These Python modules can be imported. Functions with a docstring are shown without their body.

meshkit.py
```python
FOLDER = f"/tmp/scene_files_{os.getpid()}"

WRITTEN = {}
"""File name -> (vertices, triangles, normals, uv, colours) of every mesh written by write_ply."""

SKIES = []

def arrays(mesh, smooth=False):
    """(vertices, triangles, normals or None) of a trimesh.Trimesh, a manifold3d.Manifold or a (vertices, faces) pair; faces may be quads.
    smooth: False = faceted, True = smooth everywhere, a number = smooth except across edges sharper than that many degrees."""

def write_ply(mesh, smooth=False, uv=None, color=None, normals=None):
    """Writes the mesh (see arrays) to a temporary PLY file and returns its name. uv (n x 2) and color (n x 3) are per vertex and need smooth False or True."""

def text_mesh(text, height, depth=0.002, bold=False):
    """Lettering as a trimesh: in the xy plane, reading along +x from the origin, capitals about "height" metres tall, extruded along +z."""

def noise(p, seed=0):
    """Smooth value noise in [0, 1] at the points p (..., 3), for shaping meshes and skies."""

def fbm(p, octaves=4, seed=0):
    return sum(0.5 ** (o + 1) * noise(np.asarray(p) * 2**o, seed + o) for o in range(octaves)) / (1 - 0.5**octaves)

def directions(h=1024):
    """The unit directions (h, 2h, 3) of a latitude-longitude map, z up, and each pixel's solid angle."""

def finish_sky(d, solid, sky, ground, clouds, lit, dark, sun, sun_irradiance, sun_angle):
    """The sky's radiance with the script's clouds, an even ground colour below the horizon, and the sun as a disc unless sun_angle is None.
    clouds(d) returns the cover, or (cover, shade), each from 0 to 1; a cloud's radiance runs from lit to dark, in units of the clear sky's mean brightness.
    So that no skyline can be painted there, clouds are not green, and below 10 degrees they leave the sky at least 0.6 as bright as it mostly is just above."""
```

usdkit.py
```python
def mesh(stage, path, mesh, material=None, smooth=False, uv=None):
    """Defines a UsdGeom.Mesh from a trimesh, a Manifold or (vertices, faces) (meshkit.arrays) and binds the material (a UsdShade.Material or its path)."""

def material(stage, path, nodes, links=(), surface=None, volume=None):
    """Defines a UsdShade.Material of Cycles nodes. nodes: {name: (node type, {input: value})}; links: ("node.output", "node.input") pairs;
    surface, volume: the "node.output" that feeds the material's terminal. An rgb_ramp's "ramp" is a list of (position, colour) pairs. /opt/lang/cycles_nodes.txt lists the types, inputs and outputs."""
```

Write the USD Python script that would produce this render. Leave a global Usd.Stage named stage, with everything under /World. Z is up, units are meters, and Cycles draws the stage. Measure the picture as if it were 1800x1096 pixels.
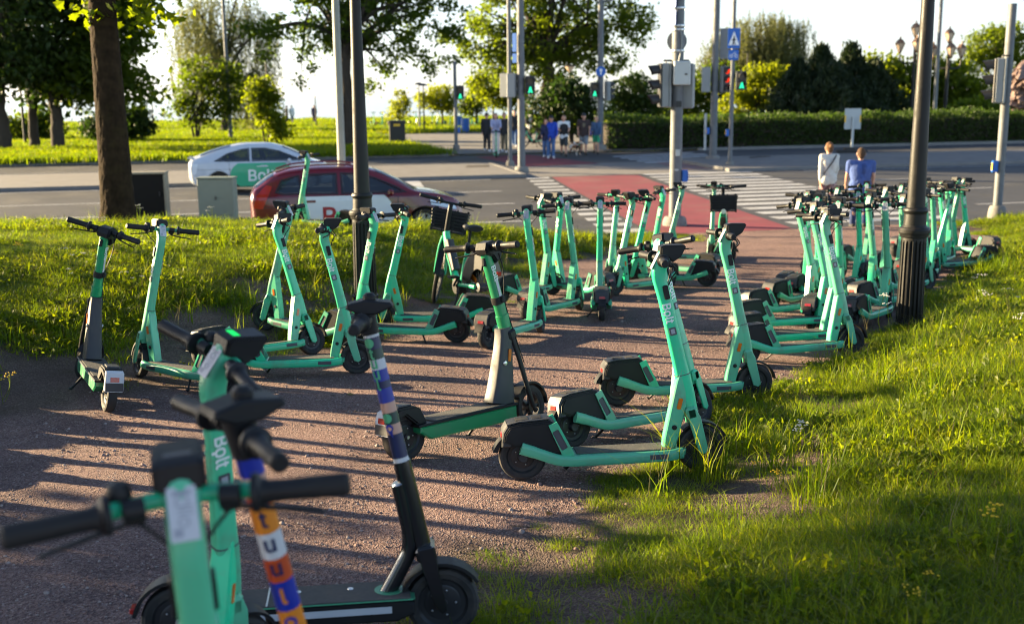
import math, random
import numpy as np, trimesh, manifold3d, usdkit, meshkit
from shapely.geometry import Polygon, Point, box as sbox
from shapely import affinity
from pxr import Usd, UsdGeom, UsdLux, UsdShade, Gf, Sdf, Vt

# ------------------------------------------------------------------ stage, camera, sky, sun
stage = Usd.Stage.CreateInMemory()
UsdGeom.SetStageUpAxis(stage, UsdGeom.Tokens.z)
UsdGeom.SetStageMetersPerUnit(stage, 1.0)
UsdGeom.Xform.Define(stage, '/World')

CAM = np.array([0.0, 0.0, 1.75]); FPX = 1950.0; PITCH = math.radians(11.04); ROLL = 0.010
EXPOSURE = 2.6
SUN_AZ = math.radians(-70.0)          # direction towards the sun, clockwise from +y
SUN_EL = math.radians(12.8)
SUN_I, SKY_STRENGTH = 1.25, 0.05
SUN_COLOR = (1.0, 0.77, 0.44)

_F = np.array([0, math.cos(PITCH), -math.sin(PITCH)]); _R = np.array([1.0, 0, 0]); _U = np.array([0, math.sin(PITCH), math.cos(PITCH)])
CR = _R * math.cos(ROLL) - _U * math.sin(ROLL); CU = _U * math.cos(ROLL) + _R * math.sin(ROLL)
cam = UsdGeom.Camera.Define(stage, '/World/camera')
m4 = Gf.Matrix4d(*CR, 0, *CU, 0, *(-_F), 0, *CAM, 1)
cam.AddTransformOp().Set(m4)
cam.CreateHorizontalApertureAttr(36.0); cam.CreateVerticalApertureAttr(36.0 * 623 / 1024); cam.CreateFocalLengthAttr(36.0 * FPX / 1800)
cam.CreateFStopAttr(2.5); cam.CreateFocusDistanceAttr(6.2); cam.CreateExposureAttr(EXPOSURE)
cam.CreateClippingRangeAttr(Gf.Vec2f(0.05, 30000))

dome = UsdLux.DomeLight.Define(stage, '/World/sky')
dome.GetPrim().SetCustomDataByKey('kind', 'structure')
skym = usdkit.material(stage, '/World/Looks/sky', {
    's': ('sky_texture', {'sky_type': 'single_scattering', 'sun_disc': False, 'sun_elevation': SUN_EL, 'sun_rotation': SUN_AZ, 'aerosol_density': 0.7, 'air_density': 0.7, 'ozone_density': 1.0}),
    'tc': ('texture_coordinate', {}), 'x': ('separate_xyz', {}), 'm': ('map_range', {'from_min': 0.0, 'from_max': 0.22, 'to_min': 1.0, 'to_max': 0.0, 'clamp': True}),
    'h': ('hsv', {'saturation': 0.38, 'value': 1.0}), 'mx': ('mix_color', {}),
    'b': ('background_shader', {'strength': SKY_STRENGTH})}, [('tc.generated', 'x.vector'), ('x.z', 'm.value'), ('m.result', 'mx.fac'), ('s.color', 'mx.a'), ('s.color', 'h.color'), ('h.color', 'mx.b'), ('mx.result', 'b.color')], surface='b.background')
UsdShade.MaterialBindingAPI.Apply(dome.GetPrim()).Bind(skym)
sun = UsdLux.DistantLight.Define(stage, '/World/sun')
sun.CreateNormalizeAttr(True); sun.CreateIntensityAttr(SUN_I); sun.CreateAngleAttr(0.5); sun.CreateColorAttr(Gf.Vec3f(*SUN_COLOR))
SD = np.array([math.sin(SUN_AZ) * math.cos(SUN_EL), math.cos(SUN_AZ) * math.cos(SUN_EL), math.sin(SUN_EL)])
_x = np.cross([0, 0, 1], SD); _x /= np.linalg.norm(_x); _y = np.cross(SD, _x)
sun.AddTransformOp().Set(Gf.Matrix4d(*_x, 0, *_y, 0, *SD, 0, 0, 0, 0, 1))

# ------------------------------------------------------------------ helpers: prims
USED = {}
def numbered(parent, name):
    k = (parent, name); n = USED.get(k, 0); USED[k] = n + 1
    return name if n == 0 else f'{name}_{n:03d}'
def setd(prim, label=None, cat=None, group=None, kind=None):
    for k, v in (('label', label), ('category', cat), ('group', group), ('kind', kind)):
        if v: prim.SetCustomDataByKey(k, v)
    return prim
def path_of(p): return '/World' if p is None else str(p.GetPath())
def obj(name, mesh, mat, parent=None, smooth=35, **d):
    pp = path_of(parent)
    if isinstance(mesh, (list,)): mesh = cat(mesh)
    m = usdkit.mesh(stage, f'{pp}/{numbered(pp, name)}', mesh, MATS[mat] if isinstance(mat, str) else mat, smooth=smooth)
    return setd(m.GetPrim(), **d)
def place(x, loc, rz=0.0, lean=0.0, pitch=0.0, scale=None):
    x.AddTranslateOp().Set(Gf.Vec3d(*map(float, loc)))
    if rz: x.AddRotateZOp().Set(float(math.degrees(rz)))
    if pitch: x.AddRotateYOp().Set(float(math.degrees(pitch)))
    if lean: x.AddRotateXOp().Set(float(math.degrees(lean)))
    if scale: x.AddScaleOp().Set(Gf.Vec3f(*([scale] * 3 if np.ndim(scale) == 0 else scale)))
def thing(name, label, catg, loc=(0, 0, 0), rz=0.0, group=None, lean=0.0, pitch=0.0, scale=None):
    x = UsdGeom.Xform.Define(stage, f'/World/{numbered("/World", name)}')
    place(x, loc, rz, lean, pitch, scale)
    return setd(x.GetPrim(), label, catg, group)
def proto(name):
    p = stage.CreateClassPrim(f'/World/{name}_pattern'); p.SetTypeName('Xform')
    return p
def copy(src, name, label, catg, loc, rz=0.0, group=None, lean=0.0, pitch=0.0, scale=None):
    r = thing(name, label, catg, loc, rz, group, lean, pitch, scale)
    r.GetReferences().AddInternalReference(src.GetPath()); r.SetInstanceable(True)
    return r

# ------------------------------------------------------------------ helpers: shapes
def cat(ms): return trimesh.util.concatenate([m for m in ms if m is not None])
def tm(v, f): return trimesh.Trimesh(np.asarray(v, float), np.asarray(f, int), process=False)
def moved(m, t=(0, 0, 0), R=None):
    m = m.copy(); M = np.eye(4)
    if R is not None: M[:3, :3] = R
    M[:3, 3] = t; m.apply_transform(M); return m
def rot(axis, a): return trimesh.transformations.rotation_matrix(a, axis)[:3, :3]
def bx(sx, sy, sz, c=(0, 0, 0), b=0.0, R=None):
    """box of size s at centre c, edges chamfered by b"""
    h = np.array([sx, sy, sz]) / 2.0
    if b <= 0: m = trimesh.creation.box([sx, sy, sz])
    else:
        b = min(b, 0.45 * min(sx, sy, sz)); pts = []
        for s in np.ndindex(2, 2, 2):
            sg = np.array(s) * 2 - 1
            for k in range(3):
                q = h - b; q[k] = h[k]; pts.append(sg * q)
        m = trimesh.convex.convex_hull(np.array(pts))
    return moved(m, c, R)
def grid_faces(n, k, closed=True):
    i, j = np.meshgrid(np.arange(n - 1), np.arange(k if closed else k - 1), indexing='ij'); j2 = (j + 1) % k
    a, b, c, d = i * k + j, i * k + j2, (i + 1) * k + j2, (i + 1) * k + j
    return np.vstack([np.stack([a, b, c], -1).reshape(-1, 3), np.stack([a, c, d], -1).reshape(-1, 3)])
def sweep(pts, a, b=None, n=12, up=(0, 1, 0), p=2.0, caps=True):
    """tube along pts; section half-sizes a (in the plane across 'up') and b (along 'up'); p > 2 squares the section"""
    P = np.asarray(pts, float); N = len(P)
    A = np.broadcast_to(np.asarray(a, float), (N,)); B = A if b is None else np.broadcast_to(np.asarray(b, float), (N,))
    T = np.gradient(P, axis=0) if N > 2 else np.repeat((P[1:] - P[:1]), 2, 0)
    T /= np.linalg.norm(T, axis=1, keepdims=True)
    up = np.asarray(up, float); th = np.arange(n) / n * 2 * np.pi
    c, s = np.cos(th), np.sin(th); cc, ss = np.sign(c) * abs(c) ** (2 / p), np.sign(s) * abs(s) ** (2 / p)
    V = []; ref = up
    for i in range(N):
        bb = ref - T[i] * (ref @ T[i]); l = np.linalg.norm(bb)
        if l < 1e-3: bb = np.cross(T[i], [1, 0, 0.3]); l = np.linalg.norm(bb)
        bb /= l; aa = np.cross(bb, T[i]); ref = bb if up is None else up
        V.append(P[i] + np.outer(cc * A[i], aa) + np.outer(ss * B[i], bb))
    V = np.vstack(V); F = grid_faces(N, n)
    if caps:
        k = len(V); V = np.vstack([V, P[0], P[-1]]); j = np.arange(n); j2 = (j + 1) % n
        F = np.vstack([F, np.stack([j2, j, np.full(n, k)], 1), np.stack([(N - 1) * n + j, (N - 1) * n + j2, np.full(n, k + 1)], 1)])
    m = tm(V, F)
    if m.volume < 0: m.invert()
    return m
def bez(*pts, n=10):
    """smooth curve through points (Catmull-Rom)"""
    P = np.asarray(pts, float); P = np.vstack([2 * P[0] - P[1], P, 2 * P[-1] - P[-2]]); out = []
    for i in range(1, len(P) - 2):
        for t in np.linspace(0, 1, n, endpoint=False):
            p0, p1, p2, p3 = P[i - 1:i + 3]
            out.append(0.5 * (2 * p1 + (p2 - p0) * t + (2 * p0 - 5 * p1 + 4 * p2 - p3) * t * t + (3 * p1 - p0 - 3 * p2 + p3) * t ** 3))
    return np.array(out + [P[-2]])
def lathe(prof, n=24, axis='z'):
    """(radius, height) profile about z (or y)"""
    pr = np.asarray(prof, float); th = np.arange(n) / n * 2 * np.pi
    V = np.stack([np.outer(pr[:, 0], np.cos(th)), np.outer(pr[:, 0], np.sin(th)), np.repeat(pr[:, 1:2], n, 1)], -1).reshape(-1, 3)
    m = tm(V, grid_faces(len(pr), n))
    if axis == 'y': m.vertices = m.vertices[:, [0, 2, 1]]; m.invert()
    if axis == 'x': m.vertices = m.vertices[:, [2, 0, 1]]
    return m
def prism(poly, w, y=0.0, ch=0.0):
    """polygon in the xz plane, extruded to width w about y, its outline chamfered by ch"""
    P = Polygon(poly) if not hasattr(poly, 'exterior') else poly
    def ex(p, d):
        m = trimesh.creation.extrude_polygon(p, d, engine='earcut'); m.vertices = m.vertices[:, [0, 2, 1]]; m.invert(); m.vertices[:, 1] -= d / 2; return m
    if ch <= 0: m = ex(P, w)
    else:
        try:
            q = P.buffer(-ch, join_style=2)
            if P.equals(P.convex_hull) or P.convex_hull.area / P.area < 1.002:
                a, b = np.array(P.exterior.coords)[:-1], np.array(q.exterior.coords)[:-1]
                pts = [(x, s * (w / 2 - ch), z) for x, z in a for s in (-1, 1)] + [(x, s * w / 2, z) for x, z in b for s in (-1, 1)]
                m = trimesh.convex.convex_hull(np.array(pts))
            else: m = cat([ex(P, w - 2 * ch), ex(q, w)])
        except Exception: m = ex(P, w)
    m.vertices[:, 1] += y
    return m
def extr(P, d):
    return cat([trimesh.creation.extrude_polygon(g, d, engine='earcut') for g in getattr(P, 'geoms', [P])])
def ball(r, c=(0, 0, 0), s=(1, 1, 1), sub=2):
    m = trimesh.creation.icosphere(sub, r); m.vertices = m.vertices * np.array(s) + np.array(c); return m
def cyl(p, q, r, n=12, r2=None): return sweep([p, q], [r, r if r2 is None else r2], n=n, up=(0.123, 0.97, 0.2))
def spin(m, origin, axis, a):
    m = m.copy(); m.apply_transform(trimesh.transformations.rotation_matrix(a, axis, origin)); return m
def text(s, h, depth=0.001, bold=True):
    m = meshkit.text_mesh(s, h, depth, bold); m.apply_translation([-m.bounds[:, 0].mean(), -m.bounds[:, 1].mean(), 0]); return m
def on_plane(m, o, ex, ey):
    """put a flat xy mesh at origin o with its x along ex and y along ey"""
    ex, ey = np.array(ex, float), np.array(ey, float); ex /= np.linalg.norm(ex); ey -= ex * (ex @ ey); ey /= np.linalg.norm(ey)
    return moved(m, o, np.stack([ex, ey, np.cross(ex, ey)], 1))

# ------------------------------------------------------------------ helpers: materials
MATS = {}
def mat(name, col, rough=0.5, metal=0.0, var=0.12, scale=6.0, bump=0.0, bscale=None, coat=0.0, dirt=None, dirt_scale=3.0, dirt_amt=0.5, spec=0.5, coords='object', rnd=0.0, **extra):
    c = np.array(col, float)
    nodes = {'tc': ('texture_coordinate', {}), 'n': ('noise_texture', {'scale': scale, 'detail': 5.0, 'roughness': 0.6}),
             'r': ('rgb_ramp', {'ramp': [(0.25, tuple(c * (1 - var))), (0.75, tuple(np.minimum(c * (1 + var), 0.95)))]}),
             'p': ('principled_bsdf', {'roughness': rough, 'metallic': metal, 'specular_ior_level': spec, **extra})}
    links = [('n.fac', 'r.fac')]; vec = f'tc.{coords}'
    if rnd:      # every copy is worn and faded a little differently
        nodes['oi'] = ('object_info', {}); nodes['off'] = ('vector_math', {'math_type': 'multiply_add', 'vector2': (9.0, 7.0, 5.0)})
        nodes['tone'] = ('map_range', {'from_min': 0.0, 'from_max': 1.0, 'to_min': 1 - rnd, 'to_max': 1 + rnd}); nodes['hs'] = ('hsv', {})
        links += [('oi.random', 'off.vector1'), (vec, 'off.vector3'), ('oi.random', 'tone.value'), ('tone.result', 'hs.value'), ('tone.result', 'hs.saturation'), ('r.color', 'hs.color')]; vec = 'off.vector'
    links.append((vec, 'n.vector')); last = 'hs.color' if rnd else 'r.color'
    if coat: nodes['p'][1]['coat_weight'] = coat; nodes['p'][1]['coat_roughness'] = 0.08
    if dirt is not None:
        nodes['dn'] = ('noise_texture', {'scale': dirt_scale, 'detail': 8.0, 'roughness': 0.7})
        nodes['dm'] = ('map_range', {'from_min': 0.5, 'from_max': 0.72, 'to_min': 0.0, 'to_max': dirt_amt, 'clamp': True})
        nodes['mx'] = ('mix_color', {'b': dirt})
        links += [(vec, 'dn.vector'), ('dn.fac', 'dm.value'), ('dm.result', 'mx.fac'), (last, 'mx.a')]; last = 'mx.result'
        nodes['rr'] = ('map_range', {'from_min': 0.0, 'from_max': max(dirt_amt, 1e-3), 'to_min': rough, 'to_max': min(1.0, rough + 0.35)})
        links += [('dm.result', 'rr.value'), ('rr.result', 'p.roughness')]
    links.append((last, 'p.base_color'))
    if bump:
        nodes['bn'] = ('noise_texture', {'scale': bscale or scale * 8, 'detail': 4.0})
        nodes['b'] = ('bump', {'strength': bump, 'distance': 0.01})
        links += [(vec, 'bn.vector'), ('bn.fac', 'b.height'), ('b.normal', 'p.normal')]
    MATS[name] = usdkit.material(stage, f'/World/Looks/{name}', nodes, links, surface='p.BSDF')
def glow(name, col, s):
    MATS[name] = usdkit.material(stage, f'/World/Looks/{name}', {'e': ('emission', {'color': col, 'strength': s})}, [], surface='e.emission')
def leafmat(name, stops, trans, tmix=0.5, rough=0.5):
    MATS[name] = usdkit.material(stage, f'/World/Looks/{name}', {
        'g': ('geometry', {}), 'oi': ('object_info', {}), 'wn': ('math', {'math_type': 'add'}), 'fr': ('math', {'math_type': 'fraction'}),
        'r': ('rgb_ramp', {'ramp': [(i / (len(stops) - 1), s) for i, s in enumerate(stops)]}),
        'h': ('mix_color', {'blend_type': 'multiply', 'fac': 1.0, 'b': trans}), 'sc': ('mix_color', {'blend_type': 'add', 'fac': 1.0, 'use_clamp_result': False}),
        'd': ('principled_bsdf', {'roughness': rough, 'specular_ior_level': 0.25}), 't': ('translucent_bsdf', {}), 'm': ('mix_closure', {'fac': tmix})},
        [('g.random_per_island', 'wn.value1'), ('oi.random', 'wn.value2'), ('wn.value', 'fr.value1'), ('fr.value', 'r.fac'), ('r.color', 'd.base_color'),
         ('r.color', 'h.a'), ('h.result', 't.color'), ('d.BSDF', 'm.closure1'), ('t.BSDF', 'm.closure2')], surface='m.closure')
mat('mint_paint', (0.055, 0.40, 0.222), 0.32, var=0.06, scale=9, coat=0.25, dirt=(0.12, 0.13, 0.10), dirt_scale=5, dirt_amt=0.6, rnd=0.14)
mat('deep_green_paint', (0.008, 0.20, 0.075), 0.35, var=0.06, coat=0.25, dirt=(0.08, 0.09, 0.07), dirt_amt=0.3, dirt_scale=7)
mat('black_plastic', (0.0055, 0.0055, 0.0065), 0.48, var=0.15, scale=20, bump=0.05, dirt=(0.035, 0.03, 0.026), dirt_amt=0.2, spec=0.3)
mat('grey_plastic', (0.020, 0.021, 0.025), 0.5, var=0.1, bump=0.05, dirt=(0.12, 0.10, 0.08), dirt_amt=0.3)
mat('rubber', (0.011, 0.0105, 0.0105), 0.75, var=0.2, scale=30, bump=0.2, dirt=(0.10, 0.08, 0.065), dirt_scale=9, dirt_amt=0.5, rnd=0.2)
mat('deck_mat', (0.06, 0.058, 0.055), 0.85, var=0.2, scale=60, bump=0.4, bscale=300, dirt=(0.15, 0.125, 0.10), dirt_amt=0.5)
mat('rim_metal', (0.03, 0.03, 0.032), 0.4, metal=0.5)
mat('bright_metal', (0.55, 0.55, 0.55), 0.3, metal=1.0)
mat('sticker_white', (0.42, 0.43, 0.46), 0.45, var=0.05, dirt=(0.4, 0.38, 0.36), dirt_amt=0.4)
mat('letter_white', (0.62, 0.66, 0.65), 0.4, var=0.03)
mat('print_dark', (0.05, 0.05, 0.06), 0.5)
mat('print_grey', (0.25, 0.26, 0.3), 0.5)
mat('tail_red', (0.30, 0.012, 0.008), 0.2, coat=0.6)
mat('amber', (0.42, 0.10, 0.006), 0.25, coat=0.5)
glow('display_green', (0.02, 0.9, 0.18), 0.22)
# ------------------------------------------------------------------ terrain
RA = math.radians(13.5); RE = np.array([math.cos(RA), math.sin(RA)]); RN = np.array([-math.sin(RA), math.cos(RA)])
def S(a, b, x):
    t = np.clip((np.asarray(x, float) - a) / (b - a), 0, 1); return t * t * (3 - 2 * t)
def road_z(t): return -1.10 + 0.2 * S(33, 50, t)
def plane_z(y): return 0.05 - 0.047 * np.asarray(y, float)
def ray(px, py):
    d = _F + CR * (px - 900) / FPX + CU * (548 - py) / FPX
    return d / np.linalg.norm(d)
def plane_pix(px, py):
    d = ray(px, py); k = (0.05 - CAM[2]) / (d[2] + 0.047 * d[1]); return CAM + d * k
LEFT = np.array([plane_pix(*p)[:2] for p in [(-60, 765), (120, 715), (300, 672), (420, 640), (560, 610), (680, 585), (830, 545), (900, 505), (1000, 470), (1080, 445), (1205, 418)]])
RIGHT = np.array([plane_pix(*p)[:2] for p in [(850, 1096), (950, 990), (1060, 905), (1160, 815), (1290, 722), (1390, 655), (1490, 606), (1570, 578), (1650, 515), (1710, 470), (1745, 430), (1740, 405)]])
LEFT = LEFT[np.argsort(LEFT[:, 1])]; RIGHT = RIGHT[np.argsort(RIGHT[:, 1])]
def left_x(y): return np.interp(y, np.r_[0, LEFT[:, 1], 24], np.r_[LEFT[0, 0] - 2.0, LEFT[:, 0], LEFT[-1, 0] + 0.3])
def right_x(y): return np.interp(y, np.r_[0, RIGHT[:, 1], 24], np.r_[RIGHT[0, 0] - 0.35, RIGHT[:, 0], RIGHT[-1, 0]])
KERB_T = 21.2
def ground(x, y):
    x, y = np.asarray(x, float), np.asarray(y, float); t = -x * math.sin(RA) + y * math.cos(RA)
    dl, dr = left_x(y) - x, x - right_x(y)
    bank = S(-0.3, 3.2, dl) * (0.18 + 0.42 * S(4, 13, y)) * (0.55 + 0.45 * S(1.5, -6.0, x)) + S(-0.2, 3.5, dr) * (0.30 + 0.10 * S(8, 16, y))
    near = plane_z(y) + bank
    k = S(KERB_T - 3.4, KERB_T - 0.1, t); near = near * (1 - k) + (-1.07) * k
    lawn = road_z(t) + 0.12 * S(49.2, 49.5, t)
    return np.where(t < KERB_T, near, lawn)
def G(px, py, far=140.0):
    """where the ray through a point of the photograph meets the ground"""
    d = ray(px, py); k = np.arange(1.0, far, 0.02); p = CAM + k[:, None] * d
    below = np.nonzero(p[:, 2] < ground(p[:, 0], p[:, 1]))[0]
    if not len(below): raise ValueError(f'no ground at {px},{py}')
    q = p[below[0]]; return np.array([q[0], q[1], float(ground(q[0], q[1]))])
def at_depth(px, py, y):
    d = ray(px, py); return CAM + d * (y / d[1])
def st(s, t): return RE * s + RN * t
def to_st(p): return float(p[0] * RE[0] + p[1] * RE[1]), float(p[0] * RN[0] + p[1] * RN[1])

# grit, soil and asphalt
def ground_mat():
    n = {'tc': ('geometry', {}), 'at': ('attribute', {'attribute': 'grassy'}),
         'n1': ('noise_texture', {'scale': 1.3, 'detail': 6.0, 'roughness': 0.6}), 'n2': ('noise_texture', {'scale': 55.0, 'detail': 3.0, 'roughness': 0.7}),
         'v': ('voronoi_texture', {'scale': 120.0, 'randomness': 1.0}), 'v2': ('voronoi_texture', {'scale': 38.0, 'randomness': 1.0}),
         'hs': ('rgb_to_bw', {}),
         'g': ('rgb_ramp', {'ramp': [(0.0, (0.090, 0.056, 0.054)), (0.35, (0.175, 0.114, 0.106)), (0.6, (0.24, 0.162, 0.147)), (0.85, (0.32, 0.232, 0.212)), (1.0, (0.46, 0.39, 0.36))]}),
         'big': ('rgb_ramp', {'ramp': [(0.3, (0.54, 0.54, 0.57)), (0.5, (0.85, 0.83, 0.83)), (0.7, (1.06, 1.02, 0.99))]}), 'mb': ('mix_color', {'blend_type': 'multiply', 'fac': 1.0}),
         'soil': ('rgb_ramp', {'ramp': [(0.2, (0.030, 0.024, 0.016)), (0.5, (0.055, 0.046, 0.026)), (0.8, (0.085, 0.080, 0.038))]}),
         'm': ('mix_color', {}), 'p': ('principled_bsdf', {'roughness': 0.9, 'specular_ior_level': 0.2}),
         'ad': ('math', {'math_type': 'add'}), 'b': ('bump', {'strength': 0.9, 'distance': 0.012})}
    l = [('tc.position', f'{k}.vector') for k in ('n1', 'n2', 'v', 'v2')] + [('v.color', 'hs.color'), ('hs.val', 'g.fac'), ('n1.fac', 'big.fac'), ('g.color', 'mb.a'), ('big.color', 'mb.b'),
         ('n2.fac', 'soil.fac'), ('at.fac', 'm.fac'), ('mb.result', 'm.a'), ('soil.color', 'm.b'), ('m.result', 'p.base_color'),
         ('v.distance', 'ad.value1'), ('v2.distance', 'ad.value2'), ('ad.value', 'b.height'), ('b.normal', 'p.normal')]
    MATS['ground'] = usdkit.material(stage, '/World/Looks/ground', n, l, surface='p.BSDF')
ground_mat()
mat('asphalt', (0.044, 0.045, 0.050), 0.72, var=0.25, scale=0.5, bump=0.25, bscale=160, coords='object', dirt=(0.07, 0.07, 0.072), dirt_scale=0.35, dirt_amt=0.5, spec=0.35)
mat('paving', (0.145, 0.138, 0.135), 0.85, var=0.18, scale=2.0, bump=0.2, bscale=60, dirt=(0.13, 0.12, 0.11), dirt_scale=0.8)
mat('kerb', (0.15, 0.147, 0.145), 0.85, var=0.15, scale=2, bump=0.2)
mat('red_lane', (0.165, 0.016, 0.030), 0.8, var=0.2, scale=1.2, dirt=(0.13, 0.06, 0.06), dirt_scale=0.7, dirt_amt=0.6)
mat('pink_paving', (0.17, 0.095, 0.095), 0.85, var=0.2, scale=1.2)
mat('road_paint', (0.38, 0.39, 0.41), 0.6, var=0.15, scale=3, dirt=(0.16, 0.16, 0.17), dirt_scale=2.2, dirt_amt=0.8)
mat('lawn_soil', (0.05, 0.085, 0.010), 0.95, var=0.35, scale=0.35, bump=0.4, bscale=8, dirt=(0.09, 0.10, 0.03), dirt_scale=0.12)

def add_primvar(prim, name, vals):
    UsdGeom.PrimvarsAPI(prim).CreatePrimvar(name, Sdf.ValueTypeNames.FloatArray, 'vertex').Set(Vt.FloatArray.FromNumpy(np.asarray(vals, np.float32)))
GS = 0.08
xs, ys = np.arange(-19, 17.01, GS), np.arange(-1.0, 24.6, GS)
X, Y = np.meshgrid(xs, ys, indexing='ij')
T_ = -X * math.sin(RA) + Y * math.cos(RA)
dl, dr = left_x(Y) - X, X - right_x(Y)
nz = meshkit.fbm(np.stack([X * 1.1, Y * 1.1, 0 * X], -1), 4, 3) - 0.5
edge = np.maximum(dl, dr) + nz * 1.5
BARE = [(*G(px, py)[:2], r) for px, py, r in ((1400, 822, .30), (1475, 715, .26), (1335, 884, .26), (1440, 770, .22), (960, 1015, .42), (1060, 1060, .35), (600, 515, 1.0), (690, 535, 1.0), (400, 570, .8), (460, 520, .6), (60, 690, .9), (840, 480, .8), (330, 620, .7), (230, 640, .6), (1060, 470, .8), (1730, 460, .5), (1560, 640, .22))]
def bare_spots(x, y):
    o = 0 * np.asarray(x, float); w = (meshkit.fbm(np.stack([np.asarray(x, float) * 3, np.asarray(y, float) * 3, o], -1), 3, 61) - .5) * 1.6
    for bx_, by_, br in BARE: o = np.maximum(o, S(1.25, .55, np.hypot((x - bx_) * .9, y - by_) / br + w))
    return o
GRASSY = S(-0.25, 0.35, edge) * (1 - .55 * bare_spots(X, Y))
Z = ground(X, Y) + np.where(T_ < KERB_T, (meshkit.fbm(np.stack([X * 2.5, Y * 2.5, 0 * X + 4], -1), 4, 8) - 0.5) * (0.02 + 0.06 * GRASSY), 0)
Z = np.where(T_ < KERB_T, Z, -1.07)
V = np.stack([X, Y, Z], -1).reshape(-1, 3); Fq = grid_faces(len(xs), len(ys), False)
tc_ = T_.reshape(-1)[Fq].max(1); Fq = Fq[tc_ < KERB_T + 0.05][:, ::-1]
fe = edge.reshape(-1)[Fq].mean(1); fx = V[Fq][:, :, 0].mean(1); fy = V[Fq][:, :, 1].mean(1)
mid = (left_x(fy) + right_x(fy)) / 2
def sub(mask, name):
    f = Fq[mask]; u, inv = np.unique(f, return_inverse=True)
    m = tm(V[u], inv.reshape(-1, 3))
    if m.face_normals[:, 2].mean() < 0: m.invert()
    p = obj(name, m, 'ground', smooth=True, kind='structure'); add_primvar(p, 'grassy', GRASSY.reshape(-1)[u])
sub(fe <= 0, 'gravel_path'); sub((fe > 0) & (fx < mid), 'grass_bank'); sub((fe > 0) & (fx >= mid), 'grass_bank')

def strip(s0, s1, t0, t1, dz, ds=4.0, dt=1.5, skew=None):
    ss, tt = np.linspace(s0, s1, max(2, int((s1 - s0) / ds) + 1)), np.linspace(t0, t1, max(2, int((t1 - t0) / dt) + 1))
    A, B = np.meshgrid(ss, tt, indexing='ij')
    A2 = A if skew is None else A + skew * (B - t0)
    P = A2[..., None] * RE + B[..., None] * RN
    m = tm(np.concatenate([P, (road_z(B) + dz)[..., None]], -1).reshape(-1, 3), grid_faces(len(ss), len(tt), False))
    if m.face_normals[:, 2].mean() < 0: m.invert()
    return m
def block(s0, s1, t0, t1, h, z0=-0.15):
    top = strip(s0, s1, t0, t1, h); parts = [top]
    c = [(s0, t0), (s1, t0), (s1, t1), (s0, t1)]
    for (a, b), (c2, d) in zip(c, c[1:] + c[:1]):
        p, q = st(a, b), st(c2, d)
        v = [(*p, road_z(b) + z0), (*q, road_z(d) + z0), (*q, road_z(d) + h), (*p, road_z(b) + h)]
        parts.append(tm(v, [(0, 1, 2), (0, 2, 3)]))
    return cat(parts)
obj('road', strip(-140, 160, KERB_T + 0.02, 49.6, 0.0), 'asphalt', smooth=True, kind='structure')
obj('kerb', block(-70, 8.2, KERB_T - 0.02, KERB_T + 0.14, 0.09), 'kerb', smooth=False, kind='structure')
obj('kerb', block(16.6, 80, KERB_T - 0.02, KERB_T + 0.14, 0.09), 'kerb', smooth=False, kind='structure')
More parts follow.
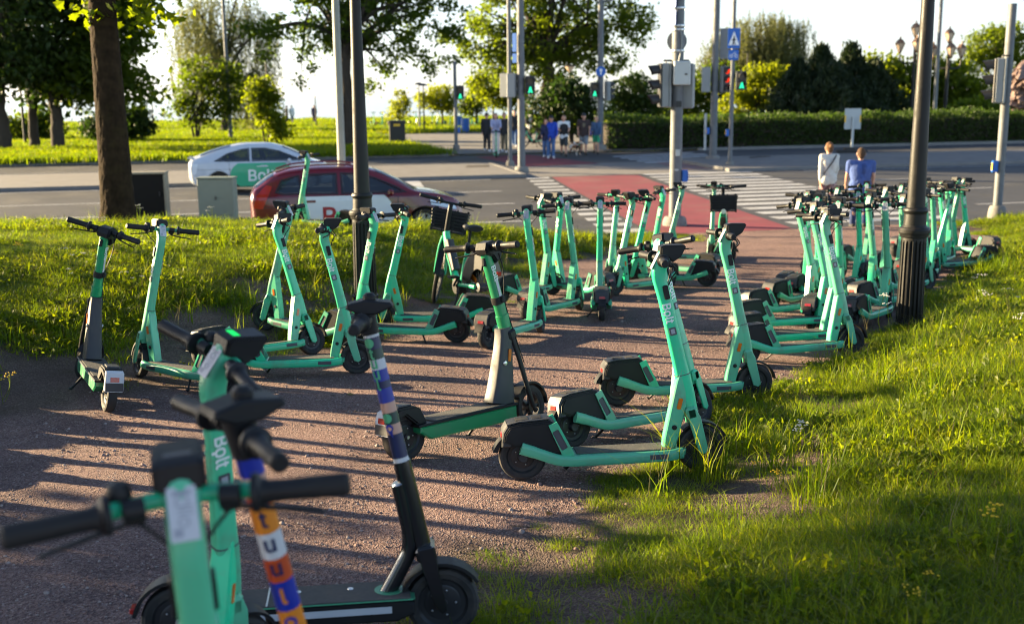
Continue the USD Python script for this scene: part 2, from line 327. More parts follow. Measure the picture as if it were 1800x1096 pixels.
# median island in two halves with a flush refuge between them
ISL, ISR = 9.6, 17.2
for a, b in ((-140, ISL), (ISR, 160)):
    obj('median_island', block(a + (0.16 if a > 0 else 0), b - (0.16 if a < 0 else 0), 37.76, 43.14, 0.11), 'paving', smooth=False, kind='structure')
    e = (b - 0.16, b) if a < 0 else (a, a + 0.16)
    obj('kerb', [block(a, b, 37.6, 37.76, 0.125), block(a, b, 43.14, 43.3, 0.125), block(*e, 37.76, 43.14, 0.125)], 'kerb', smooth=False, kind='structure')
obj('crossing_refuge', strip(ISL + 0.02, ISR - 0.02, 37.7, 43.2, 0.004), 'paving', smooth=True, kind='structure')
# far side: kerb, pavement, lawns and promenade
obj('kerb', [block(-140, 9.0, 49.3, 49.5, 0.13), block(21, 160, 49.3, 49.5, 0.13)], 'kerb', smooth=False, kind='structure')
obj('pavement', strip(8.8, 24, 49.52, 66, 0.085), 'paving', smooth=True, kind='structure')
obj('lawn', strip(-200, 8.8, 49.5, 96, 0.12, dt=6), 'lawn_soil', smooth=True, kind='structure')
obj('lawn', strip(24.0, 240, 49.5, 130, 0.12, dt=6), 'lawn_soil', smooth=True, kind='structure')
obj('lawn', strip(-200, 24.0, 101, 135, 0.12, dt=6), 'lawn_soil', smooth=True, kind='structure')
obj('promenade', strip(-200, 24, 96, 101, 0.10, dt=6), 'paving', smooth=True, kind='structure')
obj('promenade', strip(8.8, 24, 66, 96, 0.09, dt=6), 'paving', smooth=True, kind='structure')
mat('shore', (0.11, 0.10, 0.09), 0.95, bump=0.4)
obj('shore', [strip(-300, 320, 130, 141, -0.35, dt=6), tm([(*st(-300, 141), -1.25), (*st(320, 141), -1.25), (*st(320, 148), -4.4), (*st(-300, 148), -4.4)], [(0, 1, 2), (0, 2, 3)])], 'shore', smooth=False, kind='structure')
MATS['sea'] = usdkit.material(stage, '/World/Looks/sea', {'g': ('geometry', {}), 'm': ('mapping', {'scale': (0.25, 0.9, 1.0)}), 'n': ('noise_texture', {'scale': 0.9, 'detail': 6.0}), 'b': ('bump', {'strength': 0.35, 'distance': 0.3}),
    'p': ('principled_bsdf', {'base_color': (0.05, 0.085, 0.10), 'roughness': 0.12})}, [('g.position', 'm.vector'), ('m.vector', 'n.vector'), ('n.fac', 'b.height'), ('b.normal', 'p.normal')], surface='p.BSDF')
obj('sea', tm([(-6000, 100, -4.0), (6000, 100, -4.0), (9000, 9000, -4.0), (-9000, 9000, -4.0)], [(0, 1, 2), (0, 2, 3)]), 'sea', smooth=False, kind='structure')
# ground far to the left and right of, and behind, the two banks
obj('lawn', [tm([(-90, -30, -0.4), (-18.9, -30, -0.2), (-18.9, 16.9, -0.2), (-90, -0.5, -0.6)], [(0, 1, 2), (0, 2, 3)])], 'lawn_soil', smooth=False, kind='structure')
obj('lawn', [tm([(16.9, -30, -0.2), (90, -30, -0.5), (90, 42, -1.1), (16.9, 25, -1.0)], [(0, 1, 2), (0, 2, 3)])], 'lawn_soil', smooth=False, kind='structure')
obj('lawn', [tm([(-18.9, -30, 0.0), (16.9, -30, 0.0), (16.9, -0.95, 0.06), (-18.9, -0.95, 0.06)], [(0, 1, 2), (0, 2, 3)])], 'ground', smooth=False, kind='structure')

# painted markings
def quad_px(pts, dz, n=10):
    """a flat marking whose corners lie on the road under the photograph's points (far left, far right, near right, near left)"""
    c = np.array([G(*p)[:2] for p in pts]); u, v = np.meshgrid(np.linspace(0, 1, n), np.linspace(0, 1, n), indexing='ij')
    P = (1 - v)[..., None] * ((1 - u)[..., None] * c[0] + u[..., None] * c[1]) + v[..., None] * ((1 - u)[..., None] * c[3] + u[..., None] * c[2])
    t = P @ RN; m = tm(np.concatenate([P, (road_z(t) + dz)[..., None]], -1).reshape(-1, 3), grid_faces(n, n, False))
    if m.face_normals[:, 2].mean() < 0: m.invert()
    return m
def on_road(px, py, t):
    """ground point on the road row t below a photograph column (bisection along the row)"""
    s = np.linspace(-40, 60, 4001); P = s[:, None] * RE + t * RN; Q = np.concatenate([P, np.full((len(s), 1), road_z(t))], 1) - CAM
    x = 900 + FPX * (Q @ CR) / (Q @ _F); return float(s[np.argmin(abs(x - px))])
# red cycle lane of the near crossing, bounded by t
def lane(s_a, s_b, t0, t1, dz, skew): return strip(s_a, s_b, t0, t1, dz, ds=0.5, dt=0.8, skew=skew)
sL0, sL1 = to_st(G(1123, 397))[0], to_st(G(968, 310))[0]; tL0, tL1 = KERB_T + 0.2, 37.5
skw = (sL1 - sL0) / (to_st(G(968, 310))[1] - to_st(G(1123, 397))[1]); sL = sL0 + skw * (tL0 - to_st(G(1123, 397))[1])
obj('cycle_lane', lane(sL, sL + 3.15, tL0, tL1, 0.004, skw), 'red_lane', smooth=True, kind='structure')
blocks = [strip(sL - 0.95 + skw * (t - tL0), sL - 0.12 + skw * (t - tL0), t, t + 0.55, 0.005, ds=0.5, dt=0.3, skew=skw) for t in np.arange(tL0 + 0.6, tL1 - 0.4, 1.15)]
for b in blocks: obj('cycle_lane_block', b, 'road_paint', smooth=True, kind='structure')
for t in np.arange(tL0 + 0.8, tL1 - 0.3, 1.07):
    a = sL + 3.45 + skw * (t - tL0); obj('zebra_stripe', strip(a, a + 4.1, t, t + 0.52, 0.005, ds=1, dt=0.3), 'road_paint', smooth=True, kind='structure')
for t, on, off in ((24.7, 60, 0), (28.9, 60, 0), (32.8, 60, 0), (37.1, 60, 0)):
    obj('lane_line', strip(-60, sL - 2.2 + skw * (t - tL0), t, t + 0.14, 0.005), 'road_paint', smooth=True, kind='structure')
    for k in range(8):
        a = sL + 9.5 + skw * (t - tL0) + 9.0 * k
        obj('lane_line', strip(a, a + (3.0 if t < 37 else 9.0), t, t + 0.13, 0.005), 'road_paint', smooth=True, kind='structure')
for q in ([(707, 318.5), (737, 318), (748, 331), (716, 331.5)], [(800, 392), (822, 391), (845, 408), (800, 409)]): obj('stop_line', quad_px(q, 0.006), 'road_paint', smooth=True, kind='structure')
# second crossing beyond the island
c2 = [(835, 276), (930, 272.5), (1055, 288), (925, 293)]
obj('cycle_lane', quad_px(c2, 0.008), 'red_lane', smooth=True, kind='structure')
obj('cycle_lane', quad_px([(1150, 285), (1262, 281), (1298, 295), (1190, 299)], 0.008), 'pink_paving', smooth=True, kind='structure')
for k in range(5):
    obj('zebra_stripe', quad_px([(1075 + 14 * k, 275 + 2.6 * k), (1215 + 22 * k, 268 + 2.3 * k), (1222 + 22 * k, 269.2 + 2.3 * k), (1080 + 14 * k, 276.4 + 2.6 * k)], 0.008), 'road_paint', smooth=True, kind='structure')
# ------------------------------------------------------------------ kick scooters
WB = 0.94                                             # wheelbase of the mint scooter; its origin is on the ground midway between the wheels
def wheel(parent, name, c, r=0.125, w=0.062, spokes=0, rim_mat='rim_metal', R=None, disc=True):
    """tyre + rim as sub-parts of one wheel"""
    x = UsdGeom.Xform.Define(stage, f'{path_of(parent)}/{numbered(path_of(parent), name)}').GetPrim()
    def put(m): return moved(moved(m, (0, 0, 0), R), c)
    h = w / 2; ri = r * 0.70
    ty = [(ri, -h * .8), (r * .86, -h), (r * .95, -h * .86), (r, -h * .38), (r * 1.0, h * .38), (r * .95, h * .86), (r * .86, h), (ri, h * .8), (ri * .97, 0), (ri, -h * .8)]
    obj('tyre', put(lathe(ty, 28, 'y')), 'rubber', x)
    if spokes:
        ps = [lathe([(ri * 1.01, -h * .75), (ri * 1.01, h * .75), (ri * .88, h * .6), (ri * .88, -h * .6), (ri * 1.01, -h * .75)], 28, 'y'), lathe([(0.0, -h * .9), (r * .22, -h * .9), (r * .25, 0), (r * .22, h * .9), (0.0, h * .9)], 16, 'y')]
        for k in range(spokes):
            a = 2 * math.pi * k / spokes; d = np.array([math.cos(a), 0, math.sin(a)])
            ps.append(sweep([d * r * .2, d * ri * .92], [r * .10, r * .07], [h * .45, h * .45], n=8, p=3))
        obj('rim', [put(p) for p in ps], rim_mat, x)
    else:
        pr = [(0.0, -h * .95), (r * .12, -h * .95), (r * .13, -h * .62), (r * .45, -h * .58), (r * .50, -h * .45), (ri * .9, -h * .5), (ri * 1.0, -h * .78), (ri * 1.0, h * .78), (ri * .9, h * .5), (r * .50, h * .45), (r * .45, h * .58), (r * .13, h * .62), (r * .12, h * .95), (0.0, h * .95)]
        ps = [lathe(pr, 28, 'y')]
        obj('rim', [put(p) for p in ps], rim_mat, x)
        bolts = [moved(ball(r * .035, sub=1), (math.cos(a) * r * .36, s * h * .58, math.sin(a) * r * .36)) for a in np.arange(5) * 2 * math.pi / 5 for s in (-1, 1)]
        obj('axle_nut', [put(p) for p in bolts + [cyl((0, -h * 1.25, 0), (0, h * 1.25, 0), r * .07)]], 'bright_metal', x, smooth=40)
    return x
def grips(parent, T, z, x, half, paint, bend=0.02, rise=0.0, r=0.0185, bell=True, levers=(1, -1)):
    """handlebar of half-width 'half': tube, two grips with flanges, two brake levers, a bell ring; T maps the meshes into place"""
    obj('handlebar', T(sweep(bez((x - bend * 2.2, -half * .62, z + rise), (x, -half * .25, z + rise * .3), (x, half * .25, z + rise * .3), (x - bend * 2.2, half * .62, z + rise), n=5), 0.0145, n=12, up=(0, 0, 1))), paint, parent)
    for s in (1, -1):
        p0 = np.array((x - bend * 1.5, s * half * .41, z + rise * .8)); p1 = np.array((x - bend * 3.0, s * half, z + rise * 1.3)); d = (p1 - p0) / np.linalg.norm(p1 - p0)
        q = lambda k: p0 + d * k; L = np.linalg.norm(p1 - p0)
        g = sweep([q(0), q(0.002), q(.012), q(.018), q(.03), q(.06), q(.10), q(L - .006), q(L)], np.array([.026, .033, .033, .024, .0195, r, r * 1.06, r * 1.08, r * .8]), n=16, up=(0, 0, 1))
        obj('grip', T(g), 'black_plastic', parent)
        if s in levers:
            b0 = q(-.035); pts = bez(b0 + (.012, 0, -.008), b0 + (.040, s * .012, -.034), q(.04) + (.044, 0, -.046), q(.10) + (.032, 0, -.052), q(.118) + (.030, 0, -.056), n=5)
            w_ = np.linspace(.008, .0055, len(pts))
            obj('brake_lever', [T(sweep(pts, w_, w_ * .7, n=8, up=(0, 0, 1))), T(cyl(q(-.052), q(-.018), .0185, 14)), T(bx(.034, .036, .034, b0 + (.02, 0, -.014), .006))], 'black_plastic', parent)
    if bell:
        obj('bell', T(moved(lathe([(0.0, .016), (.016, .012), (.021, 0), (.021, -.012), (0, -.012)], 16), (x + .006, half * .36, z + rise * .4 + .026))), 'black_plastic', parent)
def cable(parent, T, *pts): obj('cable', T(sweep(bez(*pts, n=6), .0035, n=6, up=(0, 1, 0))), 'black_plastic', parent)
AXLE = np.array((WB, 0, .125)); AX_TOP = np.array((0.735, 0, 0.99))
AXD = (AX_TOP - np.array((0.915, 0, .22))); AXD /= np.linalg.norm(AXD)
def mint_scooter(name, steer=0.0, green_display=False):
    t = proto(name); off = np.array((-WB / 2, 0, 0))
    B = lambda m: moved(m, off)
    def T(m):
        return moved(spin(m, AX_TOP, AXD, steer), off)
    Rs = trimesh.transformations.rotation_matrix(steer, AXD)[:3, :3]
    # frame: a flat tray with two side tubes that kick up to the tail
    fr = [prism([(.245, .082), (.74, .082), (.845, .105), (.85, .137), (.245, .137)], .150, 0, .012)]
    for s in (1, -1):
        pts = bez((-.015, s * .082, .186), (.06, s * .085, .160), (.17, s * .086, .119), (.25, s * .084, .108), (.34, s * .083, .107), (.72, s * .080, .109), (.83, s * .066, .118), n=6)
        fr.append(sweep(pts, np.r_[np.full(6, .031), np.full(len(pts) - 6, .029)], .020, n=14, up=(0, 1, 0), p=2.6))
    fr.append(prism([(.29, .118), (.34, .118), (.345, .137), (.29, .137)], .17, 0, .003))
    obj('frame', [B(m) for m in fr], 'mint_paint', t)
    obj('deck_mat', B(prism([(.275, .1372), (.77, .1372), (.77, .1425), (.275, .1425)], .136, 0, .002)), 'deck_mat', t)
    # neck: two plates leaning forward to the head tube
    neck = [(.735, .128), (.800, .128), (.846, .30), (.862, .36), (.858, .545), (.830, .560), (.806, .48), (.745, .20)]
    obj('neck', [B(prism(neck, .066, 0, .006))], 'mint_paint', t)
    for s in (1, -1):
        obj('side_reflector', B(prism(affinity.rotate(sbox(.817, .345, .831, .395).buffer(.004), -14, origin='center'), .004, s * .0345)), 'amber', t)
        obj('neck_bolt', B(moved(lathe([(0, s * .006), (.013, s * .005), (.014, 0)], 14, 'y'), (.795, s * .032, .245))), 'black_plastic', t)
    # battery box and tail
    bp = Polygon([(-.108, .215), (-.100, .262), (-.075, .300), (-.02, .312), (.135, .322), (.165, .305), (.232, .175), (.225, .14), (.10, .145), (.02, .185), (-.04, .19)])
    core = prism(bp, .128, 0, .0); ch = prism(bp.buffer(-.014, join_style=1), .160, 0, .0)
    obj('battery_box', [B(core), B(ch), B(prism(bp.buffer(-.007, join_style=1), .148, 0))], 'black_plastic', t)
    obj('box_lid', B(prism([(-.078, .302), (-.02, .3145), (.135, .3245), (.137, .330), (-.02, .3205), (-.08, .307)], .118, 0, .0015)), 'grey_plastic', t)
    obj('lid_slot', [B(prism([(x0, z0), (x1, z1), (x1, z1 + .002), (x0, z0 + .002)], .062)) for x0, z0, x1, z1 in ((-.035, .3195, .03, .3235), (.05, .3245, .10, .3285))], 'rubber', t)
    obj('tail_cover', B(prism([(-.112, .19), (-.060, .19), (-.065, .295), (-.082, .303), (-.104, .268)], .132, 0, .006)), 'grey_plastic', t)
    obj('tail_light', B(prism([(-.1075, .254), (-.1115, .232), (-.104, .230), (-.098, .256)], .056, 0, .001)), 'tail_red', t)
    for s in (1, -1):
        br = Polygon([(.128, .300), (.172, .318), (.262, .142), (.205, .120)])
        obj('side_bracket', B(prism(br.difference(affinity.rotate(sbox(.176, .175, .196, .27).buffer(.008), 27, origin='center')), .010, s * .0845)), 'mint_paint', t)
        obj('bracket_slot', B(prism(affinity.rotate(sbox(.176, .175, .196, .27).buffer(.010), 27, origin='center'), .006, s * .0825)), 'print_dark', t)
    obj('mudguard', B(prism(Polygon([(.16 * math.cos(a), .125 + .142 * math.sin(a)) for a in np.linspace(0.5, 2.9, 14)] + [(.134 * math.cos(a), .125 + .134 * math.sin(a)) for a in np.linspace(2.9, .5, 14)]), .076)), 'black_plastic', t)
    obj('number_plate', B(bx(.10, .002, .026, (.70, -.1005, .11), .0005)), 'print_dark', t)
    obj('number_plate', B(bx(.10, .002, .026, (.70, .1005, .11), .0005)), 'print_dark', t)
    wheel(t, 'rear_wheel', off + (0, 0, .125))
    obj('motor_hub', B(moved(lathe([(0, -.05), (.022, -.05), (.026, -.04), (.026, .04), (.022, .05), (0, .05)], 16, 'y'), (0, 0, .125))), 'grey_plastic', t)
    k0, k1 = np.array((.30, .062, .092)), np.array((.245, .135, .004))
    obj('kickstand', [B(sweep([k0, k0 + (k1 - k0) * .5, k1], [.009, .008, .007], n=8, up=(0, 0, 1))), B(bx(.03, .03, .02, k0 - (0, .004, -.004), .004)), B(ball(.012, k1 + (0, 0, .008), (1.3, 1.3, .6), 1))], 'black_plastic', t)
    # steering: fork, stem, bar, display
    fk = []
    for s in (1, -1):
        fk.append(prism([(.862, .34), (.905, .345), (.930, .30), (.972, .118), (.952, .100), (.920, .112), (.875, .255)], .012, s * .048, .003))
    fk.append(bx(.062, .108, .07, (.886, 0, .318), .014, R=rot((0, 1, 0), -.2)))
    obj('fork', [T(m) for m in fk], 'mint_paint', t)
    obj('front_mudguard', T(prism(Polygon([(WB + .146 * math.cos(a), .125 + .146 * math.sin(a)) for a in np.linspace(0.15, 2.35, 16)] + [(WB + .136 * math.cos(a), .125 + .136 * math.sin(a)) for a in np.linspace(2.35, .15, 16)]), .062)), 'black_plastic', t)
    fw = AX_TOP + Rs @ (AXLE - AX_TOP) + off
    wheel(t, 'front_wheel', fw, R=Rs)
    P = np.vstack([np.array([(.903, 0, .27), (.868, 0, .42), (.846, 0, .515)]), bez((.843, 0, .525), (.765, 0, .87), (.738, 0, .975), (.724, 0, 1.035), (.727, 0, 1.08), (.746, 0, 1.12), (.766, 0, 1.16), n=5)])
    a = np.interp(P[:, 2], [.27, .42, .51, .53, .6, .95, 1.04, 1.15], [.032, .040, .041, .0375, .036, .034, .036, .039]); b = np.interp(P[:, 2], [.27, .5, .6, 1.0, 1.15], [.033, .034, .032, .030, .031])
    obj('stem', T(sweep(P, a, b, n=20, up=(0, 1, 0), p=2.9)), 'mint_paint', t)
    sd = np.array((-.078, 0, .345)); sd /= np.linalg.norm(sd); sn = np.array((sd[2], 0, -sd[0]))
    obj('fold_joint', T(sweep([np.array((.8445, 0, .518)), np.array((.8435, 0, .5225))], [.0415, .0415], [.0345, .0345], n=20, up=(0, 1, 0), p=2.9)), 'print_dark', t)
    for s in (1, -1):
        o = np.array((.7655, s * .0312, .845))
        obj('lettering', T(on_plane(text('Bolt', .042, .0012), o, -sd, sn * -s)), 'letter_white', t)
        obj('lettering_dot', T(on_plane(tm(*_disc(.0055)), o + sd * .004 + sn * s * .0275, -sd, sn * -s)), 'letter_white', t)
        obj('latch_plate', T(prism(affinity.rotate(sbox(.775, .735, .803, .768).buffer(.004), 13, origin='center'), .003, s * .0318)), 'print_dark', t)
        obj('latch_label', T(prism(affinity.rotate(sbox(.779, .739, .799, .764), 13, origin='center'), .0035, s * .032)), 'print_grey', t)
        obj('phone_clip', T(prism(affinity.rotate(sbox(.748, .925, .762, .985).buffer(.007), 11, origin='center'), .014, s * .031, .002)), 'black_plastic', t)
    # sticker on the rider's side of the stem
    su = np.array((.028, 0, .055)); su /= np.linalg.norm(su); so = np.array((.7015, 0, 1.115)); 
    ex, ey = np.array((0, -1.0, 0)), su
    def flat(w, h, dx=0, dy=0, dz=0): return on_plane(moved(bx(w, h, .0014), (dx, dy, dz)), so, ex, ey)
    obj('sticker', T(flat(.046, .088)), 'sticker_white', t)
    pr = [flat(.030, .007, 0, .034, .0006)] + [flat(.024, .002, .004, .012 - .006 * k, .0006) for k in range(3)] + [flat(.014, .014, -.010, -.030, .0006)]
    pr += [on_plane(moved(lathe([(.0085, 0), (.0105, 0), (.0105, .0014), (.0085, .0014), (.0085, 0)], 20), (0, .020, .0005)), so, ex, ey), on_plane(moved(lathe([(.007, 0), (.0085, 0), (.0085, .0014), (.007, .0014), (.007, 0)], 20), (0, -.013, .0005)), so, ex, ey)]
    obj('sticker_print', [T(m) for m in pr], 'print_grey', t)
    grips(t, T, 1.125, .752, .27, 'mint_paint')
    hd = Polygon([(.724, 1.146), (.727, 1.188), (.745, 1.197), (.848, 1.196), (.858, 1.184), (.832, 1.135), (.79, 1.108), (.76, 1.132)])
    obj('display', [T(prism(hd, .074, 0, .004)), T(prism(hd.buffer(-.008), .086, 0, .001))], 'black_plastic', t)
    obj('display_screen', T(on_plane(bx(.022, .044, .002), (.762, 0, 1.1967), (1, 0, -.04), (0, 1, 0))), 'display_green' if green_display else 'print_dark', t)
    obj('headlight', T(prism([(.842, 1.180), (.853, 1.181), (.831, 1.139), (.822, 1.141)], .044)), 'bright_metal', t)
    for s in (1, -1): cable(t, T, (.77, s * .10, 1.105), (.80, s * .07, 1.07), (.785, s * .03, 1.03), (.772, s * .012, .99))
    return t
def _disc(r, n=14):
    a = np.arange(n) / n * 2 * np.pi
    return np.vstack([np.stack([r * np.cos(a), r * np.sin(a), 0 * a + .0012], 1), [[0, 0, .0012]]]), np.stack([np.arange(n), (np.arange(n) + 1) % n, np.full(n, n)], 1)

WB2 = 0.98
def green_scooter(name, steer=0.0):
    """the taller deep green model: straight sided deck, grey neck shroud, black fork, spoked wheels"""
    t = proto(name); off = np.array((-WB2 / 2, 0, 0)); B = lambda m: moved(m, off)
    at = np.array((.72, 0, 1.0)); ad = np.array((-.22, 0, .80)); ad /= np.linalg.norm(ad)
    T = lambda m: moved(spin(m, at, ad, steer), off); Rs = trimesh.transformations.rotation_matrix(steer, ad)[:3, :3]
    obj('frame', B(prism([(.055, .155), (.13, .105), (.76, .095), (.80, .115), (.80, .185), (.06, .185)], .172, 0, .008)), 'deep_green_paint', t)
    obj('deck_edge', B(prism([(.04, .185), (.805, .185), (.805, .199), (.04, .199)], .184, 0, .003)), 'black_plastic', t)
    obj('deck_mat', B(prism([(.16, .1992), (.72, .1992), (.72, .205), (.16, .205)], .165, 0, .002)), 'deck_mat', t)
    bp = Polygon([(-.13, .20), (-.115, .285), (-.06, .305), (.045, .305), (.085, .285), (.125, .2), (.06, .195), (-.02, .262), (-.09, .25)])
    obj('rear_fender', [B(prism(bp, .11)), B(prism(bp.buffer(-.010), .13))], 'black_plastic', t)
    obj('fender_lid', B(prism([(-.055, .3055), (.04, .3055), (.035, .315), (-.05, .315)], .08, 0, .003)), 'grey_plastic', t)
    obj('tail_cover', B(prism([(-.150, .165), (-.105, .165), (-.10, .298), (-.128, .29), (-.146, .25)], .118, 0, .006)), 'sticker_white' , t)
    obj('tail_plate', B(prism([(-.1535, .17), (-.146, .17), (-.142, .225), (-.1485, .225)], .112, 0, .001)), 'grey_plastic', t)
    obj('tail_light', B(prism([(-.1505, .232), (-.143, .232), (-.138, .262), (-.1455, .262)], .056, 0, .001)), 'tail_red', t)
    wheel(t, 'rear_wheel', off + (0, 0, .135), .135, .066)
    k0, k1 = np.array((.62, .07, .10)), np.array((.60, .15, .004))
    obj('kickstand', [B(sweep([k0, k1], [.010, .008], n=8, up=(1, 0, 0))), B(ball(.013, k1 + (0, 0, .008), (1.3, 1.3, .6), 1))], 'black_plastic', t)
    sh = sweep([(.735, 0, .20), (.755, 0, .30), (.775, 0, .42), (.792, 0, .52), (.800, 0, .60), (.797, 0, .645)], [.093, .077, .062, .052, .046, .043], [.062, .056, .050, .045, .041, .038], n=20, up=(0, 1, 0), p=4)
    obj('neck_shroud', B(sh), 'grey_plastic', t)
    for s in (1, -1):
        obj('side_reflector', B(prism(affinity.rotate(sbox(.792, .45, .806, .515).buffer(.004), -8, origin='center'), .004, s * .0495)), 'amber', t)
        obj('shroud_bolt', B(moved(lathe([(0, s * .008), (.013, s * .006), (.014, 0)], 14, 'y'), (.755, s * .0505, .44))), 'bright_metal', t)
    fk = [sweep(bez((.835, s * .034, .60), (.868, s * .05, .45), (.905, s * .057, .30), (.955, s * .060, .15), (.98, s * .060, .115), n=4), .017, .013, n=10, up=(0, 1, 0)) for s in (1, -1)]
    fk.append(bx(.07, .10, .06, (.835, 0, .60), .012, R=rot((0, 1, 0), -.25)))
    obj('fork', [T(m) for m in fk], 'black_plastic', t)
    obj('front_mudguard', T(prism(Polygon([(WB2 + .158 * math.cos(a), .135 + .158 * math.sin(a)) for a in np.linspace(0.0, 2.6, 18)] + [(WB2 + .146 * math.cos(a), .135 + .146 * math.sin(a)) for a in np.linspace(2.6, 0, 18)]), .078)), 'black_plastic', t)
    wheel(t, 'front_wheel', at + Rs @ (np.array((WB2, 0, .135)) - at) + off, .138, .062, spokes=5, R=Rs)
    P = bez((.826, 0, .625), (.78, 0, .79), (.735, 0, .955), (.705, 0, 1.07), (.692, 0, 1.125), n=5)
    obj('stem', T(sweep(P, np.linspace(.036, .030, len(P)), .028, n=18, up=(0, 1, 0), p=3)), 'deep_green_paint', t)
    obj('stem_collar', T(sweep([P[0], P[3]], [.041, .040], [.034, .033], n=18, up=(0, 1, 0), p=3)), 'deep_green_paint', t)
    c0 = np.array((.775, 0, .815)); cd = np.array((-.265, 0, 1)); cd /= np.linalg.norm(cd); cn = np.array((cd[2], 0, -cd[0]))
    obj('lock_clamp', [T(sweep([c0 - cd * .022, c0 + cd * .022], [.040, .040], [.034, .034], n=18, up=(0, 1, 0), p=3)), T(bx(.03, .02, .035, c0 + (0, -.04, 0), .004))], 'black_plastic', t)
    for s in (1, -1):
        o = np.array((.7315, s * .0292, .975))
        obj('lettering', T(on_plane(text('Bolt', .038, .0012), o, -cd, cn * -s)), 'letter_white', t)
        obj('label', T(on_plane(bx(.10, .022, .0014), (.7545, s * .0292, .885), -cd, cn * -s)), 'sticker_white', t)
    grips(t, T, 1.135, .715, .275, 'black_plastic', bell=False)
    hd = Polygon([(.650, 1.118), (.662, 1.158), (.73, 1.170), (.795, 1.150), (.815, 1.115), (.79, 1.06), (.745, 1.035), (.715, 1.075), (.66, 1.09)])
    obj('display', [T(prism(hd, .080, 0, .004)), T(prism(hd.buffer(-.010), .094, 0, .001))], 'black_plastic', t)
    obj('phone_clip', T(bx(.03, .02, .05, (.678, 0, 1.045), .004)), 'black_plastic', t)
    obj('handlebar_shell', T(sweep(bez((.705, -.15, 1.13), (.722, -.08, 1.13), (.728, 0, 1.132), (.722, .08, 1.13), (.705, .15, 1.13), n=4), .024, .018, n=12, up=(0, 0, 1), p=3)), 'black_plastic', t)
    for s in (1, -1): cable(t, T, (.76, s * .05, 1.09), (.80, s * .04, .98), (.815, s * .02, .80), (.85, s * .045, .60), (.89, s * .068, .42))
    return t

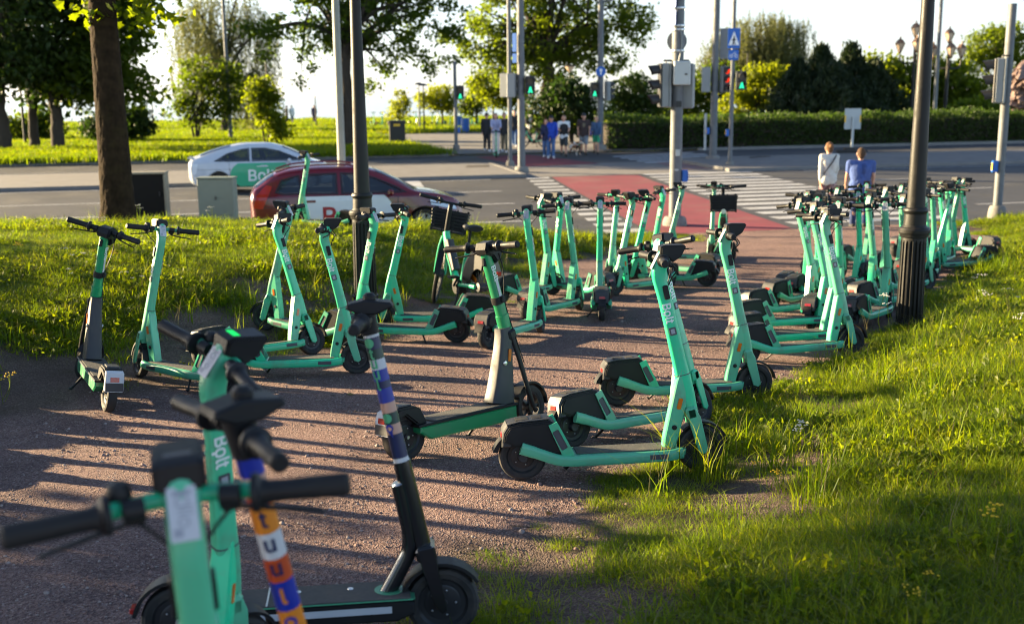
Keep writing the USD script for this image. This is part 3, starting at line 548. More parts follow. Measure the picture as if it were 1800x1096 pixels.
def wrapped_scooter(name, wraps, letters, steer=0.0):
    """the black model with a printed wrap round its stem; wraps = (z from, z to, material), letters = (z, text, material)"""
    t = proto(name); wb = .90; off = np.array((-wb / 2, 0, 0)); B = lambda m: moved(m, off)
    top, bot = np.array((.665, 0, 1.14)), np.array((.845, 0, .27)); ad = top - bot; ad /= np.linalg.norm(ad)
    T = lambda m: moved(spin(m, bot, ad, steer), off); Rs = trimesh.transformations.rotation_matrix(steer, ad)[:3, :3]
    on = lambda z: bot + ad * (z - bot[2]) / ad[2]
    obj('frame', B(prism([(.06, .115), (.13, .095), (.74, .095), (.80, .12), (.80, .158), (.75, .172), (.06, .172)], .166, 0, .008)), 'black_plastic', t)
    obj('deck_rim', B(prism([(.02, .172), (.79, .172), (.80, .176), (.02, .176)], .178, 0, .0015)), 'wrap_green', t)
    obj('deck_mat', B(prism([(.03, .1762), (.785, .1762), (.785, .181), (.03, .181)], .170, 0, .002)), 'deck_mat', t)
    obj('deck_seam', B(bx(.006, .170, .002, (.30, 0, .1815), .0005)), 'bright_metal', t)
    for s in (1, -1): obj('side_strip', B(bx(.52, .003, .024, (.46, s * .0835, .140), .001)), 'sticker_white', t)
    obj('deck_bolt', [B(moved(lathe([(.0, .002), (.010, .002), (.011, 0)], 12), (x, .03, .181))) for x in (.40, .58)], 'bright_metal', t)
    obj('rear_fender', B(prism(Polygon([(.150 * math.cos(a), .125 + .150 * math.sin(a)) for a in np.linspace(.35, 2.95, 18)] + [(.138 * math.cos(a), .125 + .138 * math.sin(a)) for a in np.linspace(2.95, .35, 18)]), .082)), 'black_plastic', t)
    obj('tail_light', B(bx(.02, .05, .022, (-.148, 0, .17), .004)), 'tail_red', t)
    wheel(t, 'rear_wheel', off + (0, 0, .125), .125, .062)
    # Y shaped neck: a curved arm from the deck into a sleeve behind the stem
    arm = bez((.705, 0, .165), (.745, 0, .235), (.785, 0, .315), (.790, 0, .38), (.775, 0, .47), (.757, 0, .56), n=5)
    obj('neck_arm', [B(sweep(arm, .028, .030, n=16, up=(0, 1, 0)))], 'black_gloss', t)
    obj('neck_cap', B(sweep([arm[-1], arm[-1] + np.array((-.002, 0, .006))], [.0285, .022], [.0305, .024], n=16, up=(0, 1, 0))), 'bright_metal', t)
    obj('deck_boss', B(moved(lathe([(.052, 0), (.052, .006), (.0, .006)], 24), (.715, 0, .1765))), 'wrap_green', t)
    k0, k1 = np.array((.40, .07, .10)), np.array((.37, .15, .004))
    obj('kickstand', B(sweep([k0, k1], [.010, .008], n=8, up=(1, 0, 0))), 'black_plastic', t)
    P = np.array([on(z) for z in (.30, .40, .5, .60, .64)])
    obj('stem_base', T(sweep(P, [.033, .033, .032, .031, .030], [.033, .033, .032, .031, .030], n=18, up=(0, 1, 0))), 'black_gloss', t)
    fk = [prism([(.815, .335), (.872, .345), (.915, .112), (.898, .100), (.872, .13), (.83, .27)], .012, s * .050, .003) for s in (1, -1)] + [bx(.07, .11, .055, (.845, 0, .315), .012, R=rot((0, 1, 0), -.2))]
    obj('fork', [T(m) for m in fk], 'black_gloss', t)
    obj('front_mudguard', T(prism(Polygon([(wb + .150 * math.cos(a), .128 + .150 * math.sin(a)) for a in np.linspace(0.55, 3.2, 18)] + [(wb + .138 * math.cos(a), .128 + .138 * math.sin(a)) for a in np.linspace(3.2, .55, 18)]), .078)), 'black_plastic', t)
    wheel(t, 'front_wheel', bot + Rs @ (np.array((wb, 0, .128)) - bot) + off, .128, .064, R=Rs)
    for z0, z1, mm in wraps:
        q0, q1 = on(z0), on(z1)
        obj('wrap_band', T(sweep([q0, q1], [.0268, .0262], n=20, up=(0, 1, 0))), mm, t)
    cn = np.array((ad[2], 0, -ad[0]))
    for z, kind, mm in letters:
        for s in (1, -1):
            side = np.array((-.55, s, 0)); side /= np.linalg.norm(side); q = on(z) + side * .0272
            ex = np.cross(ad, side)
            if kind == 'dot': m = on_plane(moved(tm(*_disc(.017, 20)), (0, 0, .0005)), q, ex, ad)
            elif kind == 'drop':
                m = on_plane(trimesh.creation.extrude_polygon(Point(0, 0).buffer(.014).union(Polygon([(-.013, -.003), (.006, -.034), (.012, .004)])), .0012, engine='earcut'), q, ex, ad)
            elif kind == 'label': m = cat([on_plane(moved(bx(.011, .012, .0015), (dx, .012, 0)), q, ex, ad) for dx in (-.009, .006)] + [on_plane(moved(bx(.03, .0025, .0015), (0, -.006 - .006 * k, 0)), q, ex, ad) for k in range(3)])
            else: m = on_plane(text(kind, .036, .0012), q, ex, ad)
            m = m.subdivide() if len(m.faces) < 40 else m
            # bend the flat mark round the tube
            v = m.vertices - on(z); h = v @ ad; rad = v - np.outer(h, ad); e1 = side - ad * (side @ ad); e1 /= np.linalg.norm(e1); e2 = np.cross(ad, e1)
            ang = (rad @ e2) / .0272; depth = np.maximum((rad @ e1) - .0272 + .0274, .0272)
            m.vertices = on(z) + np.outer(h, ad) + np.outer(np.cos(ang) * depth, e1) + np.outer(np.sin(ang) * depth, e2)
            obj('wrap_mark', T(m), mm, t)
    obj('stem_head', [T(sweep([on(1.085), on(1.13), on(1.165)], [.029, .031, .034], [.030, .034, .038], n=18, up=(0, 1, 0), p=3))], 'black_plastic', t)
    hd = Polygon([(.595, 1.175), (.60, 1.19), (.66, 1.205), (.745, 1.195), (.755, 1.18), (.70, 1.155), (.64, 1.155)])
    obj('display', T(prism(hd, .085, 0, .006)), 'black_plastic', t)
    obj('lamp_knob', T(moved(lathe([(.022, 0), (.022, .012), (.012, .022), (.0, .022)], 16), (.675, 0, 1.203))), 'black_plastic', t)
    grips(t, T, 1.138, .668, .265, 'black_plastic', bend=.012, r=.0175, bell=True, levers=(1,))
    return t
mat('wrap_blue', (0.004, 0.016, 0.22), 0.35, var=0.06, dirt=(.1, .1, .1), dirt_amt=.15)
mat('wrap_navy', (0.004, 0.009, 0.045), 0.35, var=0.06)
mat('wrap_darkgreen', (0.003, 0.024, 0.020), 0.35, var=0.06)
mat('wrap_green', (0.055, 0.27, 0.14), 0.4, var=0.06)
mat('wrap_pink', (0.42, 0.235, 0.175), 0.4, var=0.06)
mat('wrap_orange', (0.50, 0.155, 0.010), 0.4, var=0.06)
mat('wrap_red', (0.36, 0.045, 0.008), 0.4, var=0.06)
mat('black_gloss', (0.005, 0.005, 0.0055), 0.2, var=0.1, coat=0.6)

def wheels_at(rear, front, wb, up=0.0):
    """origin and heading of a scooter whose wheels touch the ground under two points of the photograph"""
    a, b = G(*rear), G(*front); d = (b - a)[:2]; rz = math.atan2(d[1], d[0]); c = (a + b)[:2] / 2
    u = np.array([math.cos(rz), math.sin(rz)]) * wb / 2
    za, zb = float(ground(*(c - u))), float(ground(*(c + u)))
    return np.array([*c, (za + zb) / 2 + up]), rz, -math.atan2(zb - za, wb), float(np.linalg.norm(d))
# ------------------------------------------------------------------ scooters in place
STEERS = {'s0': 0.0, 'l': 0.35, 'r': -0.35, 'l2': 0.75, 'r2': -0.75}
MINT = {k: mint_scooter(f'electric_scooter_{w}', a) for (k, a), w in zip(STEERS.items(), ('straight', 'turned', 'swung', 'crossed', 'folded'))}
MINT['lit'] = mint_scooter('electric_scooter_lit', -0.75, True)
GREEN = {'s0': green_scooter('tall_scooter_straight', 0.0), 'l': green_scooter('tall_scooter_turned', 0.15), 'r': green_scooter('tall_scooter_swung', -0.65)}
BLUEWRAP = wrapped_scooter('blue_scooter', [(.635, .655, 'sticker_white'), (.655, .74, 'wrap_navy'), (.74, .775, 'wrap_pink'), (.775, .815, 'wrap_darkgreen'), (.815, .85, 'wrap_pink'), (.85, .90, 'wrap_blue'), (.90, .925, 'wrap_navy'), (.925, .965, 'wrap_blue'), (.965, 1.0, 'sticker_white'), (1.0, 1.035, 'wrap_darkgreen'), (1.035, 1.075, 'wrap_navy'), (1.075, 1.112, 'sticker_white')],
    [(.76, 'drop', 'wrap_blue'), (.795, 'dot', 'wrap_green'), (.912, 'l', 'wrap_green'), (.945, 'u', 'wrap_green'), (.982, 'u', 'wrap_green'), (1.017, 't', 'wrap_green'), (1.055, 'dot', 'wrap_green'), (1.094, 'label', 'print_dark')], steer=-.05)
ORANGEWRAP = wrapped_scooter('orange_scooter', [(.635, .66, 'sticker_white'), (.66, .72, 'wrap_orange'), (.72, .79, 'wrap_blue'), (.79, .845, 'wrap_red'), (.845, .905, 'sticker_white'), (.905, .965, 'wrap_orange'), (.965, 1.01, 'wrap_red'), (1.01, 1.035, 'wrap_pink'), (1.035, 1.075, 'wrap_blue'), (1.075, 1.095, 'black_plastic')],
    [(.755, 'l', 'wrap_orange'), (.818, 'u', 'wrap_navy'), (.875, 'u', 'wrap_navy'), (.935, 't', 'wrap_navy'), (.69, 'drop', 'wrap_blue')], steer=.12)
rng = random.Random(5)
SCO = []
def scooter(rear, front, label, var='s0', lean=0.10, kind=MINT, name='electric_scooter', wb=WB, group='mint scooters parked along the gravel path', dz=0.0, shift=None):
    loc, rz, pitch, L = wheels_at(rear, front, wb, dz)
    if shift is not None: loc = loc + np.array(shift)
    src = kind[var] if isinstance(kind, dict) else kind
    # leaning on its stand to its own left, so the foot reaches the ground
    SCO.append((label, loc, L))
    return copy(src, name, label, 'scooter', loc, rz, group, lean=-lean if lean else 0.0, pitch=pitch)
def at_point(px, py, dist_y, rz, label, z_bar, var, **kw): pass
# foreground, seen from above and behind
def free(src, name, label, x, y, rz, lean, group=None):
    SCO.append((label, np.array([x, y, 0]), 0))
    return copy(src, name, label, 'scooter', (x, y, float(ground(x, y))), rz, group, lean=lean)
def bar_at(px, py, y, rz, xb, zb, lean=0.0):
    """ground point of a scooter whose bar (at local xb, zb) shows at a photograph point at depth y"""
    p = at_depth(px, py, y); d = np.array([math.cos(rz), math.sin(rz)]); n = np.array([-d[1], d[0]])
    return p[:2] - d * xb + n * math.sin(lean) * zb
xb = .752 - WB / 2
rzF1 = math.radians(107); p = bar_at(322, 902, 1.74, rzF1, xb, 1.125, -.05)
free(MINT['s0'], 'electric_scooter', 'mint scooter nearest the camera, blurred handlebar at the bottom left', *p, rzF1, -.05)
rzF2 = math.radians(86); p = bar_at(380, 618, 3.05, rzF2, xb, 1.125, .07)
free(MINT['lit'], 'electric_scooter', 'blurred mint scooter with a green lit display behind the nearest handlebar', *p, rzF2, .07)
rzF3 = math.radians(30); p = bar_at(416, 752, 2.22, rzF3, .668 - .45, 1.14, 0.0)
free(ORANGEWRAP, 'wrapped_scooter', 'black scooter with an orange, red and white printed stem wrap', *p, rzF3, 0.03)
scooter((318, 1150), (780, 1118), 'black scooter with a blue and green printed stem wrap, standing on the gravel', kind=BLUEWRAP, name='wrapped_scooter', wb=.90, lean=.06, group=None)
scooter((192, 726), (146, 662), 'tall deep green scooter with a grey neck at the left edge, seen from behind', 'r', -.16, GREEN, 'tall_scooter', WB2, None)
scooter((704, 812), (938, 752), 'tall deep green scooter with a grey neck in the middle of the gravel path', 'l', .10, GREEN, 'tall_scooter', WB2, None)
M = [  # rear wheel, front wheel, label, steering, lean
 ((922, 842), (1228, 826), 'sharp mint scooter parked broadside at the grass edge, wheel in the weeds', 's0', .05),
 ((1024, 784), (1214, 752), 'mint scooter with its bar turned, parked right behind the sharp broadside one', 'l', .17),
 ((1083, 713), (1327, 702), 'mint scooter broadside in mid path, second from the front on the right', 's0', .05),
 ((380, 690), (263, 667), 'mint scooter facing the bank beside the tall green one on the left', 'r', -.10),
 ((418, 663), (620, 657), 'mint scooter facing right, its front wheel left of the blue wrapped stem', 's0', .04),
 ((388, 646), (530, 626), 'mint scooter leaning hard to the left behind the first broadside one on the left', 's0', .17),
 ((592, 612), (478, 585), 'tall looking mint scooter facing left, crossing stems with the leaning one', 'l', -.06),
 ((622, 408), (520, 400), 'lone mint scooter on top of the grass bank beside the red car', 's0', .04),
 ((774, 601), (655, 598), 'mint scooter facing left beside the left fluted lamp post', 'r', .03),
 ((806, 576), (712, 578), 'mint scooter facing left in front of the bicycle with the basket', 's0', .04),
 ((878, 606), (931, 590), 'mint scooter facing away right behind the deep green stem', 'l', .03),
 ((896, 532), (957, 521), 'mint scooter at the bank edge, first to the right of the bicycle', 'r', .02),
 ((953, 560), (996, 550), 'mint scooter with dark tail box facing us, third right of the bicycle', 'l', .02),
 ((1053, 527), (984, 516), 'mint scooter facing left with its front wheel by the bank, fourth right of the bicycle', 's0', .03),
 ((1059, 572), (1052, 533), 'mint scooter seen straight from behind, red tail light in the middle of the path', 's0', .0),
 ((1112, 492), (1074, 505), 'mint scooter facing us at the end of the bank, left fork showing', 's0', .0),
 ((1160, 508), (1096, 517), 'mint scooter facing left across the path end of the bank', 's0', .03),
 ((1216, 502), (1136, 500), 'mint scooter facing left, left one of the close pair by the signal pole', 'l', .03),
 ((1236, 488), (1158, 482), 'mint scooter facing left, right one of the close pair by the signal pole', 's0', .02),
 ((1246, 462), (1203, 463), 'mint scooter facing left just right of the signal pole base', 'r', .02),
 ((1262, 450), (1248, 462), 'mint scooter behind the bicycle at the end of the path', 's0', .0),
]
OUT = 'mint scooters out of view on the left whose shadows cross the path'
for k in range(13):
    y = 4.9 + .36 * k + rng.uniform(-.08, .08); x = -.4615 * y - 1.15 - rng.uniform(0, .35)
    copy(MINT[('s0', 'l', 'r')[k % 3]], 'electric_scooter', 'mint scooter in the row continuing out of view beyond the left edge', 'scooter', (x, y, float(ground(x, y))), rng.uniform(1.9, 2.5) if k % 3 else rng.uniform(.2, .6), OUT, lean=-.05)
G_R = 'mint scooters in the row along the right grass bank'
M2 = [
 ((1326, 641), (1480, 628), 'nearest mint scooter of the row on the right, front wheel in the grass', 's0', .10),
 ((1310, 617), (1474, 606), 'second mint scooter of the right row, deck just behind the nearest', 'l', .02),
 ((1312, 590), (1466, 580), 'third mint scooter of the right row', 'l', .11),
 ((1328, 567), (1440, 553), 'fourth mint scooter of the right row, short deck and brown tail', 's0', .16),
 ((1376, 531), (1425, 512), 'mint scooter showing its tail, leftmost of the pair of tail boxes', 'r', .03),
 ((1392, 536), (1445, 517), 'mint scooter showing its tail, right one of the pair of tail boxes', 's0', .02),
 ((1427, 578), (1478, 556), 'mint scooter showing a lit red tail between the decks and the fluted post', 's0', .03),
 ((1503, 578), (1556, 560), 'mint scooter with dark tail box left of the fluted lamp post base', 'l', .02),
 ((1530, 548), (1583, 540), 'mint scooter half hidden behind the right fluted lamp post', 's0', .06),
 ((1423, 500), (1478, 488), 'mint scooter deep in the right row, beyond the pair of tail boxes', 's0', .03),
 ((1512, 506), (1560, 492), 'mint scooter deep in the right row, left of the fluted post', 'r', .03),
 ((1478, 472), (1530, 462), 'mint scooter at the back of the right row, nearest the zebra crossing', 'l', .02),
 ((1535, 486), (1590, 474), 'mint scooter at the back of the right row, stem just left of the fluted post', 's0', .02),
 ((1590, 500), (1640, 490), 'mint scooter whose front wheel shows just right of the fluted post', 'l', .02),
 ((1606, 470), (1655, 464), 'mint scooter right of the fluted post, second beyond it', 's0', .05),
 ((1712, 474), (1662, 478), 'mint scooter with tail to the right, last at the grass bank', 's0', .03),
 ((1640, 452), (1690, 448), 'mint scooter behind the last one of the right row, facing the bank', 'r', .03),
 ((1722, 452), (1686, 448), 'rearmost mint scooter of the right row, right hand stem', 's0', .0),
 ((1345, 548), (1448, 528), 'mint scooter of the right row just beyond the fourth deck, dark tail hidden', 'l', -.04),
 ((1455, 520), (1512, 505), 'mint scooter in the middle of the right row, stem crossing the zebra end', 'l', .0),
 ((1482, 545), (1540, 528), 'mint scooter in the middle of the right row, behind the lit red tail', 's0', .07),
 ((1560, 520), (1616, 512), 'mint scooter directly behind the fluted post of the right row', 's0', .03),
 ((1628, 478), (1680, 462), 'mint scooter near the end of the right row, left of the last tail box', 's0', .06),
 ((1580, 452), (1628, 446), 'mint scooter at the far end of the row, behind the fluted post', 's0', .04),
]
for r_, f_, lb, v_, ln in M: scooter(r_, f_, lb, v_, ln)
for r_, f_, lb, v_, ln in M2: scooter(r_, f_, lb, v_, ln, group=G_R)
for k in range(14):
    px = (640, 655, 668, 676, 690, 705, 727, 742, 760, 775, 792, 812, 826, 838)[k]; q = G(px, 219 + (k % 3))
    copy(MINT['s0'], 'electric_scooter', 'tiny mint scooter in the far row parked along the promenade', 'scooter', q, rng.uniform(0.6, 2.2) + (k % 2) * math.pi, 'distant mint scooters along the promenade')
if __name__ == '__main__':
    for l, loc, L in SCO: print(f'{L:.2f} {loc[1]:6.2f}  {l[:60]}')
# ------------------------------------------------------------------ poles, signals, signs and street furniture
mat('galvanised', (0.125, 0.135, 0.145), 0.6, metal=0.2, var=0.15, scale=4, dirt=(0.09, 0.085, 0.08), dirt_scale=1.5, spec=0.3)
mat('cream_pole', (0.23, 0.235, 0.20), 0.5, var=0.12, scale=3, dirt=(0.22, 0.2, 0.16), dirt_scale=2)
mat('cast_iron', (0.010, 0.0095, 0.009), 0.45, spec=0.3, var=0.15, scale=8, bump=0.12, bscale=120, dirt=(0.03, 0.027, 0.024), dirt_scale=4)
mat('concrete', (0.17, 0.165, 0.155), 0.9, var=0.2, scale=5, bump=0.3, dirt=(0.14, 0.13, 0.11))
mat('signal_grey', (0.20, 0.22, 0.225), 0.5, var=0.06, dirt=(0.2, 0.2, 0.19), dirt_amt=0.3)
mat('box_white', (0.40, 0.43, 0.43), 0.45, var=0.06, dirt=(0.3, 0.3, 0.28), dirt_amt=0.3)
mat('signal_black', (0.014, 0.014, 0.015), 0.45, var=0.1)
mat('dark_lens', (0.03, 0.02, 0.015), 0.15)
glow('lamp_red', (1.0, 0.045, 0.015), .22)
glow('lamp_green', (0.03, 0.95, 0.45), .28)
mat('sign_blue', (0.012, 0.105, 0.42), 0.4, var=0.05)
mat('sign_white', (0.74, 0.75, 0.75), 0.4, var=0.04)
mat('sign_back', (0.17, 0.18, 0.19), 0.5, metal=0.3)
mat('sign_yellow', (0.75, 0.45, 0.03), 0.5)
mat('cabinet_brown', (0.007, 0.006, 0.004), 0.7, var=0.2, scale=4, spec=0.2)
mat('cabinet_green', (0.17, 0.20, 0.155), 0.6, var=0.06, dirt=(0.2, 0.21, 0.16), dirt_scale=2)
mat('cabinet_frame', (0.25, 0.22, 0.15), 0.6)
mat('lamp_copper', (0.17, 0.10, 0.06), 0.45, metal=0.3)
mat('frosted', (0.55, 0.42, 0.30), 0.4)
mat('dark_rubber', (0.025, 0.024, 0.023), 0.8)

def row_z(p, py):
    """height above p at which the photograph's row py is crossed"""
    d = ray(900 + FPX * ((np.r_[p[:2], p[2]] - CAM) @ CR) / ((np.r_[p[:2], p[2]] - CAM) @ _F), py); k = math.hypot(p[0], p[1]) / math.hypot(d[0], d[1])
    return float(CAM[2] + d[2] * k - p[2])
def ppm(p): return FPX / float((np.asarray(p) - CAM) @ _F)
def face(a):
    """rotation whose local +x looks along heading a"""
    return rot((0, 0, 1), a)
def sub_x(parent, name):
    return UsdGeom.Xform.Define(stage, f'{path_of(parent)}/{numbered(path_of(parent), name)}').GetPrim()
def signal_head(parent, c, a, n=3, lit=(), ped=False, s=1.0, back='signal_grey'):
    """a signal head centred at c, its lamps looking along heading a"""
    x = sub_x(parent, 'signal_head'); R = face(a); h = .31 * n * s; w = .33 * s
    put = lambda m: moved(moved(m, (0, 0, 0), R), c)
    obj('housing', put(bx(.17 * s, w, h, (-.015 * s, 0, 0), .025)), 'signal_black' if ped else back, x)
    obj('front_plate', put(bx(.03 * s, w * .98, h * .99, (.085 * s, 0, 0), .01)), 'signal_black', x)
    obj('back_shell', put(bx(.06 * s, w * 1.02, h * 1.02, (-.115 * s, 0, 0), .02)), back, x)
    for k in range(n):
        z = h / 2 - .31 * s * (k + .5); r = .115 * s
        kind = dict(lit).get(k)
        lens = on_plane(tm(*_disc(r, 20)), (.101 * s, 0, z), (0, 1, 0), (0, 0, 1))
        if ped and kind:
            obj('lens', put(lens), 'dark_lens', x)
            fig = Polygon([(0, .11), (.03, .085), (.03, .055), (.075, -.10), (.02, -.10), (0, -.03), (-.02, -.10), (-.075, -.10), (-.03, .055), (-.03, .085)])
            obj('walking_figure', put(on_plane(trimesh.creation.extrude_polygon(affinity.scale(fig, s * 1.05, s * 1.05, origin=(0, 0)), .004, engine='earcut'), (.104 * s, 0, z), (0, 1, 0), (0, 0, 1))), kind, x)
        else: obj('lens', put(lens), kind or 'dark_lens', x)
        th = np.linspace(-.55, math.pi + .55, 13); L = .24 * s
        vi = np.array([(.10 * s, r * 1.1 * math.cos(t), z + r * 1.1 * math.sin(t)) for t in th] + [(.10 * s + L * (.62 + .38 * max(0, math.sin(t))), r * 1.08 * math.cos(t), z + r * 1.08 * math.sin(t) - .02 * s) for t in th])
        k2 = len(th); f = [(i, i + 1, i + k2 + 1) for i in range(k2 - 1)] + [(i, i + k2 + 1, i + k2) for i in range(k2 - 1)]
        th2 = vi.copy(); th2[:, 1] *= .94; th2[:, 2] = z + (th2[:, 2] - z) * .94
        obj('visor', put(tm(np.vstack([vi, th2]), f + [tuple(np.array(q)[::-1] + 2 * k2) for q in f])), 'signal_black', x)
    obj('bracket', put(sweep([(-.05, 0, h / 2), (-.05, 0, h / 2 + .05), (-.20, 0, h / 2 + .05)], .018, n=8)), 'signal_black', x)
    return x
def flat_sign(parent, name, c, a, shape, material, t=.012):
    """a sign face (a polygon, metres, +y up) at c looking along heading a, with a grey back"""
    m = extr(shape, t); R = face(a)
    m = on_plane(m, (0, 0, 0), (0, 1, 0), (0, 0, 1)); p = obj(name, moved(moved(m, (0, 0, 0), R), c), material, parent, smooth=False)
    return p
def sign_mark(parent, name, c, a, shape, material, d=.0135):
    R = face(a); m = extr(shape, .003) if hasattr(shape, 'area') and not isinstance(shape, trimesh.Trimesh) else shape
    return obj(name, moved(moved(on_plane(m, (d, 0, 0), (0, 1, 0), (0, 0, 1)), (0, 0, 0), R), c), material, parent, smooth=False)
def rrect(w, h, r=.03): return sbox(-w / 2 + r, -h / 2 + r, w / 2 - r, h / 2 - r).buffer(r)
WALKER = Polygon([(-.02, .09), (.015, .10), (.03, .05), (.075, .03), (.07, .01), (.02, .025), (.015, -.02), (.06, -.10), (.035, -.11), (0, -.045), (-.04, -.11), (-.065, -.10), (-.025, -.02), (-.03, .02), (-.07, .0), (-.075, .02), (-.035, .05)]).buffer(.004).union(Point(.005, .125).buffer(.022))
CAMDIR = math.atan2(-1, 0)          # heading towards the camera
def pole(name, label, base, r0, r1, top_row=None, height=None, material='galvanised', foot=True, catg='signal pole', group=None, foot_h=.22):
    p = np.array(base, float); h = height if height else row_z(p, top_row)
    t = thing(name, label, catg, p, 0, group)
    obj('pole', sweep([(0, 0, -.3), (0, 0, h * .45), (0, 0, h)], [r0, (r0 * .55 + r1 * .45), r1], n=16), material, t)
    if foot: obj('concrete_foot', lathe([(r0 * 2.0, -.3), (r0 * 2.0, foot_h * .35), (r0 * 1.8, foot_h * .8), (r0 * 1.5, foot_h), (r0 * .5, foot_h)], 18), 'concrete', t)
    return t, p, h
def button_box(t, z, off, a=CAMDIR, m2='sign_yellow'):
    x = sub_x(t, 'push_button'); c = np.array((off[0], off[1], z))
    obj('box', bx(.13, .09, .26, c, .015), 'sign_blue', x); obj('button', moved(bx(.05, .012, .17, (0, 0, 0), .004), c + (.068 * np.sign(off[0] or 1), -.02, 0), rot((0, 0, 1), math.pi / 2)), m2, x)

# fluted lamp posts
def fluted_post(label, base):
    p = np.array(base); t = thing('lamp_post', label, 'lamp post', p, 0, None); n = 96; nf = 18
    def fl(z, r, dep):
        th = np.arange(n) / n * 2 * np.pi; rr = r - dep * np.clip(np.cos(th * nf) * 1.6, -.2, 1).clip(0) ** .7
        return np.stack([rr * np.cos(th), rr * np.sin(th), np.full(n, z)], 1)
    V = np.vstack([fl(-.3, .135, 0), fl(.05, .135, 0), fl(.055, .122, 0), fl(.07, .122, 0.0), fl(.10, .121, .016), fl(.45, .117, .016), fl(.80, .112, .016), fl(.83, .112, 0), fl(.86, .112, 0)])
    obj('fluted_base', tm(V, grid_faces(len(V) // n, n)), 'cast_iron', t, smooth=28)
    obj('collar', lathe([(.108, .85), (.124, .862), (.130, .885), (.140, .90), (.142, .925), (.130, .945), (.112, .95), (.100, .97), (.098, 1.07), (.106, 1.085), (.112, 1.10), (.106, 1.118), (.094, 1.13)], 40), 'cast_iron', t, smooth=25)
    obj('shaft', sweep([(0, 0, 1.1), (0, 0, 2.2), (0, 0, 3.4)], [.082, .066, .050], n=32), 'cast_iron', t)
    obj('shaft_ring', lathe([(.05, 3.38), (.07, 3.40), (.075, 3.43), (.065, 3.46), (.05, 3.47)], 28), 'cast_iron', t)
    obj('upper_shaft', sweep([(0, 0, 3.45), (0, 0, 4.4)], [.048, .044], n=24), 'cast_iron', t)
    x = sub_x(t, 'lantern'); obj('lantern_glass', lathe([(.07, 4.42), (.19, 4.85), (.19, 4.87), (.0, 4.87)], 6), 'frosted', x); obj('lantern_roof', lathe([(.22, 4.87), (.05, 5.1), (.02, 5.2), (0, 5.2)], 6), 'cast_iron', x)
    return t
fluted_post('black fluted lamp post in the sunlit grass on the right', G(1597, 577))
fluted_post('black fluted lamp post on the left, between the grass bank and the parked scooters', G(643, 527))

# plain pole in front of the red car
pole('street_pole', 'plain cream pole standing in front of the red car', G(605, 396), .095, .075, height=7.0, material='cream_pole', foot=False, catg='pole')

# central signal pole at the path end
t, p, h = pole('signal_pole', 'thick grey signal pole at the end of the path, white box on it', G(1186, 396), .135, .125, height=5.6, foot_h=.2)
z = row_z(p, 150); sc = ppm(p)
signal_head(t, (-.30, -.02, z), math.radians(183), 3, s=1.0)
signal_head(t, (.22, .10, z - .02), math.radians(70), 3, s=1.0)
obj('mount_bar', sweep([(-.30, 0, z + .52), (.25, .05, z + .52)], .02, n=8), 'signal_black', t)
obj('control_box', bx(.36, .14, .50, (.06, -.21, row_z(p, 129)), .02), 'box_white', t); obj('box_latch', bx(.05, .01, .03, (.14, -.285, row_z(p, 131))), 'signal_black', t)
flat_sign(t, 'round_sign', (0, .16, row_z(p, 72)), math.pi / 2, Point(0, 0).buffer(.215, 24), 'sign_back')
obj('pole_cable', sweep(bez((.02, -.135, row_z(p, 45)), (.06, -.14, row_z(p, 80)), (.0, -.145, row_z(p, 108)), n=5), .012, n=6), 'signal_grey', t)
for a_, b_ in ((-8, 14), (19, 45)):
    za, zb_ = row_z(p, a_), row_z(p, b_); hh = abs(za - zb_); cc = (-.155, -.10, (za + zb_) / 2)
    flat_sign(t, 'blue_sign', cc, CAMDIR - .9, rrect(.24, hh, .02), 'sign_blue'); sign_mark(t, 'sign_figure', cc, CAMDIR - .9, affinity.scale(WALKER, .8, .9, origin=(0, 0)), 'sign_white')
obj('clamp', [lathe([(.14, row_z(p, y)), (.146, row_z(p, y) + .01), (.146, row_z(p, y) + .04), (.14, row_z(p, y) + .05)], 20) for y in (17, 48, 55, 92)], 'bright_metal', t)
obj('poster', bx(.12, .004, .13, (.02, -.133, row_z(p, 183))), 'signal_black', t)
obj('worn_sticker', [bx(.10, .004, .14, (.02, -.134, row_z(p, 268)), 0), bx(.08, .004, .04, (.0, -.134, row_z(p, 298)), 0)], 'box_white', t)
button_box(t, row_z(p, 309), (.19, -.05), m2='sign_blue')

# island poles, left pair
t, p, h = pole('signal_pole', 'thin grey signal pole, left one of the pair on the median island', G(897, 292), .085, .075, height=7.2)
signal_head(t, (-.17, 0, row_z(p, 150)), math.radians(60), 3, s=.95); signal_head(t, (.2, -.12, row_z(p, 150)), math.radians(-10), 3, s=.95)
t, p, h = pole('signal_pole', 'thick grey signal pole, right one of the pair on the median island', G(917, 303), .135, .12, height=7.6)
signal_head(t, (-.34, 0, row_z(p, 150)), math.radians(75), 3, s=.9)
signal_head(t, (.33, -.05, row_z(p, 150)), CAMDIR + .05, 2, lit=((1, 'lamp_green'),), ped=True, s=1.05)
for a_, b_ in ((58, 92), (94, 111)):
    za, zb_ = row_z(p, a_), row_z(p, b_); flat_sign(t, 'blue_sign', (-.22, -.05, (za + zb_) / 2), CAMDIR - .6, rrect(.18, abs(za - zb_) * .96, .02), 'sign_blue')
t, p, h = pole('signal_pole', 'short grey pole with a green walking signal at the lawn corner', G(802, 262), .085, .08, top_row=108)
signal_head(t, (.25, -.1, row_z(p, 163)), CAMDIR, 2, lit=((1, 'lamp_green'),), ped=True, s=1.05); button_box(t, row_z(p, 228), (.16, -.05))
t, p, h = pole('signal_pole', 'grey signal pole with a round blue sign beside the hedge end', G(1055, 262), .15, .12, height=9.0)
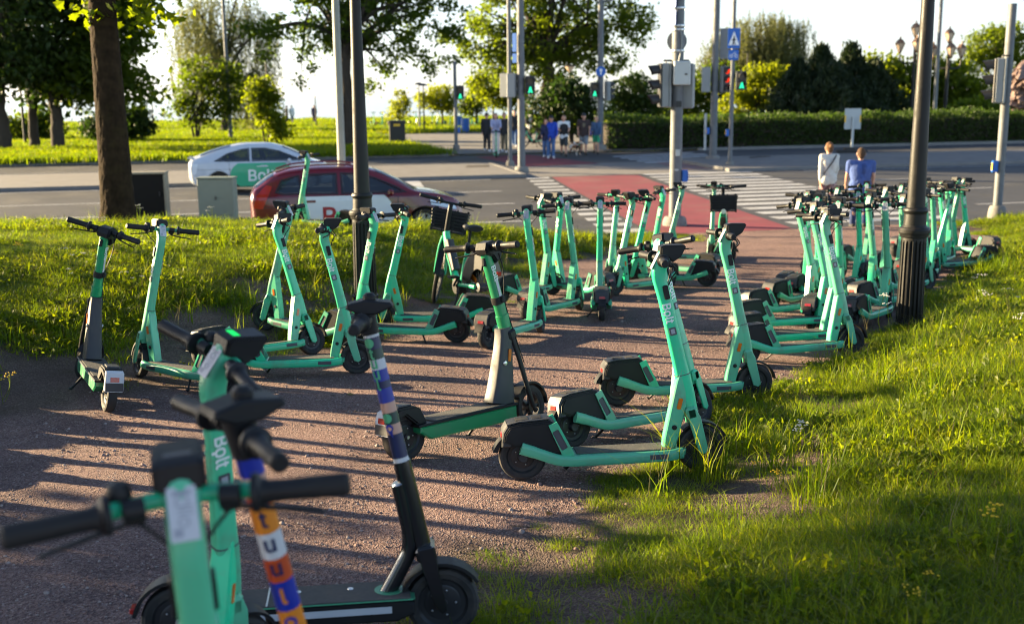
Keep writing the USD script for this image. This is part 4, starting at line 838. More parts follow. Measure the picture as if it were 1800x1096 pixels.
signal_head(t, (-.28, -.1, row_z(p, 158)), CAMDIR, 2, lit=((1, 'lamp_green'),), ped=True, s=1.1); signal_head(t, (.36, 0, row_z(p, 160)), math.radians(20), 3, s=.95)
flat_sign(t, 'round_sign', (0, -.18, row_z(p, 126)), CAMDIR, Point(0, 0).buffer(.23, 20), 'sign_blue'); sign_mark(t, 'sign_arrow', (0, -.18, row_z(p, 126)), CAMDIR, Polygon([(-.03, -.14), (.03, -.14), (.03, .03), (.09, .03), (0, .15), (-.09, .03), (-.03, .03)]), 'sign_white')
obj('lamp_arm', sweep([(0, 0, row_z(p, 4)), (.5, -.3, row_z(p, 2))], .04, n=8), 'galvanised', t)
# island poles, right pair
t, p, h = pole('signal_pole', 'thick grey signal pole with red lamps on the right island', G(1253, 283), .155, .13, height=8.6)
signal_head(t, (-.36, 0, row_z(p, 140)), math.radians(85), 3, s=1.05)
signal_head(t, (.42, -.05, row_z(p, 140)), math.radians(-62), 3, lit=((0, 'lamp_red'), (1, 'lamp_red')), s=1.1)
flat_sign(t, 'back_sign', (.36, .08, row_z(p, 77)), math.pi / 2, rrect(.36, 1.2, .02), 'sign_back')
button_box(t, row_z(p, 230), (-.24, -.05)); obj('marker_post', bx(.10, .06, 1.5, (-.32, .1, row_z(p, 232)), .01), 'box_white', t)
t, p, h = pole('signal_pole', 'thin grey pole with pedestrian crossing sign and green walking signal on the right island', G(1283, 294), .085, .07, height=7.4)
signal_head(t, (.33, -.05, row_z(p, 142)), CAMDIR, 2, lit=((1, 'lamp_green'),), ped=True, s=1.1)
sz = row_z(p, 68); w_ = .42
flat_sign(t, 'crossing_sign', (0, -.10, sz), CAMDIR, rrect(.46, .74, .03), 'sign_blue')
sign_mark(t, 'white_triangle', (0, -.10, sz), CAMDIR, Polygon([(-.20, -.25), (.20, -.25), (0, .26)]), 'sign_white')
sign_mark(t, 'walking_figure', (0, -.10, sz), CAMDIR, affinity.translate(affinity.scale(WALKER, .95, 1.35, origin=(0, 0)), 0, -.09), 'signal_black', .017)
sz = row_z(p, 97); flat_sign(t, 'cycle_sign', (0, -.10, sz), CAMDIR, rrect(.38, .38, .03), 'sign_blue')
sign_mark(t, 'cycle_figure', (0, -.10, sz), CAMDIR, cat([trimesh.creation.extrude_polygon(g, .003, engine='earcut') for g in (Point(-.09, -.04).buffer(.06).difference(Point(-.09, -.04).buffer(.045)), Point(.09, -.04).buffer(.06).difference(Point(.09, -.04).buffer(.045)), Polygon([(-.09, -.045), (-.03, .06), (.06, .06), (.09, -.04), (.075, -.04), (.05, .045), (-.02, .045), (-.075, -.045)]), sbox(.03, .08, .09, .095))]), 'sign_white')
button_box(t, row_z(p, 233), (-.15, -.05))
# far right pole
t, p, h = pole('signal_pole', 'leaning grey signal pole at the right edge, grey signal back on it', G(1752, 383), .10, .095, top_row=8, foot_h=.28)
signal_head(t, (-.22, -.08, row_z(p, 142)), math.radians(160), 3, s=1.05); button_box(t, row_z(p, 292), (-.15, -.04))

# tall street lights and park lamps
def street_light(px, py, label, top=None, height=9.0, r=.09, material='galvanised', head='none', group=None):
    t, p, h = pole('street_light', label, G(px, py), r, r * .6, top_row=top, height=None if top else height, material=material, foot=False, catg='street light', group=group)
    if head == 'bar': obj('lamp_head', bx(.95, .3, .10, (0, 0, h + .05), .02), 'cast_iron', t)
    elif head == 'disc': obj('lamp_head', lathe([(0, h - .06), (.32, h - .02), (.34, h + .03), (.1, h + .12), (0, h + .12)], 20), 'cast_iron', t)
    elif head == 'bowl':
        obj('lamp_bowl', lathe([(.03, h - .1), (.14, h), (.3, h + .22), (.0, h + .26)], 16), 'frosted', t); obj('lamp_cap', lathe([(.33, h + .26), (.30, h + .3), (0, h + .36)], 16), 'cast_iron', t)
    return t
street_light(406, 246, 'tall pale street light pole behind the silver car', height=11.5, r=.13)
street_light(474, 240, 'dark park lamp on the far lawn beside the tall pale pole', 106, r=.08, material='cast_iron', head='bar')
street_light(1640, 240, 'tall pale street light pole beside the hedge on the right', height=12, r=.12)
street_light(1311, 209, 'dark T shaped park lamp right of the crossing sign', 93, r=.10, material='cast_iron', head='bar')
street_light(867, 215, 'dark T shaped park lamp left of the median pole pair', 112, r=.10, material='cast_iron', head='bar')
street_light(1002, 242, 'brown park lamp with a bowl top under the big central tree', 124, r=.09, material='cast_iron', head='bowl')
street_light(445, 230, 'park lamp with a bowl top in front of the willow', 136, r=.09, material='cast_iron', head='bowl')
street_light(270, 224, 'thin park lamp seen between the dark trees and the yellow bush', 146, r=.06, material='cast_iron', head='disc')
street_light(45, 256, 'dark thin post among the shaded trunks, nearest the left edge', 150, r=.09, material='cast_iron', head='disc')
street_light(556, 222, 'thin mast standing at the shore behind two distant walkers', 168, r=.07, material='cast_iron', head='none')
street_light(746, 232, 'thin dark lamp post by the promenade right of the black bin', 150, r=.06, material='cast_iron', head='disc')
street_light(738, 228, 'thin grey lamp post just left of the dark one by the promenade', 148, r=.06, head='disc')

# ornate candelabra
def candelabra(px, py_top, base_row, label):
    d = ray(px, 210); p = np.array([*(CAM + d * (70 / d[1]))[:2], 0]); p[2] = float(ground(p[0], p[1])); h = row_z(p, py_top)
    t = thing('candelabra_lamp', label, 'street lamp', p)
    obj('post', sweep([(0, 0, 0), (0, 0, h * .5), (0, 0, h - .9)], [.14, .10, .07], n=12), 'cast_iron', t)
    def lantern(c):
        x = sub_x(t, 'lantern')
        obj('lantern_glass', moved(lathe([(.10, -.35), (.30, .12), (.30, .15), (.0, .15)], 6), c), 'frosted', x)
        obj('lantern_frame', [moved(lathe([(.33, .15), (.20, .34), (.06, .44), (.03, .58), (0, .60)], 6), c), moved(lathe([(0, -.5), (.05, -.48), (.11, -.36), (.11, -.33), (0, -.33)], 10), c)] + [cyl(np.array(c) + (.105 * math.cos(a), .105 * math.sin(a), -.34), np.array(c) + (.31 * math.cos(a), .31 * math.sin(a), .15), .018, 6) for a in np.arange(6) * math.pi / 3], 'lamp_copper', x)
    lantern((0, 0, h - .4))
    for a in (0, 2.09, 4.19):
        q = np.array((math.cos(a + .3) * .95, math.sin(a + .3) * .95, h - 1.5))
        obj('arm', sweep(bez((0, 0, h - 2.0), q * (.5, .5, 1) + (0, 0, -.55), q * (.9, .9, 1) + (0, 0, -.45), q + (0, 0, -.05), n=4) - (0, 0, .3), .05, n=8), 'cast_iron', t); lantern(q + (0, 0, .2))
candelabra(1601, 42, 0, 'ornate copper lantern cluster mostly hidden by the fluted post')
candelabra(1660, 52, 0, 'ornate copper lantern cluster right of the tall pale pole')

# sign board on a rubber foot, seen from behind
p = G(1497, 268); t = thing('board_sign', 'pale sign board seen from behind on a rubber foot on the island', 'sign', p)
obj('rubber_foot', [bx(1.3, .45, .13, (0, 0, .065), .03), bx(.5, .3, .12, (-.1, 0, .18), .03)], 'dark_rubber', t)
obj('post', bx(.10, .08, row_z(p, 205), (0, 0, row_z(p, 205) / 2), .006), 'box_white', t)
obj('board', bx(.74, .03, .92, (0, .07, row_z(p, 209)), .004), 'box_white', t)
obj('board_edge', [bx(.07, .034, .32, (sx * .335, .07, row_z(p, 209)), .004) for sx in (-1, 1)], 'sign_yellow', t)

# cabinets
p = G(262, 384); p = at_depth(262, 384, p[1] + .3); p[2] = float(ground(p[0], p[1])); k = ppm(p)
w_, h_ = 62 / k, row_z(p, 306)
t = thing('utility_cabinet', 'dark brown utility cabinet with a pale frame right of the tree trunk', 'cabinet', p, 0.10)
obj('body', bx(w_, .38, h_ + .25, (0, .1, (h_ - .25) / 2), .01), 'cabinet_brown', t); obj('frame', [bx(.05, .42, h_ + .25, (sx * (w_ / 2 + .012), .1, (h_ - .25) / 2), .008) for sx in (-1, 1)] + [bx(w_ + .10, .46, .05, (0, .1, h_ + .03), .012)], 'cabinet_frame', t)
obj('door_handle', bx(.03, .03, .12, (w_ * .36, -.105, h_ * .55), .006), 'signal_black', t)
p = G(383, 386); p = at_depth(383, 386, p[1] + .2); p[2] = float(ground(p[0], p[1])); k = ppm(p)
w_, h_ = 63 / k, row_z(p, 313)
t = thing('utility_cabinet', 'plain grey green utility cabinet in front of the silver car', 'cabinet', p, -.05)
obj('body', bx(w_, .36, h_ + .22, (0, .1, (h_ - .26) / 2), .012), 'cabinet_green', t); obj('lid', bx(w_ + .04, .42, .04, (0, .1, h_ + .005), .012), 'cabinet_green', t)
obj('door_lock', bx(.018, .02, .09, (0, -.09, h_ * .52), .004), 'signal_black', t); obj('door_seam', bx(w_ * .94, .004, .006, (0, -.0815, h_ * .1), 0), 'signal_black', t)

# litter bin
p = G(699, 254); k = ppm(p); h_ = row_z(p, 214)
t = thing('litter_bin', 'black litter bin with a yellow sign on the far lawn', 'bin', p, .1)
obj('body', bx(28 / k, .7, h_, (0, 0, h_ / 2), .03), 'signal_black', t); obj('lid', bx(29.5 / k, .74, .09, (0, 0, h_ + .02), .02), 'signal_black', t)
obj('yellow_label', [bx(.34, .01, .12, (-.02, -.356, h_ * .86), .002)], 'sign_yellow', t)
for px, py, lb in ((818, 232, 'blue bin on the promenade beside the short signal pole'), (806, 226, 'second small blue bin behind the signal pole')):
    p = G(px, py); k = ppm(p); t = thing('small_bin', lb, 'bin', p); obj('body', sweep([(0, 0, 0), (0, 0, .9)], [.27, .30], n=16), 'sign_blue', t); obj('rim', lathe([(.31, .88), (.33, .92), (.30, .97), (0, .97)], 16), 'sign_blue', t)

# small blue sign by the promenade and the gratings set into the island
p = based(770, 214, 96) if 'based' in globals() else G(770, 216); t = thing('blue_board', 'small blue board on a post by the promenade saplings', 'sign', p)
obj('post', sweep([(0, 0, 0), (0, 0, row_z(p, 164))], .05, n=8), 'galvanised', t); obj('board', bx(1.0, .06, .75, (0, -.06, row_z(p, 171)), .02), 'sign_blue', t)
mat('grate', (0.035, 0.025, 0.02), 0.9)
obj('tree_pit', quad_px([(822, 296), (858, 295.5), (860, 299), (818, 299.5)], .118), 'grate', kind='structure')
obj('drain_grate', quad_px([(1316, 280.5), (1352, 278), (1356, 280.5), (1318, 283)], .118), 'grate', kind='structure')
# ------------------------------------------------------------------ cars
mat('car_white', (0.42, 0.46, 0.52), 0.22, var=0.03, coat=0.8, dirt=(0.42, 0.42, 0.42), dirt_amt=0.25)
mat('car_red', (0.085, 0.004, 0.009), 0.22, var=0.06, coat=0.9)
mat('car_trim', (0.012, 0.012, 0.013), 0.35)
mat('alloy', (0.42, 0.43, 0.45), 0.3, metal=0.8)
mat('oval_green', (0.012, 0.30, 0.155), 0.3, coat=0.4, var=0.03)
mat('oval_white', (0.58, 0.60, 0.63), 0.3, coat=0.4, var=0.03)
mat('letter_red', (0.28, 0.012, 0.02), 0.35, var=0.03)
mat('head_lens', (0.55, 0.60, 0.66), 0.08, coat=1.0)
MATS['window_glass'] = usdkit.material(stage, '/World/Looks/window_glass', {'f': ('fresnel', {'IOR': 1.6}), 'a': ('math', {'math_type': 'multiply_add', 'value2': 0.9, 'value3': 0.10}),
    't': ('transparent_bsdf', {'color': (0.30, 0.34, 0.36)}), 'g': ('glossy_bsdf', {'roughness': 0.03, 'color': (0.9, 0.9, 0.9)}), 'm': ('mix_closure', {})}, [('f.fac', 'a.value1'), ('a.value', 'm.fac'), ('t.BSDF', 'm.closure1'), ('g.BSDF', 'm.closure2')], surface='m.closure')
mat('seat_grey', (0.05, 0.05, 0.055), 0.9)
def car(name, label, loc, rz, st_, wheels, wr, paint, side_windows, screens, oval, oval_mat, word, word_mat, dot, lamps, extras, mirror, trim_x, seams=(-1.0, -.36, .78)):
    """st_: stations (x, sill z, belt z, top z, half width low, belt, top) from tail to nose"""
    t = thing(name, label, 'car', loc, rz)
    A = np.array(st_, float); xs = np.linspace(A[0, 0], A[-1, 0], 70)
    from scipy.interpolate import PchipInterpolator
    col = [PchipInterpolator(A[:, 0], A[:, k]) for k in range(1, 7)]
    def half(x):
        lo, be, tp, wl, wb, wt = (c(x) for c in col)
        sh = min(1.0, max(0.0, (tp - be) / .25))
        return np.array([(0, lo), (wl * .80, lo), (wl * .97, lo + .05), (wl, lo + .16), (wl * 1.005, (lo + be) / 2 + .05), (wb, be - .06), (wb * .985, be), (wb * .985 * (1 - .5 * 0) * (1 - sh) + sh * (wb * .25 + wt * .75) + 0, be + (tp - be) * .62), (wt, tp - .045 * sh - .01), (wt * .80, tp - .006), (wt * .42, tp + .012 * sh), (0, tp + .016 * sh)])
    H = [half(x) for x in xs]; n = len(H[0]); V = []
    for x, h in zip(xs, H):
        ring = np.vstack([h, (h * (-1, 1))[-2:0:-1]]); V.append(np.column_stack([np.full(len(ring), x), ring[:, 0], ring[:, 1]]))
    k = len(V[0]); V = np.vstack(V); F = grid_faces(len(xs), k)
    c0, c1 = len(V), len(V) + 1; V = np.vstack([V, [xs[0] - .015, 0, H[0][:, 1].mean()], [xs[-1] + .015, 0, H[-1][:, 1].mean()]]); j = np.arange(k)
    F = np.vstack([F, np.stack([(j + 1) % k, j, np.full(k, c0)], 1), np.stack([(len(xs) - 1) * k + j, (len(xs) - 1) * k + (j + 1) % k, np.full(k, c1)], 1)])
    shell = tm(V, F)
    if shell.volume < 0: shell.invert()
    def to_man(m):
        m = m.copy(); m.merge_vertices(); return manifold3d.Manifold(manifold3d.Mesh(m.vertices.astype(np.float32), m.faces.astype(np.uint32)))
    M = to_man(shell)
    for wx in wheels:
        for s in (1, -1): 
            M = M - manifold3d.Manifold.cylinder(.34, wr * 1.17, wr * 1.17, 32, True).rotate((90, 0, 0)).translate((wx, s * .80, wr))
    # cut the glass house open so that the panes are real
    def side_y(x, z):
        h = half(x); zz = h[3:9, 1]; return np.interp(z, zz, h[3:9, 0])
    def onside(m, s, off):
        v = m.vertices.copy(); y = np.array([side_y(a, b) for a, b in v[:, :2]]); m = tm(np.column_stack([v[:, 0], s * (y + off + v[:, 2]), v[:, 1]]), m.faces if s < 0 else m.faces[:, ::-1]); return m
    def patch(poly, s, off, th=0.0):
        P = poly if hasattr(poly, 'exterior') else Polygon(poly); x0, z0, x1, z1 = P.bounds
        vs, fs, n0 = [], [], 0; cells = []
        for a in np.linspace(x0, x1, 25)[:-1]:
            c = P.intersection(sbox(a, z0 - 1, a + (x1 - x0) / 24, z1 + 1))
            for g in getattr(c, 'geoms', [c]):
                if getattr(g, 'area', 0) > 1e-6:
                    for b0 in np.linspace(z0, z1, 9)[:-1]:
                        d = g.intersection(sbox(x0 - 1, b0, x1 + 1, b0 + (z1 - z0) / 8))
                        for q in getattr(d, 'geoms', [d]):
                            if getattr(q, 'area', 0) > 1e-7:
                                v, f = trimesh.creation.triangulate_polygon(q, engine='earcut'); cells.append(tm(np.column_stack([v, np.zeros(len(v))]), f))
        m = cat(cells); n_ = m.face_normals
        return onside(m, s, off)
    for w_ in side_windows:
        P = Polygon(w_).buffer(-.02); q = trimesh.creation.extrude_polygon(P, 2.4, engine='earcut'); q.vertices = np.column_stack([q.vertices[:, 0], q.vertices[:, 2] - 1.2, q.vertices[:, 1]]); q.invert()
        if q.volume < 0: q.invert()
        M = M - to_man(q)
        if M.is_empty(): print('EMPTY', M.status())
    inner = tm((V - [A[:, 0].mean(), 0, .75]) * [.955, .93, .95] + [A[:, 0].mean(), 0, .74], F)
    if inner.volume < 0: inner.invert()
    cab = manifold3d.Manifold.cube((2.9, 1.5, 1.2), True).translate((trim_x, 0, 1.28))
    M = M - (to_man(inner) ^ cab)
    mm = M.to_mesh(); obj('body', tm(mm.vert_properties[:, :3], mm.tri_verts), paint, t, smooth=32)
    for i, w_ in enumerate(side_windows):
        for s in (1, -1):
            obj('side_window', patch(Polygon(w_), s, -.012), 'window_glass', t, smooth=True)
            obj('window_frame', patch(Polygon(w_).buffer(.012, join_style=2).difference(Polygon(w_).buffer(-.016)), s, .004), 'car_trim', t, smooth=True)
    for nm, xa, xb, f0, f1 in screens:
        X = np.linspace(xa, xb, 14); V2 = []
        for x in X:
            h = half(x)[8:12]; r = np.vstack([h, (h * (-1, 1))[-2::-1]]); yy = np.linspace(h[0, 0] * .93, -h[0, 0] * .93, 13); V2.append(np.column_stack([np.full(13, x), yy, np.interp(yy, r[::-1, 0], r[::-1, 1]) + .008]))
        m = tm(np.vstack(V2), grid_faces(14, 13, False))
        if m.face_normals[:, 2].mean() < 0: m.invert()
        obj(nm, m, 'window_glass' if 'lass' in nm or 'screen' in nm else 'car_trim', t, smooth=True)
    for s in (1, -1):
        if oval:
            O = affinity.scale(Point(0, 0).buffer(1, 40), oval[2], oval[3], origin=(0, 0)); O = affinity.translate(O, oval[0], oval[1]).intersection(sbox(oval[0] - 3, oval[4], oval[0] + 3, oval[5]))
            obj('door_emblem', patch(O, s, .006), oval_mat, t, smooth=True)
            tx = text(word, oval[6], .002)
            tx.vertices[:, 0] *= s * -1
            if s > 0: tx.invert()
            tx.vertices += (oval[0] + oval[8] * 0, oval[7], 0)
            obj('lettering', onside(tx, s, .009), word_mat, t, smooth=False)
            if dot:
                for dx, dz, r in dot: obj('lettering_dot', patch(affinity.translate(Point(0, 0).buffer(r, 12), oval[0] - s * -dx * -1 if False else oval[0] + (-s) * dx, oval[7] + dz), s, .009), word_mat, t)
        for nm, poly, mm_ in lamps: obj(nm, patch(Polygon(poly), s, .008), mm_, t, smooth=True)
        for (a, b) in extras: # seams and handles
            obj('door_handle', patch(affinity.translate(sbox(-.09, -.015, .09, .015).buffer(.008), a, b), s, .014), paint, t)
        for sx in seams:
            for w2 in [[(sx - .006, .30), (sx + .006, .30), (sx + .006, .95), (sx - .006, .95)]]: obj('door_seam', patch(Polygon(w2), s, .003), 'car_trim', t, smooth=True)
        obj('sill_trim', patch(Polygon([(wheels[0] + .42, .19), (wheels[1] - .42, .19), (wheels[1] - .42, .27), (wheels[0] + .42, .27)]), s, .005), 'car_trim', t, smooth=True)
        obj('crease_line', patch(Polygon([(A[1, 0] + .1, .725), (A[-3, 0], .655), (A[-3, 0], .662), (A[1, 0] + .1, .733)]), s, .004), 'car_trim', t, smooth=True)
        mx, mz = mirror; y = float(side_y(mx, mz))
        obj('door_mirror', [bx(.12, .20, .13, (mx, s * (y + .14), mz + .06), .04), bx(.05, .1, .04, (mx, s * (y + .03), mz + .02), .01)], paint, t)
        for wx in wheels:
            x = sub_x(t, 'wheel'); c = (wx, s * .70, wr); ri = wr * .66
            obj('tyre', moved(lathe([(ri, -.10), (wr * .93, -.105), (wr, -.06), (wr, .06), (wr * .93, .105), (ri, .10), (ri, -.10)], 36, 'y'), c), 'rubber', x)
            sp = [lathe([(ri * 1.0, -.09), (ri * 1.0, .10), (ri * .90, .085), (ri * .90, -.09), (ri, -.09)], 32, 'y'), lathe([(0, -.085), (.06, -.085), (.07, 0), (.06, .085), (0, .085)], 14, 'y')]
            for q in range(7):
                a = 2 * math.pi * q / 7; d = np.array((math.cos(a), 0, math.sin(a))); sp.append(sweep([d * .04 + (0, s * .07, 0), d * ri * .93 + (0, s * .075, 0)], [.035, .05], [.012, .012], n=8, p=3))
            obj('rim', [moved(m, c) for m in sp], 'alloy', x); obj('brake_disc', moved(lathe([(0, -.02), (.14, -.02), (.14, .02), (0, .02)], 20, 'y'), c), 'rim_metal', x)
    for a in (A[:, 0].mean() - .9, A[:, 0].mean() + .05):
        for s in (.36, -.36): obj('seat', [bx(.14, .48, .62, (a, s, .86), .05, rot((0, 1, 0), -.2)), bx(.09, .26, .18, (a - .10, s, 1.18), .035), bx(.5, .48, .16, (a + .24, s, .52), .05)], 'seat_grey', t)
    return t, side_y
# silver hatchback: stations from tail to nose, x along the car
ST1 = [(-2.20, .42, .80, .93, .62, .66, .60), (-2.12, .30, .86, 1.03, .76, .78, .66), (-1.95, .22, .93, 1.10, .83, .82, .66), (-1.5, .19, .95, 1.27, .86, .84, .60), (-1.0, .17, .93, 1.405, .87, .85, .58), (-.4, .16, .91, 1.475, .87, .86, .57), (0.1, .16, .90, 1.475, .87, .86, .57), (.6, .16, .90, 1.37, .87, .86, .56), (1.1, .17, .90, 1.16, .87, .86, .60), (1.42, .18, .89, .985, .87, .85, .66), (1.8, .20, .80, .86, .84, .79, .62), (2.1, .24, .66, .72, .74, .68, .52), (2.24, .34, .56, .60, .55, .52, .40)]
pw = G(465, 338); k_ = RE
wcar, _ = car('passenger_car', 'silver white hatchback with a green emblem and white lettering on its doors', (*pw[:2] + RN * .8, road_z(to_st(pw)[1] + .8)), RA, ST1, (-1.32, 1.38), .315, 'car_white',
    [[(-1.42, .97), (-1.05, 1.18), (-.62, 1.30), (-.40, 1.325), (-.40, .955), (-1.0, .955)], [(-.32, .955), (-.32, 1.33), (.10, 1.325), (.52, 1.23), (1.0, 1.03), (1.16, .955)]],
    [('windscreen', .62, 1.40, 0, 0), ('rear_glass', -1.85, -.95, 0, 0)], (-.05, .56, .93, .50, .20, .895, .33, .52, 0), 'oval_green', 'Bolt', 'letter_white', [(-.055, -.235, .036)],
    [('tail_lamp', [(-2.15, .60), (-1.98, .58), (-1.92, .90), (-2.08, .90)], 'head_lens'), ('headlight', [(1.62, .62), (2.08, .56), (2.02, .68), (1.56, .78)], 'head_lens')], [(-1.02, .80), (.02, .80)], (.78, .90), -.15)
obj('rear_spoiler', bx(.22, 1.18, .035, (-2.10, 0, 1.055), .012, rot((0, 1, 0), .12)), 'car_white', wcar)
obj('word_bar', bx(.34, .004, .022, (-.02, -.872, .79), .001), 'letter_white', wcar)
ST2 = [(-2.12, .40, .85, .95, .62, .70, .62), (-2.05, .26, .92, 1.08, .78, .80, .66), (-1.9, .20, .95, 1.20, .84, .83, .63), (-1.65, .18, .96, 1.36, .87, .85, .60), (-1.3, .17, .96, 1.45, .88, .86, .59), (-.7, .16, .94, 1.49, .88, .87, .58), (-.1, .16, .93, 1.49, .88, .87, .58), (.35, .16, .92, 1.40, .88, .87, .57), (.85, .17, .92, 1.18, .88, .87, .61), (1.18, .18, .92, 1.00, .88, .86, .67), (1.6, .20, .86, .93, .86, .81, .64), (1.95, .22, .76, .82, .78, .72, .55), (2.12, .30, .62, .68, .60, .58, .44)]
rcar, _ = car('passenger_car', 'dark red hatchback with a white emblem and red lettering on its doors', (*st(on_road(628, 0, 23.1), 23.1), road_z(23.0)), RA - .03, ST2, (-1.28, 1.32), .315, 'car_red',
    [[(-1.62, 1.02), (-1.50, 1.24), (-1.16, 1.33), (-1.10, .985), (-1.45, .975)], [(-1.02, .98), (-1.06, 1.34), (-.42, 1.355), (-.42, .965)], [(-.33, .965), (-.33, 1.355), (.05, 1.34), (.35, 1.25), (.80, 1.05), (.94, .97)]],
    [('windscreen', .38, 1.16, 0, 0), ('rear_glass', -2.02, -1.66, 0, 0)], (-.28, .55, .98, .62, .19, .925, .36, .52, 0), 'oval_white', 'Bolt', 'letter_red', [(-.06, -.25, .038)],
    [('tail_lamp', [(-2.06, .72), (-1.88, .70), (-1.68, 1.13), (-1.80, 1.16), (-2.0, .95)], 'tail_red'), ('headlight', [(1.45, .70), (1.98, .58), (1.95, .70), (1.42, .86)], 'head_lens')], [(-.95, .83), (-.02, .82)], (.62, .92), -.35)
obj('front_grille', bx(.05, .8, .14, (2.07, 0, .46), .02), 'car_trim', rcar)
obj('roof_rail', [sweep(bez((-1.6, s * .60, 1.40), (-1.2, s * .60, 1.50), (-.4, s * .59, 1.53), (.15, s * .59, 1.47), n=4), .016, n=8) for s in (1, -1)], 'car_red', rcar)
obj('bumper_strip', bx(.03, 1.2, .10, (-2.10, 0, .45), .01), 'car_trim', rcar)
obj('wiper', [sweep([(1.22, s, .985), (1.0, s + .35, 1.10)], .012, n=6) for s in (-.45, .1)], 'car_trim', rcar)

# ------------------------------------------------------------------ pedal bicycles of the same fleet
def spoke_wheel(parent, name, c, R, cw=.045, n=28, steer=None):
    x = sub_x(parent, name); put = lambda m: moved(moved(m, (0, 0, 0), steer), c)
    def ring(r0, a, nn=44, k=8):
        th = np.arange(nn) / nn * 2 * np.pi; ph = np.arange(k) / k * 2 * np.pi
        V = np.array([[(r0 + a * math.cos(p)) * math.cos(t), a * math.sin(p), (r0 + a * math.cos(p)) * math.sin(t)] for t in th for p in ph]); F = grid_faces(nn, k); last = np.array([[(nn - 1) * k + j, (nn - 1) * k + (j + 1) % k, (j + 1) % k] for j in range(k)] + [[(nn - 1) * k + j, (j + 1) % k, j] for j in range(k)])
        m = tm(V, np.vstack([F, last]))
        if m.volume < 0: m.invert()
        return m
    obj('tyre', put(ring(R - cw / 2, cw / 2)), 'black_plastic', x); obj('rim', put(ring(R - cw * 1.15, .012)), 'rim_metal', x)
    sp = []
    for i in range(n):
        a = 2 * math.pi * i / n; b = a + (.45 if i % 2 else -.45)
        sp.append(cyl((.03 * math.cos(b), (.03 if i % 4 < 2 else -.03), .03 * math.sin(b)), ((R - cw) * math.cos(a), 0, (R - cw) * math.sin(a)), .0022, 4))
    obj('spokes', [put(m) for m in sp], 'rim_metal', x); obj('hub', put(lathe([(0, -.05), (.045, -.045), (.05, 0), (.045, .045), (0, .05)], 16, 'y')), 'grey_plastic', x)
    for a in (.3, 2.4, 4.5): obj('spoke_reflector', put(prism(affinity.rotate(sbox(R * .45, -.02, R * .75, .02).buffer(.006), math.degrees(a), origin=(0, 0)), .01)), 'amber', x)
    return x
mat('fender_cream', (0.15, 0.12, 0.085), 0.55)
